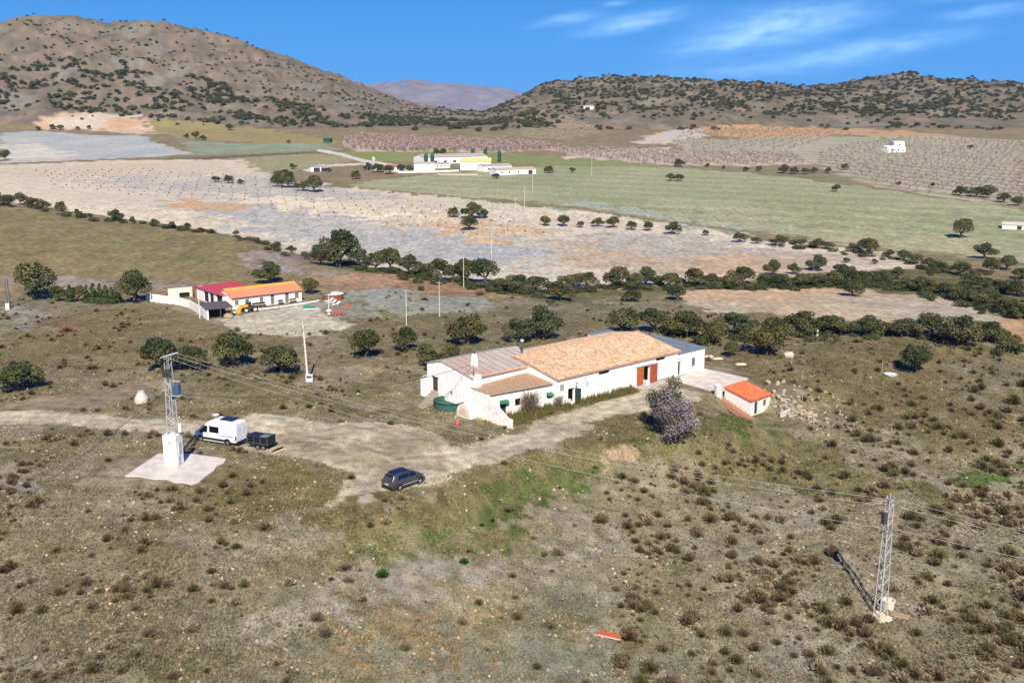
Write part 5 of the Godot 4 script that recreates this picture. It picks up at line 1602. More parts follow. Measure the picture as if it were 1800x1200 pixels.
	roof_sheet(s, Vector3(-9.2, 3.02, -2.05), Vector3(0.25, 3.16, -0.68), Vector3(-0.03, 3.62, -5.69), Vector3(-9.2, 3.26, -5.69), 0.1)
	obj("lean_to_roof", s.mesh(), worn(178, 150, 122, 150, 122, 96, 1.8, 22, 0.95, 0.5, 0.8), h)
	s = Shape.new()
	s.box(Vector3(4.6, 2.9, 0.1), Vector3(9.5, 0.1, 0.14))
	var lg := obj("gutter", s.mesh(), paint(120, 108, 98), h, Vector3(-8.9, 0, -2.3))
	lg.rotation.y = deg_to_rad(-8.6)
	for k in 3:
		var hole: Array = lh[k]
		var aw := Shape.new()
		var hw: float = (hole[2] - hole[0]) / 2.0 + 0.1
		roof_sheet(aw, Vector3(-hw, -0.28, 0.55), Vector3(hw, -0.28, 0.55), Vector3(hw, 0.05, 0.02), Vector3(-hw, 0.05, 0.02), 0.03)
		if k != 1:
			var ao := obj("awning", aw.mesh(), worn(46, 116, 84, 38, 96, 72, 0.8, 23, 0.7), h)
			ao.position = lw.position + Basis(Vector3.UP, deg_to_rad(-8.6)) * Vector3((hole[0] + hole[2]) / 2.0, hole[3] + 0.02, 0.0)
			ao.rotation.y = deg_to_rad(-8.6)
		var bk := box_part("door" if k == 0 else "window", Vector3((hole[0] + hole[2]) / 2.0, (hole[1] + hole[3]) / 2.0, -0.3), Vector3(hole[2] - hole[0], hole[3] - hole[1], 0.05), paint(30, 52, 44) if k == 0 else dark, h)
		bk.position = lw.position
		bk.rotation.y = deg_to_rad(-8.6)
	# sloping buttress wall that runs out from the corner
	s = Shape.new()
	side_wall(s, [Vector2(-2.1, -0.9), Vector2(4.2, -0.9), Vector2(4.2, 2.8), Vector2(2.3, 3.0), Vector2(-1.4, 0.95), Vector2(-2.1, 0.9)], -9.55, -9.16)
	obj("buttress_wall", s.mesh(), stained, h)
	for i in 15:
		var bl := Shape.new()
		bl.ball(Vector3.ZERO, Vector3(rnd.randf_range(0.16, 0.34), rnd.randf_range(0.12, 0.2), rnd.randf_range(0.16, 0.3)), 4, 6, rnd, 0.2)
		var zz := 2.6 - i * 0.42
		var gp := A + Basis(Vector3.UP, deg_to_rad(41.3)) * Vector3(-9.9 + rnd.randfn() * 0.15, 0, zz)
		tag(obj("stone", bl.mesh(), worn(206, 190, 164, 180, 160, 132, 1.5, 2), self, at(gp.x, gp.z, 0.08)), "pale stone at the foot of the sloping white buttress wall", "stone", "stones along the buttress wall foot").set_meta("label", "pale stone at the sloping buttress wall's foot, %s from the wall's inner end" % ORDINAL[i])
	# low rear block with raised doorway and steps
	s = Shape.new()
	side_wall(s, [Vector2(14.62, -0.9), Vector2(16.2, -0.9), Vector2(16.1, 2.4), Vector2(14.62, 2.9)], -9.2, -8.8)
	s.box(Vector3(-6.0, 1.0, -15.6), Vector3(5.6, 3.2, 1.2))
	obj("wall", s.mesh(), white_wall, h)
	s = Shape.new()
	roof_sheet(s, Vector3(-9.35, 2.42, -16.3), Vector3(-3.0, 2.42, -16.3), Vector3(-3.0, 3.05, -14.62), Vector3(-9.35, 3.05, -14.62), 0.1)
	obj("rear_lean_to_roof", s.mesh(), worn(190, 176, 160, 160, 142, 122, 1.2, 24), h)
	box_part("door", Vector3(-9.215, 2.25, -12.85), Vector3(0.05, 1.7, 0.95), worn(86, 78, 66, 60, 54, 46, 0.9, 25), h)
	box_part("door_lintel", Vector3(-9.24, 3.14, -12.85), Vector3(0.1, 0.14, 1.2), paint(70, 62, 54), h)
	var st := thing("outside_stair", "worn stone stair climbing to the raised left doorway of the farmhouse", "stairs", A, 41.3)
	for i in 7:
		box_part("step", Vector3(-9.55 - i * 0.5, 0.62 - i * 0.1 + (0.62 - i * 0.1 - 1.3) * 0.0, -12.6 + i * 0.18), Vector3(0.54, 1.5 - i * 0.2, 1.0), worn(176, 164, 148, 146, 134, 118, 1.0, 26), st)
	s = Shape.new()
	s.tri(Vector3(0, 0.3, 0.1), Vector3(0, -0.4, 0), Vector3(0, 0.1, -0.45), Vector3(-1, 0, 0))
	obj("wall_niche", s.mesh(), paint(150, 140, 130), h, Vector3(-9.23, 1.75, -9.4))
	# bread oven
	var ov := thing("bread_oven", "white rounded bread oven built against the left gable", "oven", A, 41.3)
	s = Shape.new()
	var prof := [Vector2(3.5, -0.6), Vector2(6.0, -0.6)]
	for i in 9:
		prof.append(Vector2(4.75 + 1.25 * cos(PI * i / 8.0), 0.55 + 1.15 * sin(PI * i / 8.0)))
	side_wall(s, prof, -11.2, -9.56)
	obj("vault", s.mesh(), worn(232, 226, 214, 204, 188, 164, 1.4, 27, 0.95, 0.42), ov)
	s = Shape.new()
	prof = [Vector2(4.0, 0.3), Vector2(5.5, 0.3)]
	for i in 7:
		prof.append(Vector2(4.75 + 0.75 * cos(PI * i / 6.0), 0.5 + 0.8 * sin(PI * i / 6.0)))
	side_wall(s, prof, -11.24, -11.2)
	obj("bricked_mouth", s.mesh(), worn(224, 198, 168, 206, 178, 146, 0.8, 28), ov)
	# round tank in green netting
	var tk := thing("round_tank", "low round water tank wrapped in green netting below the gable", "water tank", A + Basis(Vector3.UP, deg_to_rad(41.3)) * Vector3(-9.7, 0, -9.2), 41.3)
	s = Shape.new()
	s.lathe([Vector2(2.0, -0.5), Vector2(2.05, 0.9), Vector2(1.9, 0.9), Vector2(1.88, 0.5), Vector2(0.0, 0.5)], 28)
	obj("netting", s.mesh(), worn(58, 104, 88, 40, 78, 68, 0.9, 29), tk)
	s = Shape.new()
	for i in 28:
		var t0 := TAU * i / 28
		var t1 := TAU * (i + 1) / 28
		s.tube(Vector3(cos(t0) * 2.06, 0.95, sin(t0) * 2.06), Vector3(cos(t1) * 2.06, 0.95, sin(t1) * 2.06), 0.09, 0.09, 6, false)
	obj("rim", s.mesh(), paint(38, 50, 50, 0.7), tk)
	for i in 10:
		var t0 := TAU * i / 10
		var po := Shape.new()
		po.tube(Vector3(cos(t0) * 2.1, -0.4, sin(t0) * 2.1), Vector3(cos(t0) * 2.1, 0.95, sin(t0) * 2.1), 0.035, 0.035, 5)
		obj("post", po.mesh(), paint(70, 78, 76), tk)
	# bare climber on the lean-to front and a smaller one beside it
	for k in 2:
		var c := thing("bare_climber", ["tangled bare grey climber covering the lean-to front wall", "smaller bare shrub before the lean-to near the green door"][k], "climbing plant", A + Basis(Vector3.UP, deg_to_rad(41.3)) * [Vector3(-4.0, -0.2, -0.9), Vector3(0.0, -0.2, 0.1)][k], 32.7)
		var tw := Shape.new()
		var stem := Shape.new()
		var hh: float = [2.9, 1.9][k]
		var ww: float = [1.5, 0.8][k]
		for i in [420, 160][k]:
			var p := Vector3(rnd.randfn() * 0.15, 0, rnd.randfn() * 0.12)
			var go := Vector3(rnd.randfn() * 0.35, 1.0, absf(rnd.randfn()) * 0.2).normalized()
			tw.tint = [rgb(112, 98, 86), rgb(92, 80, 70), rgb(134, 118, 104)][rnd.randi() % 3]
			p += Vector3(rnd.randfn() * ww * 0.35, rnd.randf() * hh * 0.7, rnd.randf() * 0.5)
			for j in 3:
				var q := p + go * hh * 0.16
				var sd := Vector3(rnd.randfn(), rnd.randfn(), rnd.randfn()).normalized() * 0.025
				tw.quad(p - sd, p + sd, q + sd * 0.7, q - sd * 0.7)
				p = q
				go = (go + Vector3(rnd.randfn() * 0.5, -0.12 * j, rnd.randfn() * 0.3)).normalized()
		for i in 4:
			stem.tube(Vector3(rnd.randfn() * 0.1, -0.1, 0.1), Vector3(rnd.randfn() * 0.5, hh * 0.75, 0.2), 0.06, 0.03, 6)
		obj("twigs", tw.mesh(), leaf_mat, c)
		obj("stem", stem.mesh(), bark_mat, c)
	# concrete terrace between barn, annex and store
	s = Shape.new()
	var pts := [Vector3(22.0, 0.06, -136.6), Vector3(27.8, 0.06, -143.0), Vector3(33.0, 0.06, -137.4), Vector3(30.5, 0.06, -132.6), Vector3(27.0, 0.06, -129.9), Vector3(24.6, 0.06, -133.2)]
	var mid := Vector3(27.2, 0.06, -135.8)
	for i in 6:
		var p: Vector3 = pts[i]
		var q: Vector3 = pts[(i + 1) % 6]
		s.tri(mid, p, q, Vector3.UP)
		s.quad(p, q, q - Vector3(0, 0.5, 0), p - Vector3(0, 0.5, 0), (p + q) / 2.0 - mid)
	structure("terrace_pavement", "pale concrete terrace in front of the annex", s.mesh(), worn(208, 200, 188, 188, 179, 166, 9.0, 30, 0.9, 0.4, 0.3))

func build_annexes() -> void:
	# small store with orange tiled roof below the terrace
	var rnd := RandomNumberGenerator.new()
	rnd.seed = 19
	var C := Vector3(30.7, -2.1, -126.0)
	var t := thing("small_store", "small white store with bright orange roof below the terrace", "outbuilding", C, 44.0)
	var s := Shape.new()
	wall_panel(s, 0, 4.6, -0.6, 2.05, 0, 0.25, [[0.95, 0.05, 1.75, 1.75], [3.0, 0.75, 3.75, 1.65]])
	side_wall(s, [Vector2(0.25, -0.6), Vector2(4.0, -0.6), Vector2(4.0, 3.05), Vector2(0.25, 2.11)], 0.0, 0.25)
	side_wall(s, [Vector2(0.25, -0.6), Vector2(4.0, -0.6), Vector2(4.0, 3.05), Vector2(0.25, 2.11)], 4.35, 4.6)
	s.box(Vector3(2.3, 1.2, -3.9), Vector3(4.1, 3.6, 0.2))
	obj("wall", s.mesh(), worn(230, 227, 220, 208, 202, 192, 1.8, 31, 0.9, 0.4, 0.5), t)
	s = Shape.new()
	roof_sheet(s, Vector3(-0.15, 2.1, 0.2), Vector3(4.75, 2.1, 0.2), Vector3(4.75, 3.15, -4.1), Vector3(-0.15, 3.15, -4.1), 0.1)
	var orange := worn(226, 106, 56, 204, 92, 48, 1.2, 32, 0.85)
	var rf := obj("roof", s.mesh(), orange, t)
	var tm := StandardMaterial3D.new()
	tm.vertex_color_use_as_albedo = true
	tm.roughness = 0.85
	tm.cull_mode = BaseMaterial3D.CULL_DISABLED
	tile_slope(rf, Vector3(-0.15, 2.12, 0.24), Vector3(4.75, 2.12, 0.24), Vector3(-0.15, 3.17, -4.1), rnd, [rgb(224, 112, 64), rgb(210, 98, 56), rgb(232, 126, 78), rgb(216, 108, 66)], 0.2, 0.4, tm)
	door("door", t, Vector3(0.95, 0.05, -0.18), 0.8, 1.7, paint(58, 52, 46), 3)
	window(t, 3.0, 0.75, 3.75, 1.65, -0.12, paint(150, 148, 142), glass(), 1)
	# brick steps down its left side
	var st := thing("brick_steps", "flight of reddish brick steps down the left wall of the small store", "stairs", C, 44.0)
	for i in 11:
		var k := i / 10.0
		box_part("step", Vector3(-0.62, lerpf(1.9, -0.05, k) - 0.35, lerpf(-4.4, 0.9, k)), Vector3(1.0, 0.7, 0.52), worn(178 if i % 3 else 192, 132, 108, 150, 112, 92, 0.7, 40 + i % 3), st)
	# white tank on the terrace edge
	s = Shape.new()
	s.lathe([Vector2(0.0, -0.6), Vector2(0.52, -0.6), Vector2(0.56, 1.1), Vector2(0.6, 1.14), Vector2(0.6, 1.2), Vector2(0.5, 1.2), Vector2(0.48, 1.0), Vector2(0.0, 0.98)], 20)
	tag(obj("water_drum", s.mesh(), worn(214, 214, 208, 186, 184, 176, 1.0, 33), self, at(27.1, -128.9, 0.3)), "tall pale grey drum standing at the terrace edge by the steps", "drum")
	# low enclosure
	var e := thing("enclosure_wall", "low white wall of a small enclosure right of the orange-roofed store", "wall", C, 44.0)
	var em := worn(224, 216, 204, 186, 176, 160, 1.2, 34)
	box_part("wall", Vector3(4.0, 0.2, 2.9), Vector3(2.8, 1.0, 0.2), em, e)
	box_part("wall", Vector3(5.3, 0.25, 1.9), Vector3(0.2, 1.0, 1.8), em, e)
	for i in 3:
		s = Shape.new()
		s.tube(Vector3(2.7 + i * 1.3, 0.2, 2.9), Vector3(2.7 + i * 1.3, 1.7, 2.9), 0.04, 0.04, 6)
		obj("post", s.mesh(), paint(168, 162, 152), e)
	# flowering tree below the track
	var f := thing("almond_blossom_tree", "almond tree in pale lilac blossom on the bank below the track", "tree", at(18.8, -110.1, -0.1))
	f.scale = Vector3.ONE * 1.5
	var tr := Shape.new()
	var blobs := []
	for i in 9:
		var an := TAU * i / 9.0
		var c := Vector3(cos(an) * rnd.randf_range(0.8, 1.6), rnd.randf_range(1.2, 2.9), sin(an) * rnd.randf_range(0.8, 1.5))
		tr.tube(Vector3(0, -0.2, 0), c, 0.1, 0.03, 6, false)
		blobs.append([c, Vector3(0.62, 0.7, 0.62) * rnd.randf_range(0.75, 1.2)])
	blobs.append([Vector3(0.2, 2.6, 0), Vector3(1.1, 0.9, 1.0)])
	obj("trunk", tr.mesh(), bark_mat, f)
	s = Shape.new()
	leafy(s, blobs, 3400, 0.075, [rgb(150, 138, 146), rgb(128, 116, 124), rgb(172, 160, 168), rgb(96, 88, 84), rgb(120, 110, 114)], rnd, 0.4)
	obj("blossom", s.mesh(), leaf_mat, f)
	f = thing("leafy_tree", "dark leafy tree with upright shoots behind the lilac blossom", "tree", at(17.6, -113.2, -0.1))
	f.scale = Vector3.ONE * 1.45
	tr = Shape.new()
	blobs = []
	for i in 9:
		var an := TAU * i / 9.0
		var c := Vector3(cos(an) * rnd.randf_range(0.4, 1.2), rnd.randf_range(1.4, 4.1), sin(an) * rnd.randf_range(0.4, 1.0))
		tr.tube(Vector3(0, -0.2, 0), c, 0.1, 0.03, 6, false)
		blobs.append([c, Vector3(0.7, 0.85, 0.7)])
	obj("trunk", tr.mesh(), bark_mat, f)
	s = Shape.new()
	leafy(s, blobs, 3000, 0.085, [rgb(62, 68, 42), rgb(78, 80, 54), rgb(52, 58, 38), rgb(120, 112, 118)], rnd, 0.4)
	obj("crown", s.mesh(), leaf_mat, f)

# ---------- vehicles ----------
func loft(s: Shape, secs: Array) -> void:
	# sections: x, bottom y, top y, half width low, half width belt, half width top, belt y
	var rings := []
	for q in secs:
		var yb: float = q[1]
		var yt: float = q[2]
		var belt: float = q[6]
		var half := [Vector2(q[3] - 0.06, yb), Vector2(q[3], yb + 0.08), Vector2(q[4], belt), Vector2(lerpf(q[4], q[5], 0.85), yt - 0.16), Vector2(q[5] - 0.05, yt - 0.05), Vector2(q[5] - 0.2, yt)]
		var ring := []
		for p in half:
			ring.append(Vector3(q[0], p.y, p.x))
		for i in range(half.size() - 1, -1, -1):
			ring.append(Vector3(q[0], half[i].y, -half[i].x))
		rings.append(ring)
	for k in secs.size() - 1:
		var mid := Vector3((secs[k][0] + secs[k + 1][0]) / 2.0, (secs[k][1] + secs[k][2]) / 2.0, 0)
		var n: int = rings[k].size()
		for i in n:
			var j := (i + 1) % n
			var c: Vector3 = (rings[k][i] + rings[k + 1][j]) / 2.0 - mid
			c.x *= 0.3
			s.quad(rings[k][i], rings[k][j], rings[k + 1][j], rings[k + 1][i], c)
	for e in [0, secs.size() - 1]:
		var r: Array = rings[e]
		var o := Vector3(1 if secs[e][0] > 0 else -1, 0, 0)
		for i in range(1, r.size() - 1):
			s.tri(r[0], r[i], r[i + 1], o)

func wheel(parent: Node3D, x: float, z: float, r: float, w: float, rubber: Material, rim: Material) -> void:
	var s := Shape.new()
	var k := w / 2.0
	s.lathe([Vector2(r * 0.6, -k), Vector2(r * 0.93, -k), Vector2(r, -k * 0.6), Vector2(r, k * 0.6), Vector2(r * 0.93, k), Vector2(r * 0.6, k)], 20)
	var o := obj("wheel", s.mesh(), rubber, parent, Vector3(x, r, z))
	o.rotation.x = PI / 2
	var h := Shape.new()
	h.lathe([Vector2(0.0, -k * 0.85), Vector2(r * 0.2, -k * 0.9), Vector2(r * 0.6, -k * 0.7), Vector2(r * 0.62, k * 0.7), Vector2(r * 0.2, k * 0.9), Vector2(0.0, k * 0.85)], 16)
	obj("rim", h.mesh(), rim, o)
	for i in 5:
		var b := Shape.new()
		var t := TAU * i / 5.0
		for sd in [-1.0, 1.0]:
			b.box(Vector3(cos(t) * r * 0.36, sd * k * 0.88, sin(t) * r * 0.36), Vector3(r * 0.46, 0.02, 0.07), Basis(Vector3.UP, -t))
		obj("spoke", b.mesh(), rim, o)

func build_vehicles() -> void:
	var white := paint(236, 239, 242, 0.3)
	white.clearcoat_enabled = true
	white.clearcoat = 0.5
	var black := paint(24, 25, 27, 0.6)
	var dark := glass()
	var rubber := paint(28, 28, 28, 0.9)
	var rim := paint(176, 178, 182, 0.35, 0.7)
	# camper van, nose to the left
	var v := thing("camper_van", "white high-roof camper van parked beside the dirt track", "van", at(-32.85, -109.6, 0.0), 156.0)
	var s := Shape.new()
	loft(s, [[-2.98, 0.5, 2.62, 0.93, 0.98, 0.84, 1.2], [-2.9, 0.42, 2.72, 0.97, 1.02, 0.88, 1.2], [-1.0, 0.4, 2.76, 0.98, 1.03, 0.9, 1.2], [0.35, 0.4, 2.72, 0.98, 1.03, 0.89, 1.2], [0.95, 0.4, 2.5, 0.98, 1.03, 0.84, 1.2], [1.45, 0.4, 2.12, 0.98, 1.02, 0.8, 1.15], [2.05, 0.4, 1.5, 0.97, 1.01, 0.8, 1.05], [2.2, 0.4, 1.34, 0.96, 1.0, 0.82, 1.0], [2.72, 0.4, 1.16, 0.92, 0.95, 0.76, 0.9], [2.95, 0.42, 0.92, 0.84, 0.86, 0.7, 0.75]])
	obj("body", s.mesh(), white, v)
	s = Shape.new()
	s.quad(Vector3(2.09, 1.5, -0.74), Vector3(2.09, 1.5, 0.74), Vector3(1.37, 2.21, 0.68), Vector3(1.37, 2.21, -0.68), Vector3(1, 1, 0))
	obj("windscreen", s.mesh(), dark, v)
	for sd in [-1.0, 1.0]:
		s = Shape.new()
		s.quad(Vector3(1.95, 1.22, sd * 1.03), Vector3(0.98, 1.25, sd * 1.04), Vector3(0.98, 2.0, sd * 0.975), Vector3(1.45, 1.98, sd * 0.945), Vector3(0, 0, sd))
		obj("cab_window", s.mesh(), dark, v)
		s = Shape.new()
		s.quad(Vector3(0.7, 1.32, sd * 1.04), Vector3(-0.62, 1.32, sd * 1.04), Vector3(-0.62, 2.02, sd * 0.985), Vector3(0.7, 2.02, sd * 0.98), Vector3(0, 0, sd))
		obj("side_window", s.mesh(), paint(12, 12, 14, 0.2), v)
		box_part("sill_trim", Vector3(0.1, 0.58, sd * 1.03), Vector3(3.0, 0.2, 0.05), black, v)
		box_part("step_board", Vector3(0.1, 0.36, sd * 1.06), Vector3(2.9, 0.07, 0.12), paint(206, 208, 210, 0.4), v)
		box_part("door_rail", Vector3(-1.6, 1.12, sd * 1.045), Vector3(2.0, 0.05, 0.03), paint(80, 82, 84), v)
		box_part("tail_light", Vector3(-2.93, 1.0, sd * 0.97), Vector3(0.1, 0.5, 0.12), paint(110, 20, 18, 0.3), v)
		box_part("headlight", Vector3(2.72, 0.98, sd * 0.8), Vector3(0.34, 0.2, 0.24), paint(176, 190, 205, 0.15), v)
		box_part("mirror", Vector3(1.75, 1.35, sd * 1.2), Vector3(0.16, 0.36, 0.22), black, v)
		for wx in [2.0, -1.75]:
			var ar := Shape.new()
			ar.lathe([Vector2(0.0, -0.02), Vector2(0.43, -0.02), Vector2(0.43, 0.02), Vector2(0.0, 0.02)], 20)
			var wo := obj("wheel_arch", ar.mesh(), black, v, Vector3(wx, 0.42, sd * 0.995))
			wo.rotation.x = PI / 2
			wheel(v, wx, sd * 0.92, 0.35, 0.24, rubber, rim)
		s = Shape.new()
		s.quad(Vector3(-2.992, 0.72, sd * 0.03), Vector3(-2.992, 0.72, sd * 0.86), Vector3(-2.992, 2.4, sd * 0.78), Vector3(-2.992, 2.4, sd * 0.03), Vector3(-1, 0, 0))
		var rd := obj("rear_door", s.mesh(), paint(222, 228, 234, 0.3), v)
		box_part("rear_panel", Vector3(-3.0, 1.75, sd * 0.44), Vector3(0.012, 0.7, 0.6), paint(204, 214, 224, 0.25), rd)
	box_part("front_bumper", Vector3(2.86, 0.55, 0), Vector3(0.3, 0.34, 1.84), black, v)
	box_part("grille", Vector3(2.97, 0.84, 0), Vector3(0.06, 0.2, 1.1), paint(60, 62, 66, 0.4), v)
	box_part("rear_bumper", Vector3(-3.0, 0.48, 0), Vector3(0.2, 0.24, 1.9), black, v)
	box_part("underbody", Vector3(0, 0.34, 0), Vector3(5.4, 0.16, 1.7), black, v)
	var so := box_part("solar_panel", Vector3(-1.35, 2.82, 0.05), Vector3(1.7, 0.05, 1.25), paint(20, 24, 40, 0.12), v)
	for i in 3:
		box_part("panel_frame", Vector3(-2.2 + i * 0.85, 2.85, 0.05), Vector3(0.03, 0.02, 1.25), paint(70, 74, 84, 0.4), so)
	s = Shape.new()
	s.tube(Vector3(0, 2.7, 0), Vector3(0, 3.05, 0), 0.03, 0.03, 6)
	s.lathe([Vector2(0.0, 3.05), Vector2(0.25, 3.08), Vector2(0.42, 3.16), Vector2(0.4, 3.19), Vector2(0.0, 3.12)], 16)
	obj("satellite_dish", s.mesh(), paint(222, 222, 220, 0.4), v, Vector3(0.3, 0, -0.25))
	box_part("roof_vent", Vector3(0.1, 2.8, 0.2), Vector3(0.4, 0.1, 0.4), white, v)
	# twin-axle trailer behind it
	var t := thing("box_trailer", "black twin-axle trailer with a dark cover hitched behind the van", "trailer", at(-27.7, -107.3, 0.0), 158.0)
	var navy := worn(34, 40, 56, 22, 26, 36, 0.8, 50, 0.6)
	box_part("body", Vector3(0, 0.95, 0), Vector3(2.7, 0.86, 1.5), paint(22, 23, 28, 0.5), t)
	s = Shape.new()
	roof_sheet(s, Vector3(-1.4, 1.46, 0.8), Vector3(1.4, 1.46, 0.8), Vector3(1.4, 1.5, -0.8), Vector3(-1.4, 1.5, -0.8), 0.12)
	obj("cover", s.mesh(), navy, t)
	box_part("cover_patch", Vector3(-0.75, 1.51, -0.2), Vector3(0.9, 0.03, 1.0), paint(118, 122, 128, 0.6), t)
	for i in 4:
		for sd in [-1.0, 1.0]:
			box_part("stanchion", Vector3(-1.3 + i * 0.87, 0.95, sd * 0.77), Vector3(0.05, 0.86, 0.04), paint(92, 96, 104, 0.5), t)
	for sd in [-1.0, 1.0]:
		box_part("side_rail", Vector3(0, 0.72, sd * 0.78), Vector3(2.7, 0.05, 0.04), paint(92, 96, 104, 0.5), t)
		for wx in [-0.42, 0.3]:
			wheel(t, wx - 0.35, sd * 0.72, 0.3, 0.2, rubber, rim)
		box_part("mudguard", Vector3(-0.4, 0.64, sd * 0.8), Vector3(1.5, 0.04, 0.24), black, t)
	s = Shape.new()
	s.tube(Vector3(1.3, 0.5, 0.5), Vector3(2.5, 0.45, 0), 0.04, 0.04, 6)
	s.tube(Vector3(1.3, 0.5, -0.5), Vector3(2.5, 0.45, 0), 0.04, 0.04, 6)
	obj("drawbar", s.mesh(), black, t)
	var bd := thing("wooden_board", "tan wooden board tilted against the rear of the black trailer", "board", at(-25.6, -106.0, 0.0), 150.0)
	s = Shape.new()
	s.box(Vector3(0, 0.35, 0), Vector3(0.08, 0.75, 1.7), Basis(Vector3.BACK, 0.9))
	obj("board", s.mesh(), worn(206, 178, 124, 186, 156, 104, 0.7, 51), bd)
	s = Shape.new()
	s.box(Vector3(-0.3, 0.13, 0), Vector3(0.1, 0.12, 1.75))
	obj("batten", s.mesh(), paint(228, 214, 180, 0.8), bd)
	# grey car
	var c := thing("parked_car", "dark grey five-door car parked at the lower edge of the track", "car", at(-10.7, -95.3, 0.0), 46.5)
	var grey := paint(70, 70, 72, 0.3, 0.3)
	grey.clearcoat_enabled = true
	s = Shape.new()
	loft(s, [[-2.2, 0.42, 0.95, 0.78, 0.8, 0.74, 0.7], [-2.1, 0.3, 1.06, 0.86, 0.9, 0.84, 0.78], [-1.2, 0.26, 1.1, 0.88, 0.92, 0.88, 0.8], [0.9, 0.26, 1.06, 0.88, 0.92, 0.87, 0.78], [1.75, 0.28, 0.98, 0.86, 0.9, 0.82, 0.72], [2.1, 0.32, 0.82, 0.78, 0.82, 0.7, 0.62], [2.22, 0.38, 0.66, 0.66, 0.68, 0.6, 0.55]])
	obj("body", s.mesh(), grey, c)
	s = Shape.new()
	loft(s, [[-2.12, 0.96, 1.1, 0.8, 0.8, 0.76, 1.04], [-1.75, 0.98, 1.62, 0.84, 0.83, 0.62, 1.12], [-1.1, 0.98, 1.7, 0.86, 0.84, 0.66, 1.12], [0.1, 0.98, 1.68, 0.86, 0.84, 0.66, 1.12], [0.55, 0.98, 1.56, 0.86, 0.83, 0.63, 1.1], [1.15, 0.96, 1.1, 0.84, 0.82, 0.76, 1.04]])
	obj("cabin", s.mesh(), grey, c)
	s = Shape.new()
	s.quad(Vector3(-1.6, 1.705, -0.6), Vector3(-1.6, 1.705, 0.6), Vector3(0.3, 1.7, 0.6), Vector3(0.3, 1.7, -0.6), Vector3.UP)
	obj("roof_panel", s.mesh(), paint(22, 26, 40, 0.12), c)
	for sd in [-1.0, 1.0]:
		s = Shape.new()
		s.quad(Vector3(1.0, 1.12, sd * 0.845), Vector3(0.0, 1.14, sd * 0.852), Vector3(0.0, 1.55, sd * 0.735), Vector3(0.5, 1.5, sd * 0.725), Vector3(0, 0, sd))
		obj("front_side_window", s.mesh(), dark, c)
		s = Shape.new()
		s.quad(Vector3(-0.08, 1.14, sd * 0.852), Vector3(-1.45, 1.16, sd * 0.852), Vector3(-1.3, 1.55, sd * 0.74), Vector3(-0.08, 1.56, sd * 0.737), Vector3(0, 0, sd))
		obj("rear_side_window", s.mesh(), dark, c)
		var rr := Shape.new()
		rr.tube(Vector3(-1.6, 1.72, sd * 0.66), Vector3(0.3, 1.71, sd * 0.66), 0.025, 0.025, 6)
		obj("roof_rail", rr.mesh(), paint(150, 152, 156, 0.3, 0.8), c)
		box_part("door_moulding", Vector3(0.0, 0.52, sd * 0.92), Vector3(2.2, 0.08, 0.03), paint(150, 150, 154, 0.4), c)
		box_part("door_handle", Vector3(-0.7, 0.95, sd * 0.92), Vector3(0.18, 0.04, 0.04), black, c)
		box_part("tail_light", Vector3(-2.1, 0.88, sd * 0.76), Vector3(0.14, 0.16, 0.26), paint(120, 22, 20, 0.25), c)
		box_part("headlight", Vector3(2.04, 0.72, sd * 0.62), Vector3(0.16, 0.14, 0.3), paint(190, 198, 206, 0.15), c)
		box_part("mirror", Vector3(0.85, 1.12, sd * 0.98), Vector3(0.16, 0.14, 0.2), grey, c)
		for wx in [1.36, -1.26]:
			var ar := Shape.new()
			ar.lathe([Vector2(0.0, -0.02), Vector2(0.41, -0.02), Vector2(0.41, 0.02), Vector2(0.0, 0.02)], 20)
			var wo := obj("wheel_arch", ar.mesh(), black, c, Vector3(wx, 0.4, sd * 0.895))
			wo.rotation.x = PI / 2
			wheel(c, wx, sd * 0.82, 0.345, 0.23, rubber, paint(196, 198, 202, 0.3, 0.6))
	s = Shape.new()
	s.quad(Vector3(-2.11, 1.1, -0.68), Vector3(-2.11, 1.1, 0.68), Vector3(-1.79, 1.57, 0.56), Vector3(-1.79, 1.57, -0.56), Vector3(-1, 0.5, 0))
	obj("rear_window", s.mesh(), dark, c)
	s = Shape.new()
	s.quad(Vector3(1.14, 1.12, -0.7), Vector3(1.14, 1.12, 0.7), Vector3(0.6, 1.54, 0.58), Vector3(0.6, 1.54, -0.58), Vector3(1, 1, 0))
	obj("windscreen", s.mesh(), dark, c)
	box_part("number_plate", Vector3(-2.2, 0.72, 0), Vector3(0.03, 0.11, 0.5), paint(220, 220, 216), c)
	box_part("rear_bumper", Vector3(-2.14, 0.4, 0), Vector3(0.16, 0.2, 1.6), black, c)

# ---------- power line ----------
func tower(t: Node3D, h0: float, h1: float, w0: float, w1: float, panels: int, steel: Material) -> void:
	for sx in [-1.0, 1.0]:
		for sz in [-1.0, 1.0]:
			var s := Shape.new()
			s.tube(Vector3(sx * w0, h0, sz * w0), Vector3(sx * w1, h1, sz * w1), 0.058, 0.048, 4)
			obj("leg", s.mesh(), steel, t)
	for i in panels:
		var a := float(i) / panels
		var b := float(i + 1) / panels
		var ya := lerpf(h0, h1, a)
		var yb := lerpf(h0, h1, b)
		var wa := lerpf(w0, w1, a)
		var wb := lerpf(w0, w1, b)
		var sg := 1.0 if i % 2 == 0 else -1.0
		for k in 4:
			var s := Shape.new()
			var p := Vector3(sg * wa, ya, wa)
			var q := Vector3(-sg * wb, yb, wb)
			var r := Basis(Vector3.UP, k * PI / 2)
			s.tube(r * p, r * q, 0.03, 0.03, 4)
			obj("brace", s.mesh(), steel, t)

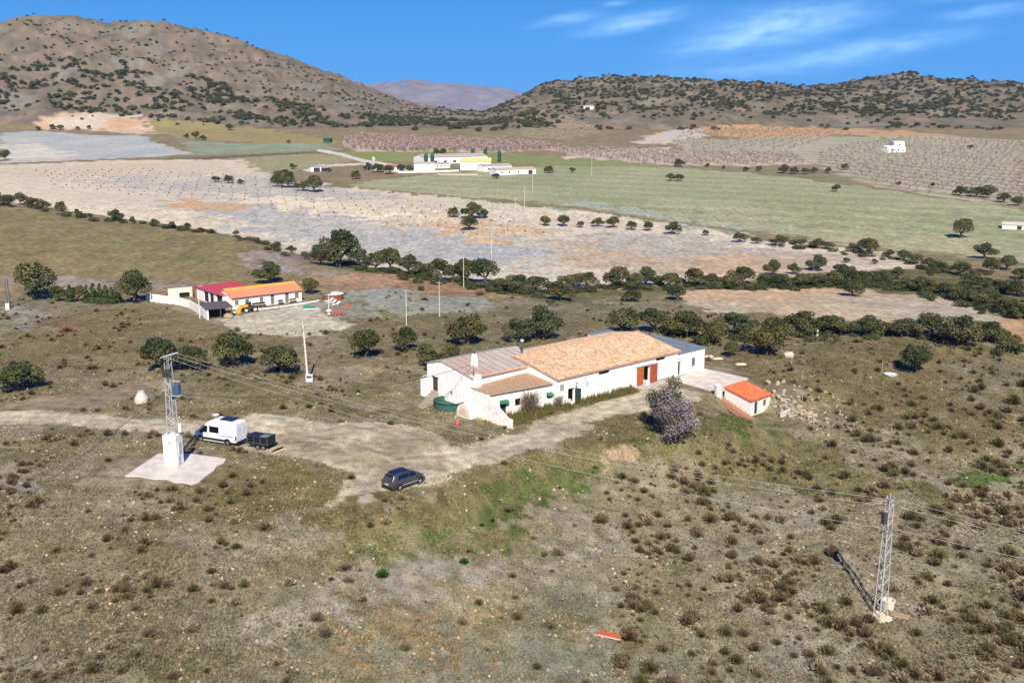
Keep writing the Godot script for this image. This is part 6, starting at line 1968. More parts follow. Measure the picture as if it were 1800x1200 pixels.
func cable(label: String, a: Vector3, b: Vector3, sag: float, r: float, mat: Material, group := "") -> void:
	var s := Shape.new()
	var n := 26
	var last := a
	for i in range(1, n + 1):
		var k := float(i) / n
		var p := a.lerp(b, k) - Vector3(0, 4.0 * sag * k * (1.0 - k), 0)
		s.tube(last, p, r, r, 5, false)
		last = p
	tag(obj("power_cable", s.mesh(), mat, self), label, "cable", group)

func insulator(parent: Node3D, p: Vector3, dir: Vector3, mat: Material) -> void:
	var s := Shape.new()
	for i in 5:
		s.tube(p + dir * i * 0.13, p + dir * (i * 0.13 + 0.06), 0.09, 0.05, 8)
	s.tube(p, p + dir * 0.7, 0.02, 0.02, 5)
	obj("insulator", s.mesh(), mat, parent)

func build_power_line() -> void:
	var steel := paint(186, 189, 191, 0.55, 0.25)
	var dim := paint(110, 100, 96, 0.3)
	var L := at(-35.4, -101.6)
	var R := at(32.4, -82.1)
	var along := (R - L)
	along.y = 0
	along = along.normalized()
	var across := Vector3(-along.z, 0, along.x)
	# slab
	var pts := [Vector3(-39.35, 0.01, -97.95), Vector3(-38.30, -0.00, -104.89), Vector3(-34.93, -0.02, -104.94), Vector3(-30.52, -0.01, -103.23), Vector3(-30.39, 0.01, -102.10), Vector3(-30.86, 0.01, -101.22), Vector3(-30.77, 0.00, -99.67), Vector3(-31.11, -0.01, -98.00), Vector3(-31.29, 0.01, -96.31), Vector3(-31.84, 0.02, -95.50), Vector3(-32.83, 0.02, -96.13), Vector3(-33.74, 0.01, -96.15), Vector3(-34.98, 0.01, -97.15), Vector3(-36.24, 0.01, -97.14), Vector3(-37.86, 0.00, -97.97)]
	var s := Shape.new()
	var mid := Vector3.ZERO
	for p in pts:
		mid += p / pts.size()
	var y := L.y + 0.14
	for i in pts.size():
		var p: Vector3 = pts[i]
		var q: Vector3 = pts[(i + 1) % pts.size()]
		p.y = y
		q.y = y
		s.tri(Vector3(mid.x, y, mid.z), p, q, Vector3.UP)
		s.quad(p, q, q - Vector3(0, 0.9, 0), p - Vector3(0, 0.9, 0), Vector3(p.x - mid.x, 0, p.z - mid.z))
	structure("slab_pavement", "pale concrete slab with ragged edge under the transformer kiosk", s.mesh(), worn(210, 204, 194, 192, 185, 173, 9.5, 52, 0.9, 0.42, 0.4))
	# kiosk and left pylon
	var base := Vector3(L.x, y, L.z)
	var k := thing("transformer_kiosk", "white electrical kiosk with yellow warning sign on the concrete slab", "kiosk", base, -12.0)
	box_part("housing", Vector3(0, 1.65, 0.2), Vector3(1.5, 3.3, 1.3), worn(240, 239, 235, 220, 217, 208, 2.0, 53, 0.85, 0.35, 0.3), k)
	box_part("plinth", Vector3(0, 0.06, 0.2), Vector3(1.62, 0.14, 1.42), worn(214, 208, 198, 192, 186, 174, 3.0, 52, 0.9, 0.4, 0.4), k)
	s = Shape.new()
	s.prism([Vector2(-0.2, 0), Vector2(0.2, 0), Vector2(0, 0.36)], 0.0, 0.015)
	var sign_ := obj("warning_sign", s.mesh(), paint(236, 184, 60, 0.6), k, Vector3(0.02, 2.42, 0.86))
	s = Shape.new()
	s.prism([Vector2(-0.02, 0.22), Vector2(0.05, 0.26), Vector2(0.015, 0.16), Vector2(0.045, 0.16), Vector2(-0.03, 0.05), Vector2(0.0, 0.14), Vector2(-0.04, 0.14)], 0.016, 0.02)
	obj("bolt_mark", s.mesh(), paint(30, 28, 24), sign_)
	for d in [[0.25, 1.3, 1.9], [0.5, 1.0, 0.6]]:
		var lp := box_part("louvre_door", Vector3(0.77, d[2], d[0]), Vector3(0.05, d[1], 0.5), paint(222, 220, 214, 0.6), k)
		for i in int(d[1] / 0.16):
			box_part("slat", Vector3(0.81, d[2] - d[1] / 2.0 + 0.1 + i * 0.16, d[0]), Vector3(0.03, 0.05, 0.42), paint(190, 190, 186, 0.6), lp)
	s = Shape.new()
	s.tube(Vector3(0.66, 3.3, -0.3), Vector3(0.66, 4.35, -0.3), 0.2, 0.2, 12)
	obj("vent_pipe", s.mesh(), paint(214, 214, 210, 0.5), k)
	s = Shape.new()
	s.tube(Vector3(0.66, 3.26, -0.3), Vector3(0.66, 3.42, -0.3), 0.26, 0.24, 12)
	obj("vent_collar", s.mesh(), paint(50, 50, 50, 0.6), k)
	var t := thing("lattice_pylon", "grey lattice pylon with blue transformer rising from the white kiosk", "pylon", Vector3(L.x, y, L.z), -12.0)
	tower(t, 3.28, 11.6, 0.42, 0.24, 13, steel)
	s = Shape.new()
	for sx in [-0.75, -0.62]:
		s.tube(Vector3(-0.5, 0.2, -0.5), Vector3(-0.42, 8.0, -0.5), 0.05, 0.05, 6)
	obj("conduit", s.mesh(), paint(170, 172, 174, 0.5), t)
	var inv := Basis(Vector3.UP, deg_to_rad(12.0))
	var ax := inv * across
	var al := inv * along
	var top := Vector3(0, 11.7, 0)
	var tri_pts := [top - ax * 1.1, top + ax * 1.1, top + al * 1.3 + Vector3(0, 0.35, 0)]
	for i in 3:
		s = Shape.new()
		s.tube(tri_pts[i], tri_pts[(i + 1) % 3], 0.06, 0.06, 6)
		obj("crossarm", s.mesh(), paint(172, 176, 178, 0.5, 0.4), t)
	for i in 3:
		insulator(t, top + ax * (i - 1) * 1.0, al, dim)
	box_part("bracket", Vector3(0.75, 7.5, 0.0), Vector3(1.0, 0.12, 0.5), steel, t)
	box_part("bracket", Vector3(0.8, 9.0, 0.0), Vector3(0.8, 0.1, 0.1), steel, t)
	var tr := Shape.new()
	tr.box(Vector3(0.78, 8.1, 0.0), Vector3(0.66, 1.0, 0.62))
	tr.box(Vector3(0.78, 8.62, 0.0), Vector3(0.74, 0.06, 0.7))
	var tb := obj("transformer", tr.mesh(), worn(74, 112, 140, 60, 94, 120, 0.8, 54, 0.5), t)
	for i in 6:
		box_part("cooling_fin", Vector3(0.52 + i * 0.1, 8.05, 0.34), Vector3(0.025, 0.8, 0.08), paint(66, 102, 130, 0.5), tb)
	for i in 3:
		s = Shape.new()
		s.tube(Vector3(0.6 + i * 0.2, 8.65, 0), Vector3(0.6 + i * 0.2, 9.0, 0), 0.06, 0.04, 8)
		obj("bushing", s.mesh(), dim, tb)
	for i in 3:
		s = Shape.new()
		s.box(Vector3(-0.0 + (i - 1) * 0.34, 9.9, 0.42), Vector3(0.2, 0.8, 0.2))
		obj("fuse_unit", s.mesh(), paint(60, 56, 56, 0.5), t)
	# right pylon on the lower slope
	var rp := thing("lattice_pylon", "tall grey lattice pylon standing alone on the lower right slope", "pylon", R, 20.0)
	tower(rp, -0.2, 11.4, 0.4, 0.2, 17, steel)
	s = Shape.new()
	s.prism([Vector2(-0.75, -0.4), Vector2(0.75, -0.4), Vector2(0.7, 0.26), Vector2(0.3, 0.32), Vector2(-0.5, 0.28)], -0.7, 0.7)
	obj("footing", s.mesh(), worn(222, 206, 176, 196, 178, 146, 1.0, 55), rp)
	var inv2 := Basis(Vector3.UP, deg_to_rad(-20.0))
	for lv in [[11.3, 0.7], [10.2, 0.8], [8.6, 0.6]]:
		s = Shape.new()
		s.tube(Vector3(0, lv[0], 0) - inv2 * across * lv[1], Vector3(0, lv[0], 0) + inv2 * across * lv[1], 0.05, 0.05, 5)
		obj("crossarm", s.mesh(), steel, rp)
	for i in 3:
		insulator(rp, Vector3(0, [11.3, 10.2, 8.6][i], 0) + inv2 * across * [0.6, -0.7, 0.5][i], inv2 * -along, dim)
		insulator(rp, Vector3(0, [11.3, 10.2, 8.6][i], 0) + inv2 * across * [0.6, -0.7, 0.5][i], inv2 * along, dim)
	box_part("switch_unit", Vector3(-0.45, 9.4, 0.0), Vector3(0.35, 1.0, 0.4), paint(70, 66, 66, 0.6), rp)
	var wire := paint(185, 187, 190, 0.5, 0.2)
	for i in 3:
		var a: Vector3 = Vector3(L.x, y + 11.7, L.z) + across * (i - 1) * 1.0 + along * 0.7
		var b: Vector3 = R + Vector3(0, [11.3, 10.2, 8.6][i], 0) + across * [0.6, -0.7, 0.5][i] - along * 0.6
		cable("%s of the three bare wires from kiosk pylon to lower pylon" % ["farthest", "middle", "nearest"][2 - i], a, b, 1.6, 0.012, wire, "wires between the two pylons")
		var e: Vector3 = Vector3(96, -2.0, -62) + across * (i - 1) * 1.0
		cable("%s of the three wires leaving the lower pylon to the right" % ["farthest", "middle", "nearest"][2 - i], b + along * 1.2, e, 1.5, 0.012, wire, "wires right of the lower pylon")
	var black := paint(34, 34, 36, 0.7)
	var pole := at(-28.0, -135.1)
	cable("thick black cable rising from the transformer to the white concrete pole", Vector3(L.x + 0.5, y + 9.0, L.z), pole + Vector3(0.0, 8.2, 0), 0.5, 0.026, black)
	var mast := Vector3(5.6, 0, -122.5) + Basis(Vector3.UP, deg_to_rad(41.3)) * Vector3(-8.95, 6.2, -5.4)
	cable("black cable sagging low from the transformer to the farmhouse mast", Vector3(L.x + 0.5, y + 7.6, L.z), mast, 1.7, 0.025, black)
	cable("black cable running from the kiosk pylon down to the lower left", Vector3(L.x - 0.4, y + 7.9, L.z), Vector3(-52, -3.0, -76.0), 0.4, 0.026, black)
	cable("thin grey cable slanting from the mast down the white gable", mast, Vector3(5.6, 0, -122.5) + Basis(Vector3.UP, deg_to_rad(41.3)) * Vector3(-9.3, 0.5, -11.4), 0.1, 0.02, black)
	# concrete pole with meter box
	var cp := thing("concrete_pole", "white concrete pole with meter box beside the lone oak", "utility pole", pole)
	s = Shape.new()
	s.tube(Vector3(0, -0.3, 0), Vector3(-0.35, 8.4, 0), 0.17, 0.11, 8)
	obj("pole", s.mesh(), worn(222, 216, 206, 196, 190, 178, 1.2, 56), cp)
	box_part("meter_box", Vector3(0.28, 0.55, 0.25), Vector3(0.95, 1.0, 0.6), paint(206, 208, 208, 0.6), cp)
	box_part("meter_window", Vector3(0.28, 0.75, 0.56), Vector3(0.7, 0.3, 0.02), paint(70, 74, 78, 0.2), cp)
	cable("cable from the concrete pole towards the yard of the left farm", pole + Vector3(-0.35, 8.2, 0), at(-31.3, -191.3, 5.4), 0.8, 0.022, black)
	# far line of thin poles across the valley
	var list := [-18.7, -176.8, 6.5, -13.4, -184.8, 6.6, -11.1, -231.0, 7.6, -5.7, -283.0, 7.4, -2.2, -331.1, 8.0, 1.2, -359.2, 8.5, 4.7, -387.0, 9.0, 8.8, -442.0, 9.5, 39.4, -509.4, 9.5, 71.8, -573.8, 9.0]
	for i in range(0, list.size(), 3):
		var n := i / 3
		var o := thing("utility_pole", "thin white pole of the line across the valley, %s from the house" % ORDINAL[n], "utility pole", at(list[i], list[i + 1], -0.2), 0, "line of poles across the valley")
		s = Shape.new()
		s.tube(Vector3.ZERO, Vector3(0, list[i + 2] as float + 0.2, 0), 0.12, 0.07, 6)
		obj("pole", s.mesh(), paint(192, 188, 180, 0.8), o)
		box_part("crossarm", Vector3(0, list[i + 2] as float - 0.1, 0), Vector3(1.2, 0.1, 0.1), paint(150, 150, 148, 0.6), o)

# ---------- other farms ----------
func plain_house(called: String, label: String, category: String, L: Vector3, R: Vector3, depth: float, eave: float, ridge: float, wall_m: Material, roof_m: Material, holes := [], ridge_at := 0.5, group := "", dark_m: Material = null) -> Node3D:
	# a gabled block standing on the line L-R; x runs from L to R, the front faces the viewer
	var e := R - L
	var base := minf(L.y, R.y)
	var t := thing(called, label, category, Vector3(L.x, base, L.z), rad_to_deg(atan2(-e.z, e.x)), group)
	var w := Vector2(e.x, e.z).length()
	var s := Shape.new()
	wall_panel(s, 0, w, -1.5, eave, 0, 0.3, holes)
	for x in [[0.0, 0.3], [w - 0.3, w]]:
		side_wall(s, [Vector2(0.3, -1.5), Vector2(depth, -1.5), Vector2(depth, eave), Vector2(depth * ridge_at, ridge), Vector2(0.3, eave + 0.05)], x[0], x[1])
	s.box(Vector3(w / 2.0, eave / 2.0 - 0.75, -depth + 0.15), Vector3(w - 0.62, eave + 1.4, 0.3))
	s.box(Vector3(w / 2.0, -0.1, -depth / 2.0), Vector3(w - 0.62, 0.2, depth - 0.62))
	obj("wall", s.mesh(), wall_m, t)
	s = Shape.new()
	var zr := -depth * ridge_at
	roof_sheet(s, Vector3(-0.2, eave + 0.02, 0.3), Vector3(w + 0.2, eave + 0.02, 0.3), Vector3(w + 0.2, ridge + 0.08, zr), Vector3(-0.2, ridge + 0.08, zr), 0.1)
	if ridge_at < 0.98:
		roof_sheet(s, Vector3(-0.2, ridge + 0.08, zr - 0.003), Vector3(w + 0.2, ridge + 0.08, zr - 0.003), Vector3(w + 0.2, eave + 0.02, -depth - 0.3), Vector3(-0.2, eave + 0.02, -depth - 0.3), 0.1)
	obj("roof", s.mesh(), roof_m, t)
	for h in holes:
		var bk := box_part("window" if h[1] > 0.3 else "door", Vector3((h[0] + h[2]) / 2.0, (h[1] + h[3]) / 2.0, -0.2), Vector3(h[2] - h[0], h[3] - h[1], 0.04), dark_m if dark_m else glass(), t)
		if h[1] > 0.3 and h[2] - h[0] < 2.0:
			box_part("frame", Vector3((h[0] + h[2]) / 2.0, h[1] - 0.03, 0.03), Vector3(h[2] - h[0] + 0.2, 0.08, 0.1), paint(170, 150, 126), bk)
	return t

func wall_run(label: String, pts: Array, h: float, mat: Material, thick := 0.25) -> void:
	var t := thing("boundary_wall", label, "wall", pts[0])
	for i in pts.size() - 1:
		var a: Vector3 = pts[i] - pts[0]
		var b: Vector3 = pts[i + 1] - pts[0]
		var m := (a + b) / 2.0
		var d := Vector2(b.x - a.x, b.z - a.z)
		box_part("wall_panel", m + Vector3(0, h / 2.0 - 0.4, 0), Vector3(d.length() + 0.1, h + 0.8, thick + i * 0.004), mat, t, Basis(Vector3.UP, atan2(-d.y, d.x)))

func build_left_farm() -> void:
	var rnd := RandomNumberGenerator.new()
	rnd.seed = 44
	var wall := worn(240, 238, 232, 222, 218, 208, 3.0, 61, 0.9, 0.36, 0.5)
	var black := paint(26, 28, 32, 0.6)
	# building with the orange roof
	var L := Vector3(-53.54, -0.62, -191.81)
	var R := Vector3(-42.12, -0.61, -200.89)
	var w := Vector2(R.x - L.x, R.z - L.z).length()
	var holes := [[0.5, 0.8, 1.3, 1.7], [2.6, 0.8, 3.4, 1.7], [5.6, 0.85, 6.4, 1.7], [7.9, 0.05, 8.7, 2.0], [11.0, 0.05, 11.8, 2.0], [w - 1.5, 0.75, w - 0.6, 1.75]]
	var t := plain_house("farm_building", "long white farm building with salmon orange roof at the left yard", "farm building", L, R, 7.0, 2.25, 3.45, wall, worn(226, 142, 104, 212, 126, 90, 1.5, 62, 0.85), holes, 0.5, "", paint(120, 112, 102, 0.4))
	var s := Shape.new()
	roof_sheet(s, Vector3(-0.22, 3.28, -2.72), Vector3(w + 0.22, 3.28, -2.72), Vector3(w + 0.22, 3.62, -3.52), Vector3(-0.22, 3.62, -3.52), 0.06)
	obj("ridge_sheet", s.mesh(), worn(240, 168, 70, 228, 150, 56, 1.0, 63, 0.7), t)
	box_part("gutter", Vector3(w / 2.0, 2.2, 0.32), Vector3(w + 0.4, 0.08, 0.1), paint(86, 74, 66), t)
	for i in 4:
		var q: Array = [[4.6, 1.9, 0.5], [5.6, 1.5, 0.9], [9.6, 1.0, 1.3], [12.2, 1.4, 0.8]][i]
		var b := thing("bench", "%s of the dark benches along the orange-roofed facade" % ["leftmost", "second from left", "third from left", "rightmost"][i], "bench", L + Basis(Vector3.UP, t.rotation.y) * Vector3(q[0], 0, 0.9), rad_to_deg(t.rotation.y), "benches along the left farm facade")
		box_part("seat", Vector3(0, 0.42, 0), Vector3(q[1], 0.08, 0.42), black if i != 3 else paint(120, 66, 56), b)
		box_part("backrest", Vector3(0, 0.75, -0.2), Vector3(q[1], 0.35, 0.06), black if i != 3 else paint(120, 66, 56), b)
		for k in [-0.4, 0.4]:
			box_part("leg", Vector3(k * q[1], 0.2, 0), Vector3(0.08, 0.38, 0.38), black, b)
	# red-roofed shed
	L = Vector3(-63.98, -0.64, -203.64)
	R = Vector3(-55.74, -0.63, -193.06)
	w = Vector2(R.x - L.x, R.z - L.z).length()
	var sh := plain_house("shed", "white shed with crimson sheet roof and black openings", "shed", L, R, 8.4, 2.55, 2.75, wall, worn(194, 74, 80, 176, 64, 70, 1.4, 64, 0.6), [[w * 0.28, 0.05, w * 0.46, 2.2], [w * 0.5, 0.05, w * 0.66, 2.2], [w * 0.76, 0.05, w * 0.98, 2.5]], 0.97, "", black)
	box_part("buttress", Vector3(-0.5, 1.2, -0.3), Vector3(0.7, 2.8, 1.2), worn(150, 92, 84, 132, 80, 72, 1.0, 65), sh)
	# back wall with dark arch
	var bw := thing("arched_wall", "cream back wall of the left farm with a dark archway", "wall", Vector3(-69.72, -0.62, -203.52))
	var e: Vector3 = Vector3(-65.69, -0.63, -206.20) - Vector3(-69.72, -0.62, -203.52)
	bw.rotation.y = atan2(-e.z, e.x)
	w = Vector2(e.x, e.z).length()
	s = Shape.new()
	wall_panel(s, 0, w, -0.6, 2.0, 0, 0.4, [[w * 0.45, -0.6, w * 0.9, 1.0]])
	obj("wall", s.mesh(), worn(238, 230, 212, 220, 208, 186, 2.0, 66), bw)
	s = Shape.new()
	var prof := []
	for i in 9:
		prof.append(Vector2(w * 0.675 + w * 0.22 * cos(PI * i / 8.0), 0.3 + 0.95 * sin(PI * i / 8.0)))
	prof.append(Vector2(w * 0.455, -0.5))
	prof.append(Vector2(w * 0.895, -0.5))
	s.prism(prof, -0.6, -0.45)
	obj("archway", s.mesh(), black, bw)
	wall_run("long white boundary wall curving in front of the left farm", [Vector3(-73.47, -0.59, -201.39), Vector3(-69.48, -0.62, -199.02), Vector3(-65.34, -0.64, -196.66), Vector3(-62.26, -0.62, -193.56), Vector3(-58.20, -0.60, -186.62), Vector3(-55.61, -0.56, -182.13)], 1.5, wall)
	# open carport
	var c := thing("carport", "open carport with dark sheet roof at the wall's right end", "carport", Vector3(-55.46, -0.56, -181.60))
	var f: Vector3 = Vector3(-51.58, -0.57, -183.74) - Vector3(-55.46, -0.56, -181.60)
	c.rotation.y = atan2(-f.z, f.x)
	w = Vector2(f.x, f.z).length()
	s = Shape.new()
	roof_sheet(s, Vector3(-0.2, 2.0, 0.4), Vector3(w + 0.3, 2.0, 0.4), Vector3(w + 0.3, 2.35, -5.0), Vector3(-0.2, 2.35, -5.0), 0.1)
	obj("roof", s.mesh(), worn(92, 88, 86, 76, 72, 70, 1.2, 67), c)
	box_part("wall", Vector3(0.1, 0.8, -2.3), Vector3(0.3, 2.4, 5.0), wall, c)
	box_part("rear_wall", Vector3(w / 2.0, 0.9, -4.9), Vector3(w, 2.4, 0.2), paint(60, 54, 50), c)
	for x in [w * 0.55, w]:
		s = Shape.new()
		s.tube(Vector3(x, -0.3, 0.1), Vector3(x, 2.0, 0.1), 0.08, 0.08, 6)
		obj("post", s.mesh(), paint(96, 86, 78), c)
	s = Shape.new()
	s.ball(Vector3(0, 0.4, 0), Vector3(0.9, 0.55, 0.7), 5, 8, rnd, 0.15)
	tag(obj("straw_pile", s.mesh(), worn(178, 158, 128, 150, 128, 100, 0.8, 68), self, Vector3(-52.07, -0.57, -183.21)), "brown straw pile against the carport post", "straw")
	var lampl := thing("lamp_post", "thin white lamp post before the carport wall", "lamp post", Vector3(-57.16, -0.59, -182.78))
	s = Shape.new()
	s.tube(Vector3(0, -0.2, 0), Vector3(0, 5.2, 0), 0.09, 0.07, 6)
	obj("pole", s.mesh(), paint(224, 222, 214), lampl)
	lampl = thing("lamp_post", "white lamp post with round base between pool and yard", "lamp post", Vector3(-34.80, -0.61, -190.04))
	s = Shape.new()
	s.tube(Vector3(0, -0.2, 0), Vector3(0, 3.4, 0), 0.09, 0.07, 6)
	obj("pole", s.mesh(), paint(206, 210, 214), lampl)
	s = Shape.new()
	s.lathe([Vector2(0.0, 0.3), Vector2(0.5, 0.3), Vector2(0.55, -0.2)], 12)
	obj("foot", s.mesh(), paint(228, 226, 220), lampl)
	# yellow tractor
	var tr := thing("tractor", "yellow backhoe tractor parked before the orange-roofed building", "tractor", Vector3(-49.77, -0.60, -189.40), 30.0)
	var yellow := paint(218, 160, 52, 0.5)
	var rubber := paint(28, 28, 28, 0.9)
	var rim := paint(210, 208, 200, 0.5)
	s = Shape.new()
	s.prism([Vector2(-0.4, 0.6), Vector2(1.2, 0.6), Vector2(1.25, 1.1), Vector2(0.2, 1.25), Vector2(-0.4, 1.2)], -0.4, 0.4)
	obj("bonnet", s.mesh(), paint(60, 58, 54), tr)
	box_part("cab", Vector3(-0.1, 1.5, 0), Vector3(0.9, 0.8, 0.8), paint(50, 50, 50, 0.3), tr)
	s = Shape.new()
	s.prism([Vector2(-0.3, 1.5), Vector2(-1.6, 1.35), Vector2(-2.2, 0.5), Vector2(-1.95, 0.4), Vector2(-1.4, 1.0), Vector2(-0.3, 1.1)], -0.5, 0.5)
	obj("loader_arm", s.mesh(), yellow, tr)
	s = Shape.new()
	s.prism([Vector2(-2.0, 0.7), Vector2(-2.6, 0.15), Vector2(-2.5, 0.0), Vector2(-1.8, 0.1)], -0.9, 0.9)
	obj("bucket", s.mesh(), yellow, tr)
	for sd in [-1.0, 1.0]:
		wheel(tr, -0.8, sd * 0.7, 0.5, 0.32, rubber, rim)
		wheel(tr, 0.9, sd * 0.7, 0.55, 0.34, rubber, rim)
	# round pool
	var po := thing("round_pool", "round above-ground pool with wooden sides, half under a white cover", "pool", Vector3(-36.22, -0.60, -202.75), 0.0)
	s = Shape.new()
	s.lathe([Vector2(2.1, -0.3), Vector2(2.1, 1.15), Vector2(1.95, 1.15), Vector2(1.95, 0.95)], 24)
	obj("side", s.mesh(), worn(150, 84, 44, 122, 66, 34, 0.9, 69), po)
	s = Shape.new()
	s.lathe([Vector2(1.95, 1.02), Vector2(0.0, 1.02)], 24)
	obj("water", s.mesh(), paint(86, 170, 178, 0.08), po)
	s = Shape.new()
	prof = []
	for i in 13:
		var an := -PI * 0.6 + PI * 1.2 * i / 12.0
		prof.append(Vector2(cos(an) * 2.15, sin(an) * 2.15))
	for i in 12:
		var p: Vector2 = prof[i]
		var q: Vector2 = prof[i + 1]
		s.tri(Vector3(-0.3, 1.22, 0), Vector3(p.x, 1.2, p.y), Vector3(q.x, 1.2, q.y), Vector3.UP)
	obj("cover", s.mesh(), paint(236, 236, 232, 0.6), po)
	# odds and ends in the yard
	var gt := thing("folded_awning", "green folded awning lying at the far edge of the yard", "awning", Vector3(-39.03, -0.61, -192.35), 10.0)
	s = Shape.new()
	roof_sheet(s, Vector3(-1.3, 0.1, 0.5), Vector3(1.5, -0.1, 0.7), Vector3(0.9, 0.5, -0.6), Vector3(-1.0, 0.75, -0.5), 0.05)
	obj("cloth", s.mesh(), worn(36, 140, 112, 28, 112, 92, 0.7, 70), gt)
	s = Shape.new()
	s.tube(Vector3(-1.2, 0.1, 0.6), Vector3(1.8, 0.15, 0.8), 0.09, 0.09, 6)
	obj("roller", s.mesh(), paint(226, 226, 222), gt)
	var pl := thing("plough", "red farm implement standing at the right edge of the yard", "farm implement", Vector3(-32.73, -0.59, -185.49), 20.0)
	for i in 4:
		s = Shape.new()
		s.tube(Vector3(-0.9 + i * 0.6, 0.0, -0.4), Vector3(-0.7 + i * 0.6, 0.9, 0.2), 0.08, 0.06, 6)
		s.tube(Vector3(-0.7 + i * 0.6, 0.9, 0.2), Vector3(-0.5 + i * 0.6, 0.3, 0.6), 0.07, 0.06, 6)
		obj("tine", s.mesh(), paint(206, 62, 46, 0.6), pl)
	box_part("beam", Vector3(0, 0.85, 0.15), Vector3(2.4, 0.16, 0.16), paint(206, 62, 46, 0.6), pl)
	box_part("hitch", Vector3(-1.3, 0.5, 0.1), Vector3(0.5, 0.3, 0.5), paint(210, 196, 190, 0.6), pl)
	s = Shape.new()
	s.lathe([Vector2(0.0, 0.0), Vector2(0.36, 0.0), Vector2(0.34, 0.7), Vector2(0.0, 0.74)], 10)
	tag(obj("red_drum", s.mesh(), paint(212, 82, 60, 0.6), self, Vector3(-32.01, -0.64, -194.29)), "red drum standing right of the pool", "drum")
	for i in 3:
		var so := thing("sun_lounger", "%s white sun lounger beside the round pool" % ["leftmost", "middle", "rightmost"][i], "sun lounger", [Vector3(-36.49, -0.62, -199.68), Vector3(-35.63, -0.65, -197.96), Vector3(-34.54, -0.66, -196.17)][i], 40.0, "white loungers beside the pool")
		s = Shape.new()
		s.prism([Vector2(-0.9, 0.3), Vector2(0.4, 0.3), Vector2(0.95, 0.75), Vector2(0.9, 0.82), Vector2(0.35, 0.38), Vector2(-0.9, 0.38)], -0.32, 0.32)
		obj("seat", s.mesh(), paint(236, 236, 234), so)
		for x in [-0.7, 0.3]:
			box_part("leg", Vector3(x, 0.14, 0), Vector3(0.06, 0.32, 0.6), paint(220, 220, 218), so)
	# wire fence in front of the facade
	var fe := thing("yard_fence", "thin wire fence between yard and orange-roofed facade", "fence", Vector3(-48.04, -0.57, -189.84))
	var fa := Vector3.ZERO
	var fb: Vector3 = Vector3(-40.19, -0.62, -196.57) - Vector3(-48.04, -0.57, -189.84)
	for i in 6:
		var p := fa.lerp(fb, i / 5.0)
		s = Shape.new()
		s.tube(p - Vector3(0, 0.2, 0), p + Vector3(0, 1.0, 0), 0.04, 0.04, 5)
		obj("post", s.mesh(), paint(150, 148, 142), fe)
	for y in [0.35, 0.65, 0.95]:
		s = Shape.new()
		s.tube(fa + Vector3(0, y, 0), fb + Vector3(0, y, 0), 0.012, 0.012, 4)
		obj("wire", s.mesh(), paint(150, 148, 142), fe)
	# kerb wall below the facade terrace
	wall_run("low white kerb wall edging the terrace of the left farm", [Vector3(-52.60, -0.60, -188.30), Vector3(-46.99, -0.59, -192.25), Vector3(-40.55, -0.62, -198.41), Vector3(-38.76, -0.61, -200.90)], 0.25, wall)

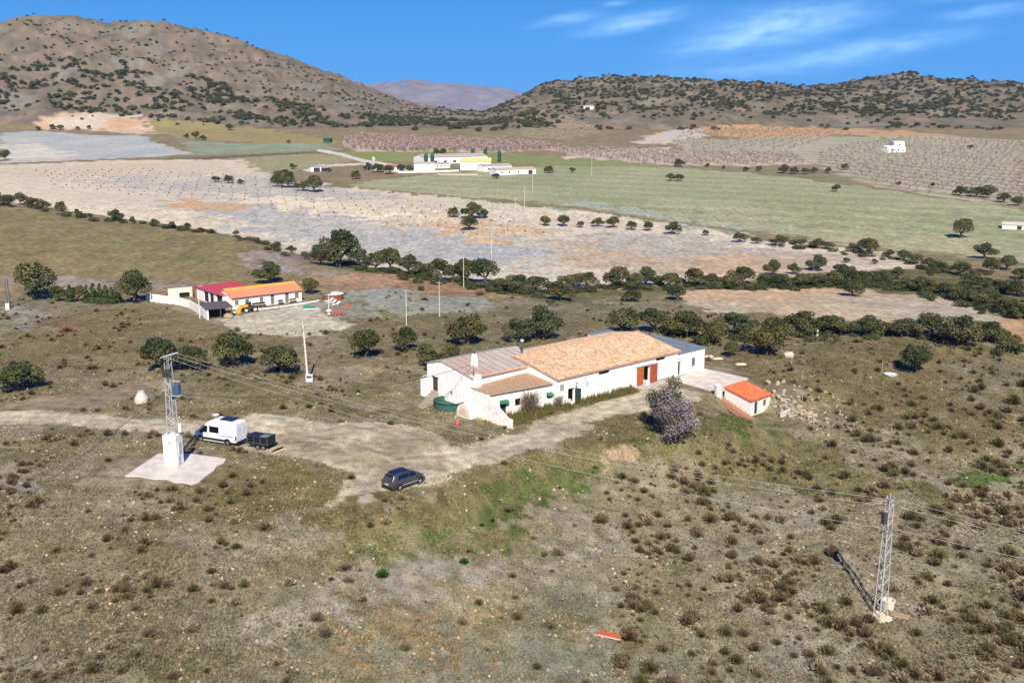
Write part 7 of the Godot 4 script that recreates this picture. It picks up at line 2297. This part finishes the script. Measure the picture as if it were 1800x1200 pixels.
func build_far_farms() -> void:
	var rnd := RandomNumberGenerator.new()
	rnd.seed = 71
	var wall := worn(244, 242, 238, 230, 226, 218, 3.0, 61, 0.9, 0.36, 0.5)
	var grey := worn(176, 172, 166, 156, 150, 144, 2.0, 71)
	var tan_roof := worn(190, 176, 150, 172, 156, 130, 2.0, 72)
	var dk := paint(40, 40, 44, 0.6)
	plain_house("farm_shed", "long grey-roofed shed at the back of the far white farm", "shed", Vector3(-48.68, 8.20, -573.62), Vector3(-14.07, 9.14, -594.21), 14, 4.2, 5.6, wall, grey, [[6, 1.0, 8, 2.2], [12, 1.0, 14, 2.2], [18, 1.0, 20, 2.2], [24, 1.0, 26, 2.2]], 0.5, "", dk)
	plain_house("farm_building", "white block with grey roof at the far farm's front left", "farm building", Vector3(-51.51, 6.74, -542.78), Vector3(-40.89, 6.92, -544.93), 8, 3.8, 4.4, wall, grey, [], 0.5)
	plain_house("farm_building", "low white row with small windows in the far farm", "farm building", Vector3(-41.58, 7.32, -554.36), Vector3(-33.57, 7.41, -558.47), 7, 2.6, 3.0, wall, grey, [[1.2, 0.9, 1.9, 1.8], [3.4, 0.9, 4.1, 1.8], [5.6, 0.9, 6.3, 1.8], [7.6, 0.9, 8.2, 1.8]], 0.5, "", dk)
	plain_house("barn", "tall white barn with pale yellow roof in the far farm", "barn", Vector3(-27.39, 6.89, -545.58), Vector3(-11.14, 6.88, -545.61), 14, 4.4, 6.2, wall, worn(232, 204, 136, 216, 186, 120, 2.0, 73), [], 0.5)
	plain_house("farm_building", "low white range with tan roof at the far farm's right end", "farm building", Vector3(-8.02, 5.77, -518.81), Vector3(12.24, 6.10, -527.94), 9, 2.8, 3.6, wall, tan_roof, [[18.0, 0.05, 20.5, 2.2], [3, 0.9, 3.8, 1.8], [7, 0.9, 7.8, 1.8], [12, 0.9, 12.8, 1.8]], 0.5, "", dk)
	plain_house("farm_building", "white building behind the tan-roofed range of the far farm", "farm building", Vector3(-14.22, 6.49, -536.64), Vector3(0.00, 6.87, -545.89), 8, 3.0, 3.8, wall, grey, [[2, 1.0, 3, 2.0], [6, 1.0, 7, 2.0]], 0.5, "", dk)
	plain_house("cottage", "small white cottage with reddish roof at the far farm's left", "house", Vector3(-66.63, 6.65, -539.06), Vector3(-57.99, 6.52, -536.04), 7, 2.6, 3.6, wall, worn(178, 112, 92, 158, 98, 80, 1.2, 74), [[2, 0.9, 3, 1.8]], 0.5, "", dk)
	plain_house("cottage", "white cottage hidden by oaks left of the far farm", "house", Vector3(-77.74, 6.79, -541.88), Vector3(-71.25, 6.75, -542.52), 7, 2.8, 3.8, wall, grey, [[2, 0.9, 3, 1.8]], 0.5, "", dk)
	plain_house("open_shed", "low shed with two dark openings far left of the white farm", "shed", Vector3(-104.75, 6.51, -536.17), Vector3(-96.12, 6.64, -539.25), 7, 2.6, 2.9, wall, worn(178, 170, 160, 158, 150, 140, 1.2, 75), [[1.5, 0.02, 4.8, 2.1], [5.4, 0.02, 8.6, 2.1]], 0.5, "", dk)
	var green := paint(30, 74, 56, 0.6)
	var silo_at := [Vector3(-47.50, 8.03, -570.68), Vector3(-44.01, 8.05, -570.31), Vector3(-22.94, 9.69, -603.79), Vector3(-15.61, 9.70, -603.49), Vector3(-7.15, 8.99, -590.30), Vector3(-73.60, 7.00, -549.03)]
	for i in 6:
		var s := Shape.new()
		s.lathe([Vector2(0.0, 0.0), Vector2(1.1, 0.0), Vector2(1.1, 6.2), Vector2(0.5, 7.2), Vector2(0.0, 7.3)], 12)
		var o := tag(obj("silo", s.mesh(), green if i < 5 else paint(170, 180, 178, 0.5), self, silo_at[i]), ["leftmost dark green silo before the long grey shed", "second dark green silo before the long grey shed", "dark green silo behind the yellow-roofed barn, left one", "dark green silo behind the yellow-roofed barn, right one", "dark green silo right of the yellow-roofed barn", "pale grey silo among the oaks left of the farm"][i], "silo", "silos of the far farm")
		o.position.y -= 0.5
	wall_run("low white yard wall before the far white farm", [Vector3(-58.57, 6.24, -530.51), Vector3(-41.19, 6.40, -532.96), Vector3(-27.99, 6.62, -539.61)], 0.9, wall)
	wall_run("pale stone bank under the far white farm", [Vector3(-37.50, 5.85, -522.28), Vector3(-28.66, 5.76, -518.85), Vector3(-17.17, 5.80, -518.23)], 0.8, worn(190, 182, 168, 170, 160, 146, 1.5, 76), 1.2)
	plain_house("villa", "lone white house among the orchards at right", "house", Vector3(236.12, 12.22, -650.86), Vector3(249.26, 12.41, -655.39), 9, 3.2, 4.0, wall, wall, [[3, 1.0, 4.2, 2.2], [8, 1.0, 9.2, 2.2]], 0.5, "", dk)
	plain_house("villa_wing", "taller white wing on the right part of the lone orchard house", "house", Vector3(244.39, 12.89, -661.88), Vector3(251.25, 12.86, -662.72), 7, 5.4, 6.0, wall, wall, [[3, 3.4, 4.2, 4.4]], 0.5, "", dk)
	plain_house("hill_house", "tiny white house high on the right hill's slope", "house", Vector3(65.96, 39.52, -961.02), Vector3(74.56, 40.01, -957.24), 8, 3.4, 4.2, wall, grey, [[4, 1.0, 6, 2.4]], 0.5, "", dk)
	plain_house("roadside_shed", "low white shed at the right edge below the green field", "shed", Vector3(165.52, -1.88, -343.74), Vector3(171.40, -1.94, -340.83), 6, 1.6, 2.2, wall, worn(206, 196, 184, 186, 176, 164, 1.2, 77), [[4.5, 0.02, 6.0, 1.2]], 0.5, "", dk)
	plain_house("greenhouse", "tiny green shed by the pink orchard under the left hill", "shed", Vector3(-131.20, 16.29, -720.41), Vector3(-126.31, 16.31, -719.60), 5, 2.4, 3.0, green, green)

func build_small_things() -> void:
	var rnd := RandomNumberGenerator.new()
	rnd.seed = 88
	# far blue mountain
	var s := Shape.new()
	var nm := FastNoiseLite.new(); nm.seed = 6; nm.frequency = 1.0 / 900.0; nm.fractal_octaves = 5
	var grid := []
	var crest := [-1700, 150, -1300, 215, -1000, 245, -800, 262, -550, 246, -300, 236, -100, 196, 100, 150, 400, 120]
	var tab := curve_table(crest, -1700, 400, 25)
	for i in 85:
		var row := []
		var x := -1700.0 + i * 25.0
		for j in 24:
			var k := j / 23.0
			var r := look(tab, x, -1700, 25)
			var prof := pow(minf(k / 0.7, 1.0), 0.9) if k < 0.7 else 1.0 - (k - 0.7)
			var h := (r - 20.0) * prof + nm.get_noise_2d(x * 1.5, k * 2400.0) * 52.0 * sin(PI * clampf(k, 0, 1)) * 0.9
			row.append(Vector3(x, 20.0 + h, -6000.0 - k * 1500.0))
		grid.append(row)
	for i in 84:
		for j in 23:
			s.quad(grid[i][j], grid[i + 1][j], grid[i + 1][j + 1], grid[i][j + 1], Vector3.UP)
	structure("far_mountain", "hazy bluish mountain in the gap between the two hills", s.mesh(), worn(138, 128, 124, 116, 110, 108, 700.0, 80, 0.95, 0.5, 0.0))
	# concrete cone
	var c := Shape.new()
	c.lathe([Vector2(0.85, -0.3), Vector2(0.85, 0.45), Vector2(0.8, 0.6), Vector2(0.42, 1.25), Vector2(0.42, 1.4), Vector2(0.3, 1.4), Vector2(0.3, 1.0)], 24)
	tag(obj("concrete_cone", c.mesh(), worn(206, 200, 190, 184, 176, 164, 1.0, 81), self, at(-47.1, -124.6)), "pale concrete manhole cone standing on the grass left of the pylon", "concrete cone")
	# foot of the right pylon: stone basin and grating slab
	c = Shape.new()
	c.lathe([Vector2(0.0, -0.2), Vector2(0.5, -0.2), Vector2(0.56, 0.6), Vector2(0.62, 0.62), Vector2(0.62, 0.7), Vector2(0.46, 0.7), Vector2(0.4, 0.25), Vector2(0.0, 0.22)], 18)
	tag(obj("concrete_ring", c.mesh(), worn(222, 212, 190, 200, 188, 164, 0.9, 82), self, at(33.7, -83.8)), "pale concrete ring lying right of the lower pylon's foot", "concrete ring")
	var pal := thing("concrete_grating", "flat ribbed concrete grating on the ground by the lower pylon", "grating", at(34.2, -82.6, 0.02), -32.0)
	for i in 9:
		box_part("slat", Vector3(-0.8 + i * 0.2, 0.06, 0), Vector3(0.12, 0.1, 0.62), worn(190, 160, 136, 168, 138, 114, 0.8, 83), pal)
	for k in [-0.3, 0.3]:
		box_part("rail", Vector3(0, 0.03, k), Vector3(1.8, 0.12, 0.08), worn(190, 160, 136, 168, 138, 114, 0.8, 83), pal)
	# fallen red sheet in the foreground
	var rs := thing("fallen_sheet", "flat rust red metal sheet lying on the bare slope in the foreground", "sheet", at(8.1, -77.4, 0.16), -9.0)
	var gx := (ground(rs.position.x + 0.8, -rs.position.z) - ground(rs.position.x - 0.8, -rs.position.z)) / 1.6
	var gd := (ground(rs.position.x, -rs.position.z + 0.8) - ground(rs.position.x, -rs.position.z - 0.8)) / 1.6
	rs.basis = Basis(Quaternion(Vector3.UP, Vector3(-gx, 1.0, gd).normalized())) * rs.basis
	box_part("panel", Vector3(0, 0.02, 0), Vector3(1.9, 0.05, 0.62), worn(190, 92, 64, 164, 76, 52, 0.8, 84, 0.85), rs)
	box_part("lip", Vector3(0, -0.02, 0.34), Vector3(1.9, 0.1, 0.04), paint(214, 196, 180), rs)
	# red and white bucket
	c = Shape.new()
	c.lathe([Vector2(0.0, 0.0), Vector2(0.26, 0.0), Vector2(0.3, 0.3), Vector2(0.2, 0.42), Vector2(0.1, 0.6), Vector2(0.0, 0.62)], 12)
	tag(obj("gas_bottle", c.mesh(), paint(196, 84, 74, 0.6), self, at(-6.5, -115.6)), "small red gas bottle on the ground before the bread oven", "gas bottle")
	# white trough and posts on the right meadow
	c = Shape.new()
	c.lathe([Vector2(0.0, 0.0), Vector2(0.7, 0.0), Vector2(0.95, 0.35), Vector2(0.85, 0.37), Vector2(0.6, 0.1), Vector2(0.0, 0.1)], 18)
	tag(obj("water_trough", c.mesh(), paint(226, 228, 228, 0.5), self, at(55.1, -143.4)), "white round trough on the meadow left of the lone oak", "trough")
	for i in 2:
		c = Shape.new()
		c.tube(Vector3(0, -0.2, 0), Vector3(0.05, 1.5, 0), 0.07, 0.06, 6)
		tag(obj("fence_post", c.mesh(), paint(84, 62, 54), self, at([44.2, -138.7][0] if i == 0 else [42.3, -138.8][0], [44.2, -138.7][1] if i == 0 else [42.3, -138.8][1])), ["tall dark post standing on the right meadow", "shorter dark post with braces left of the tall one"][i], "post")
	# white gate posts beside the oak belt
	for i in 2:
		c = Shape.new()
		c.prism([Vector2(-0.15, -0.2), Vector2(0.15, -0.2), Vector2(0.17, 1.5), Vector2(-0.1, 1.55)], -0.15, 0.15)
		tag(obj("gate_post", c.mesh(), worn(226, 222, 212, 200, 194, 182, 0.8, 85), self, at([50.0, -167.9][0] if i == 0 else [51.6, -168.1][0], [50.0, -167.9][1] if i == 0 else [51.6, -168.1][1])), ["left white gate post before the oak belt", "right white gate post before the oak belt"][i], "gate post", "gate posts before the oak belt")
	# remains of a fence right of the house
	var fp := [38.3, -129.4, 40.4, -137.0, 40.8, -144.2, 41.9, -153.5, 54.4, -145.2, 47.1, -121.0]
	for i in 6:
		c = Shape.new()
		c.tube(Vector3(0, -0.2, 0), Vector3(0.06, 1.4, 0), 0.04, 0.035, 5)
		told_apart(tag(obj("fence_post", c.mesh(), paint(172, 168, 160, 0.7), self, at(fp[i * 2], fp[i * 2 + 1])), "thin grey fence post", "post", "fence posts right of the house") as Node3D, "thin grey fence post on the meadow right of the house")
	# white boulder
	var bl := Shape.new()
	bl.ball(Vector3(0, 0.3, 0), Vector3(0.9, 0.6, 0.7), 5, 8, rnd, 0.2)
	tag(obj("boulder", bl.mesh(), worn(214, 204, 188, 186, 174, 156, 1.2, 86), self, at(41.9, -150.1)), "pale boulder on the meadow right of the barn trees", "boulder")
	for i in 3:
		bl = Shape.new()
		bl.ball(Vector3(0, 0.12, 0), Vector3(0.9, 0.25, 0.5), 4, 7, rnd, 0.2)
		tag(obj("rock_slab", bl.mesh(), worn(214, 204, 188, 186, 174, 156, 1.2, 86), self, at([29.9, -150.4, 31.0, -149.1, 33.6, -145.2][i * 2], [29.9, -150.4, 31.0, -149.1, 33.6, -145.2][i * 2 + 1])), "pale flat rock %s behind the concrete terrace" % ["left", "centre", "right"][i], "rock")
	# leaning pole pylon at far left
	var lp := thing("lattice_mast", "small lattice mast at the left edge beside the grey pit", "mast", at(-98.7, -196.1), 10.0)
	tower(lp, -0.2, 6.2, 0.35, 0.2, 8, paint(150, 152, 152, 0.5, 0.4))
	box_part("white_box", Vector3(0, 0.6, 0.5), Vector3(0.7, 1.2, 0.5), paint(226, 226, 222), lp)
	# reddish bush by the pit
	var red := shrub_mesh(12, [rgb(120, 84, 72), rgb(104, 76, 66), rgb(134, 96, 84)], 0.8, 500)
	var rb := tag(obj("bush", red, leaf_mat, self, at(-76.4, -171.1, -0.05)), "wide reddish bush at the edge of the grey pit", "bush")
	rb.scale = Vector3(3.4, 1.6, 2.2)
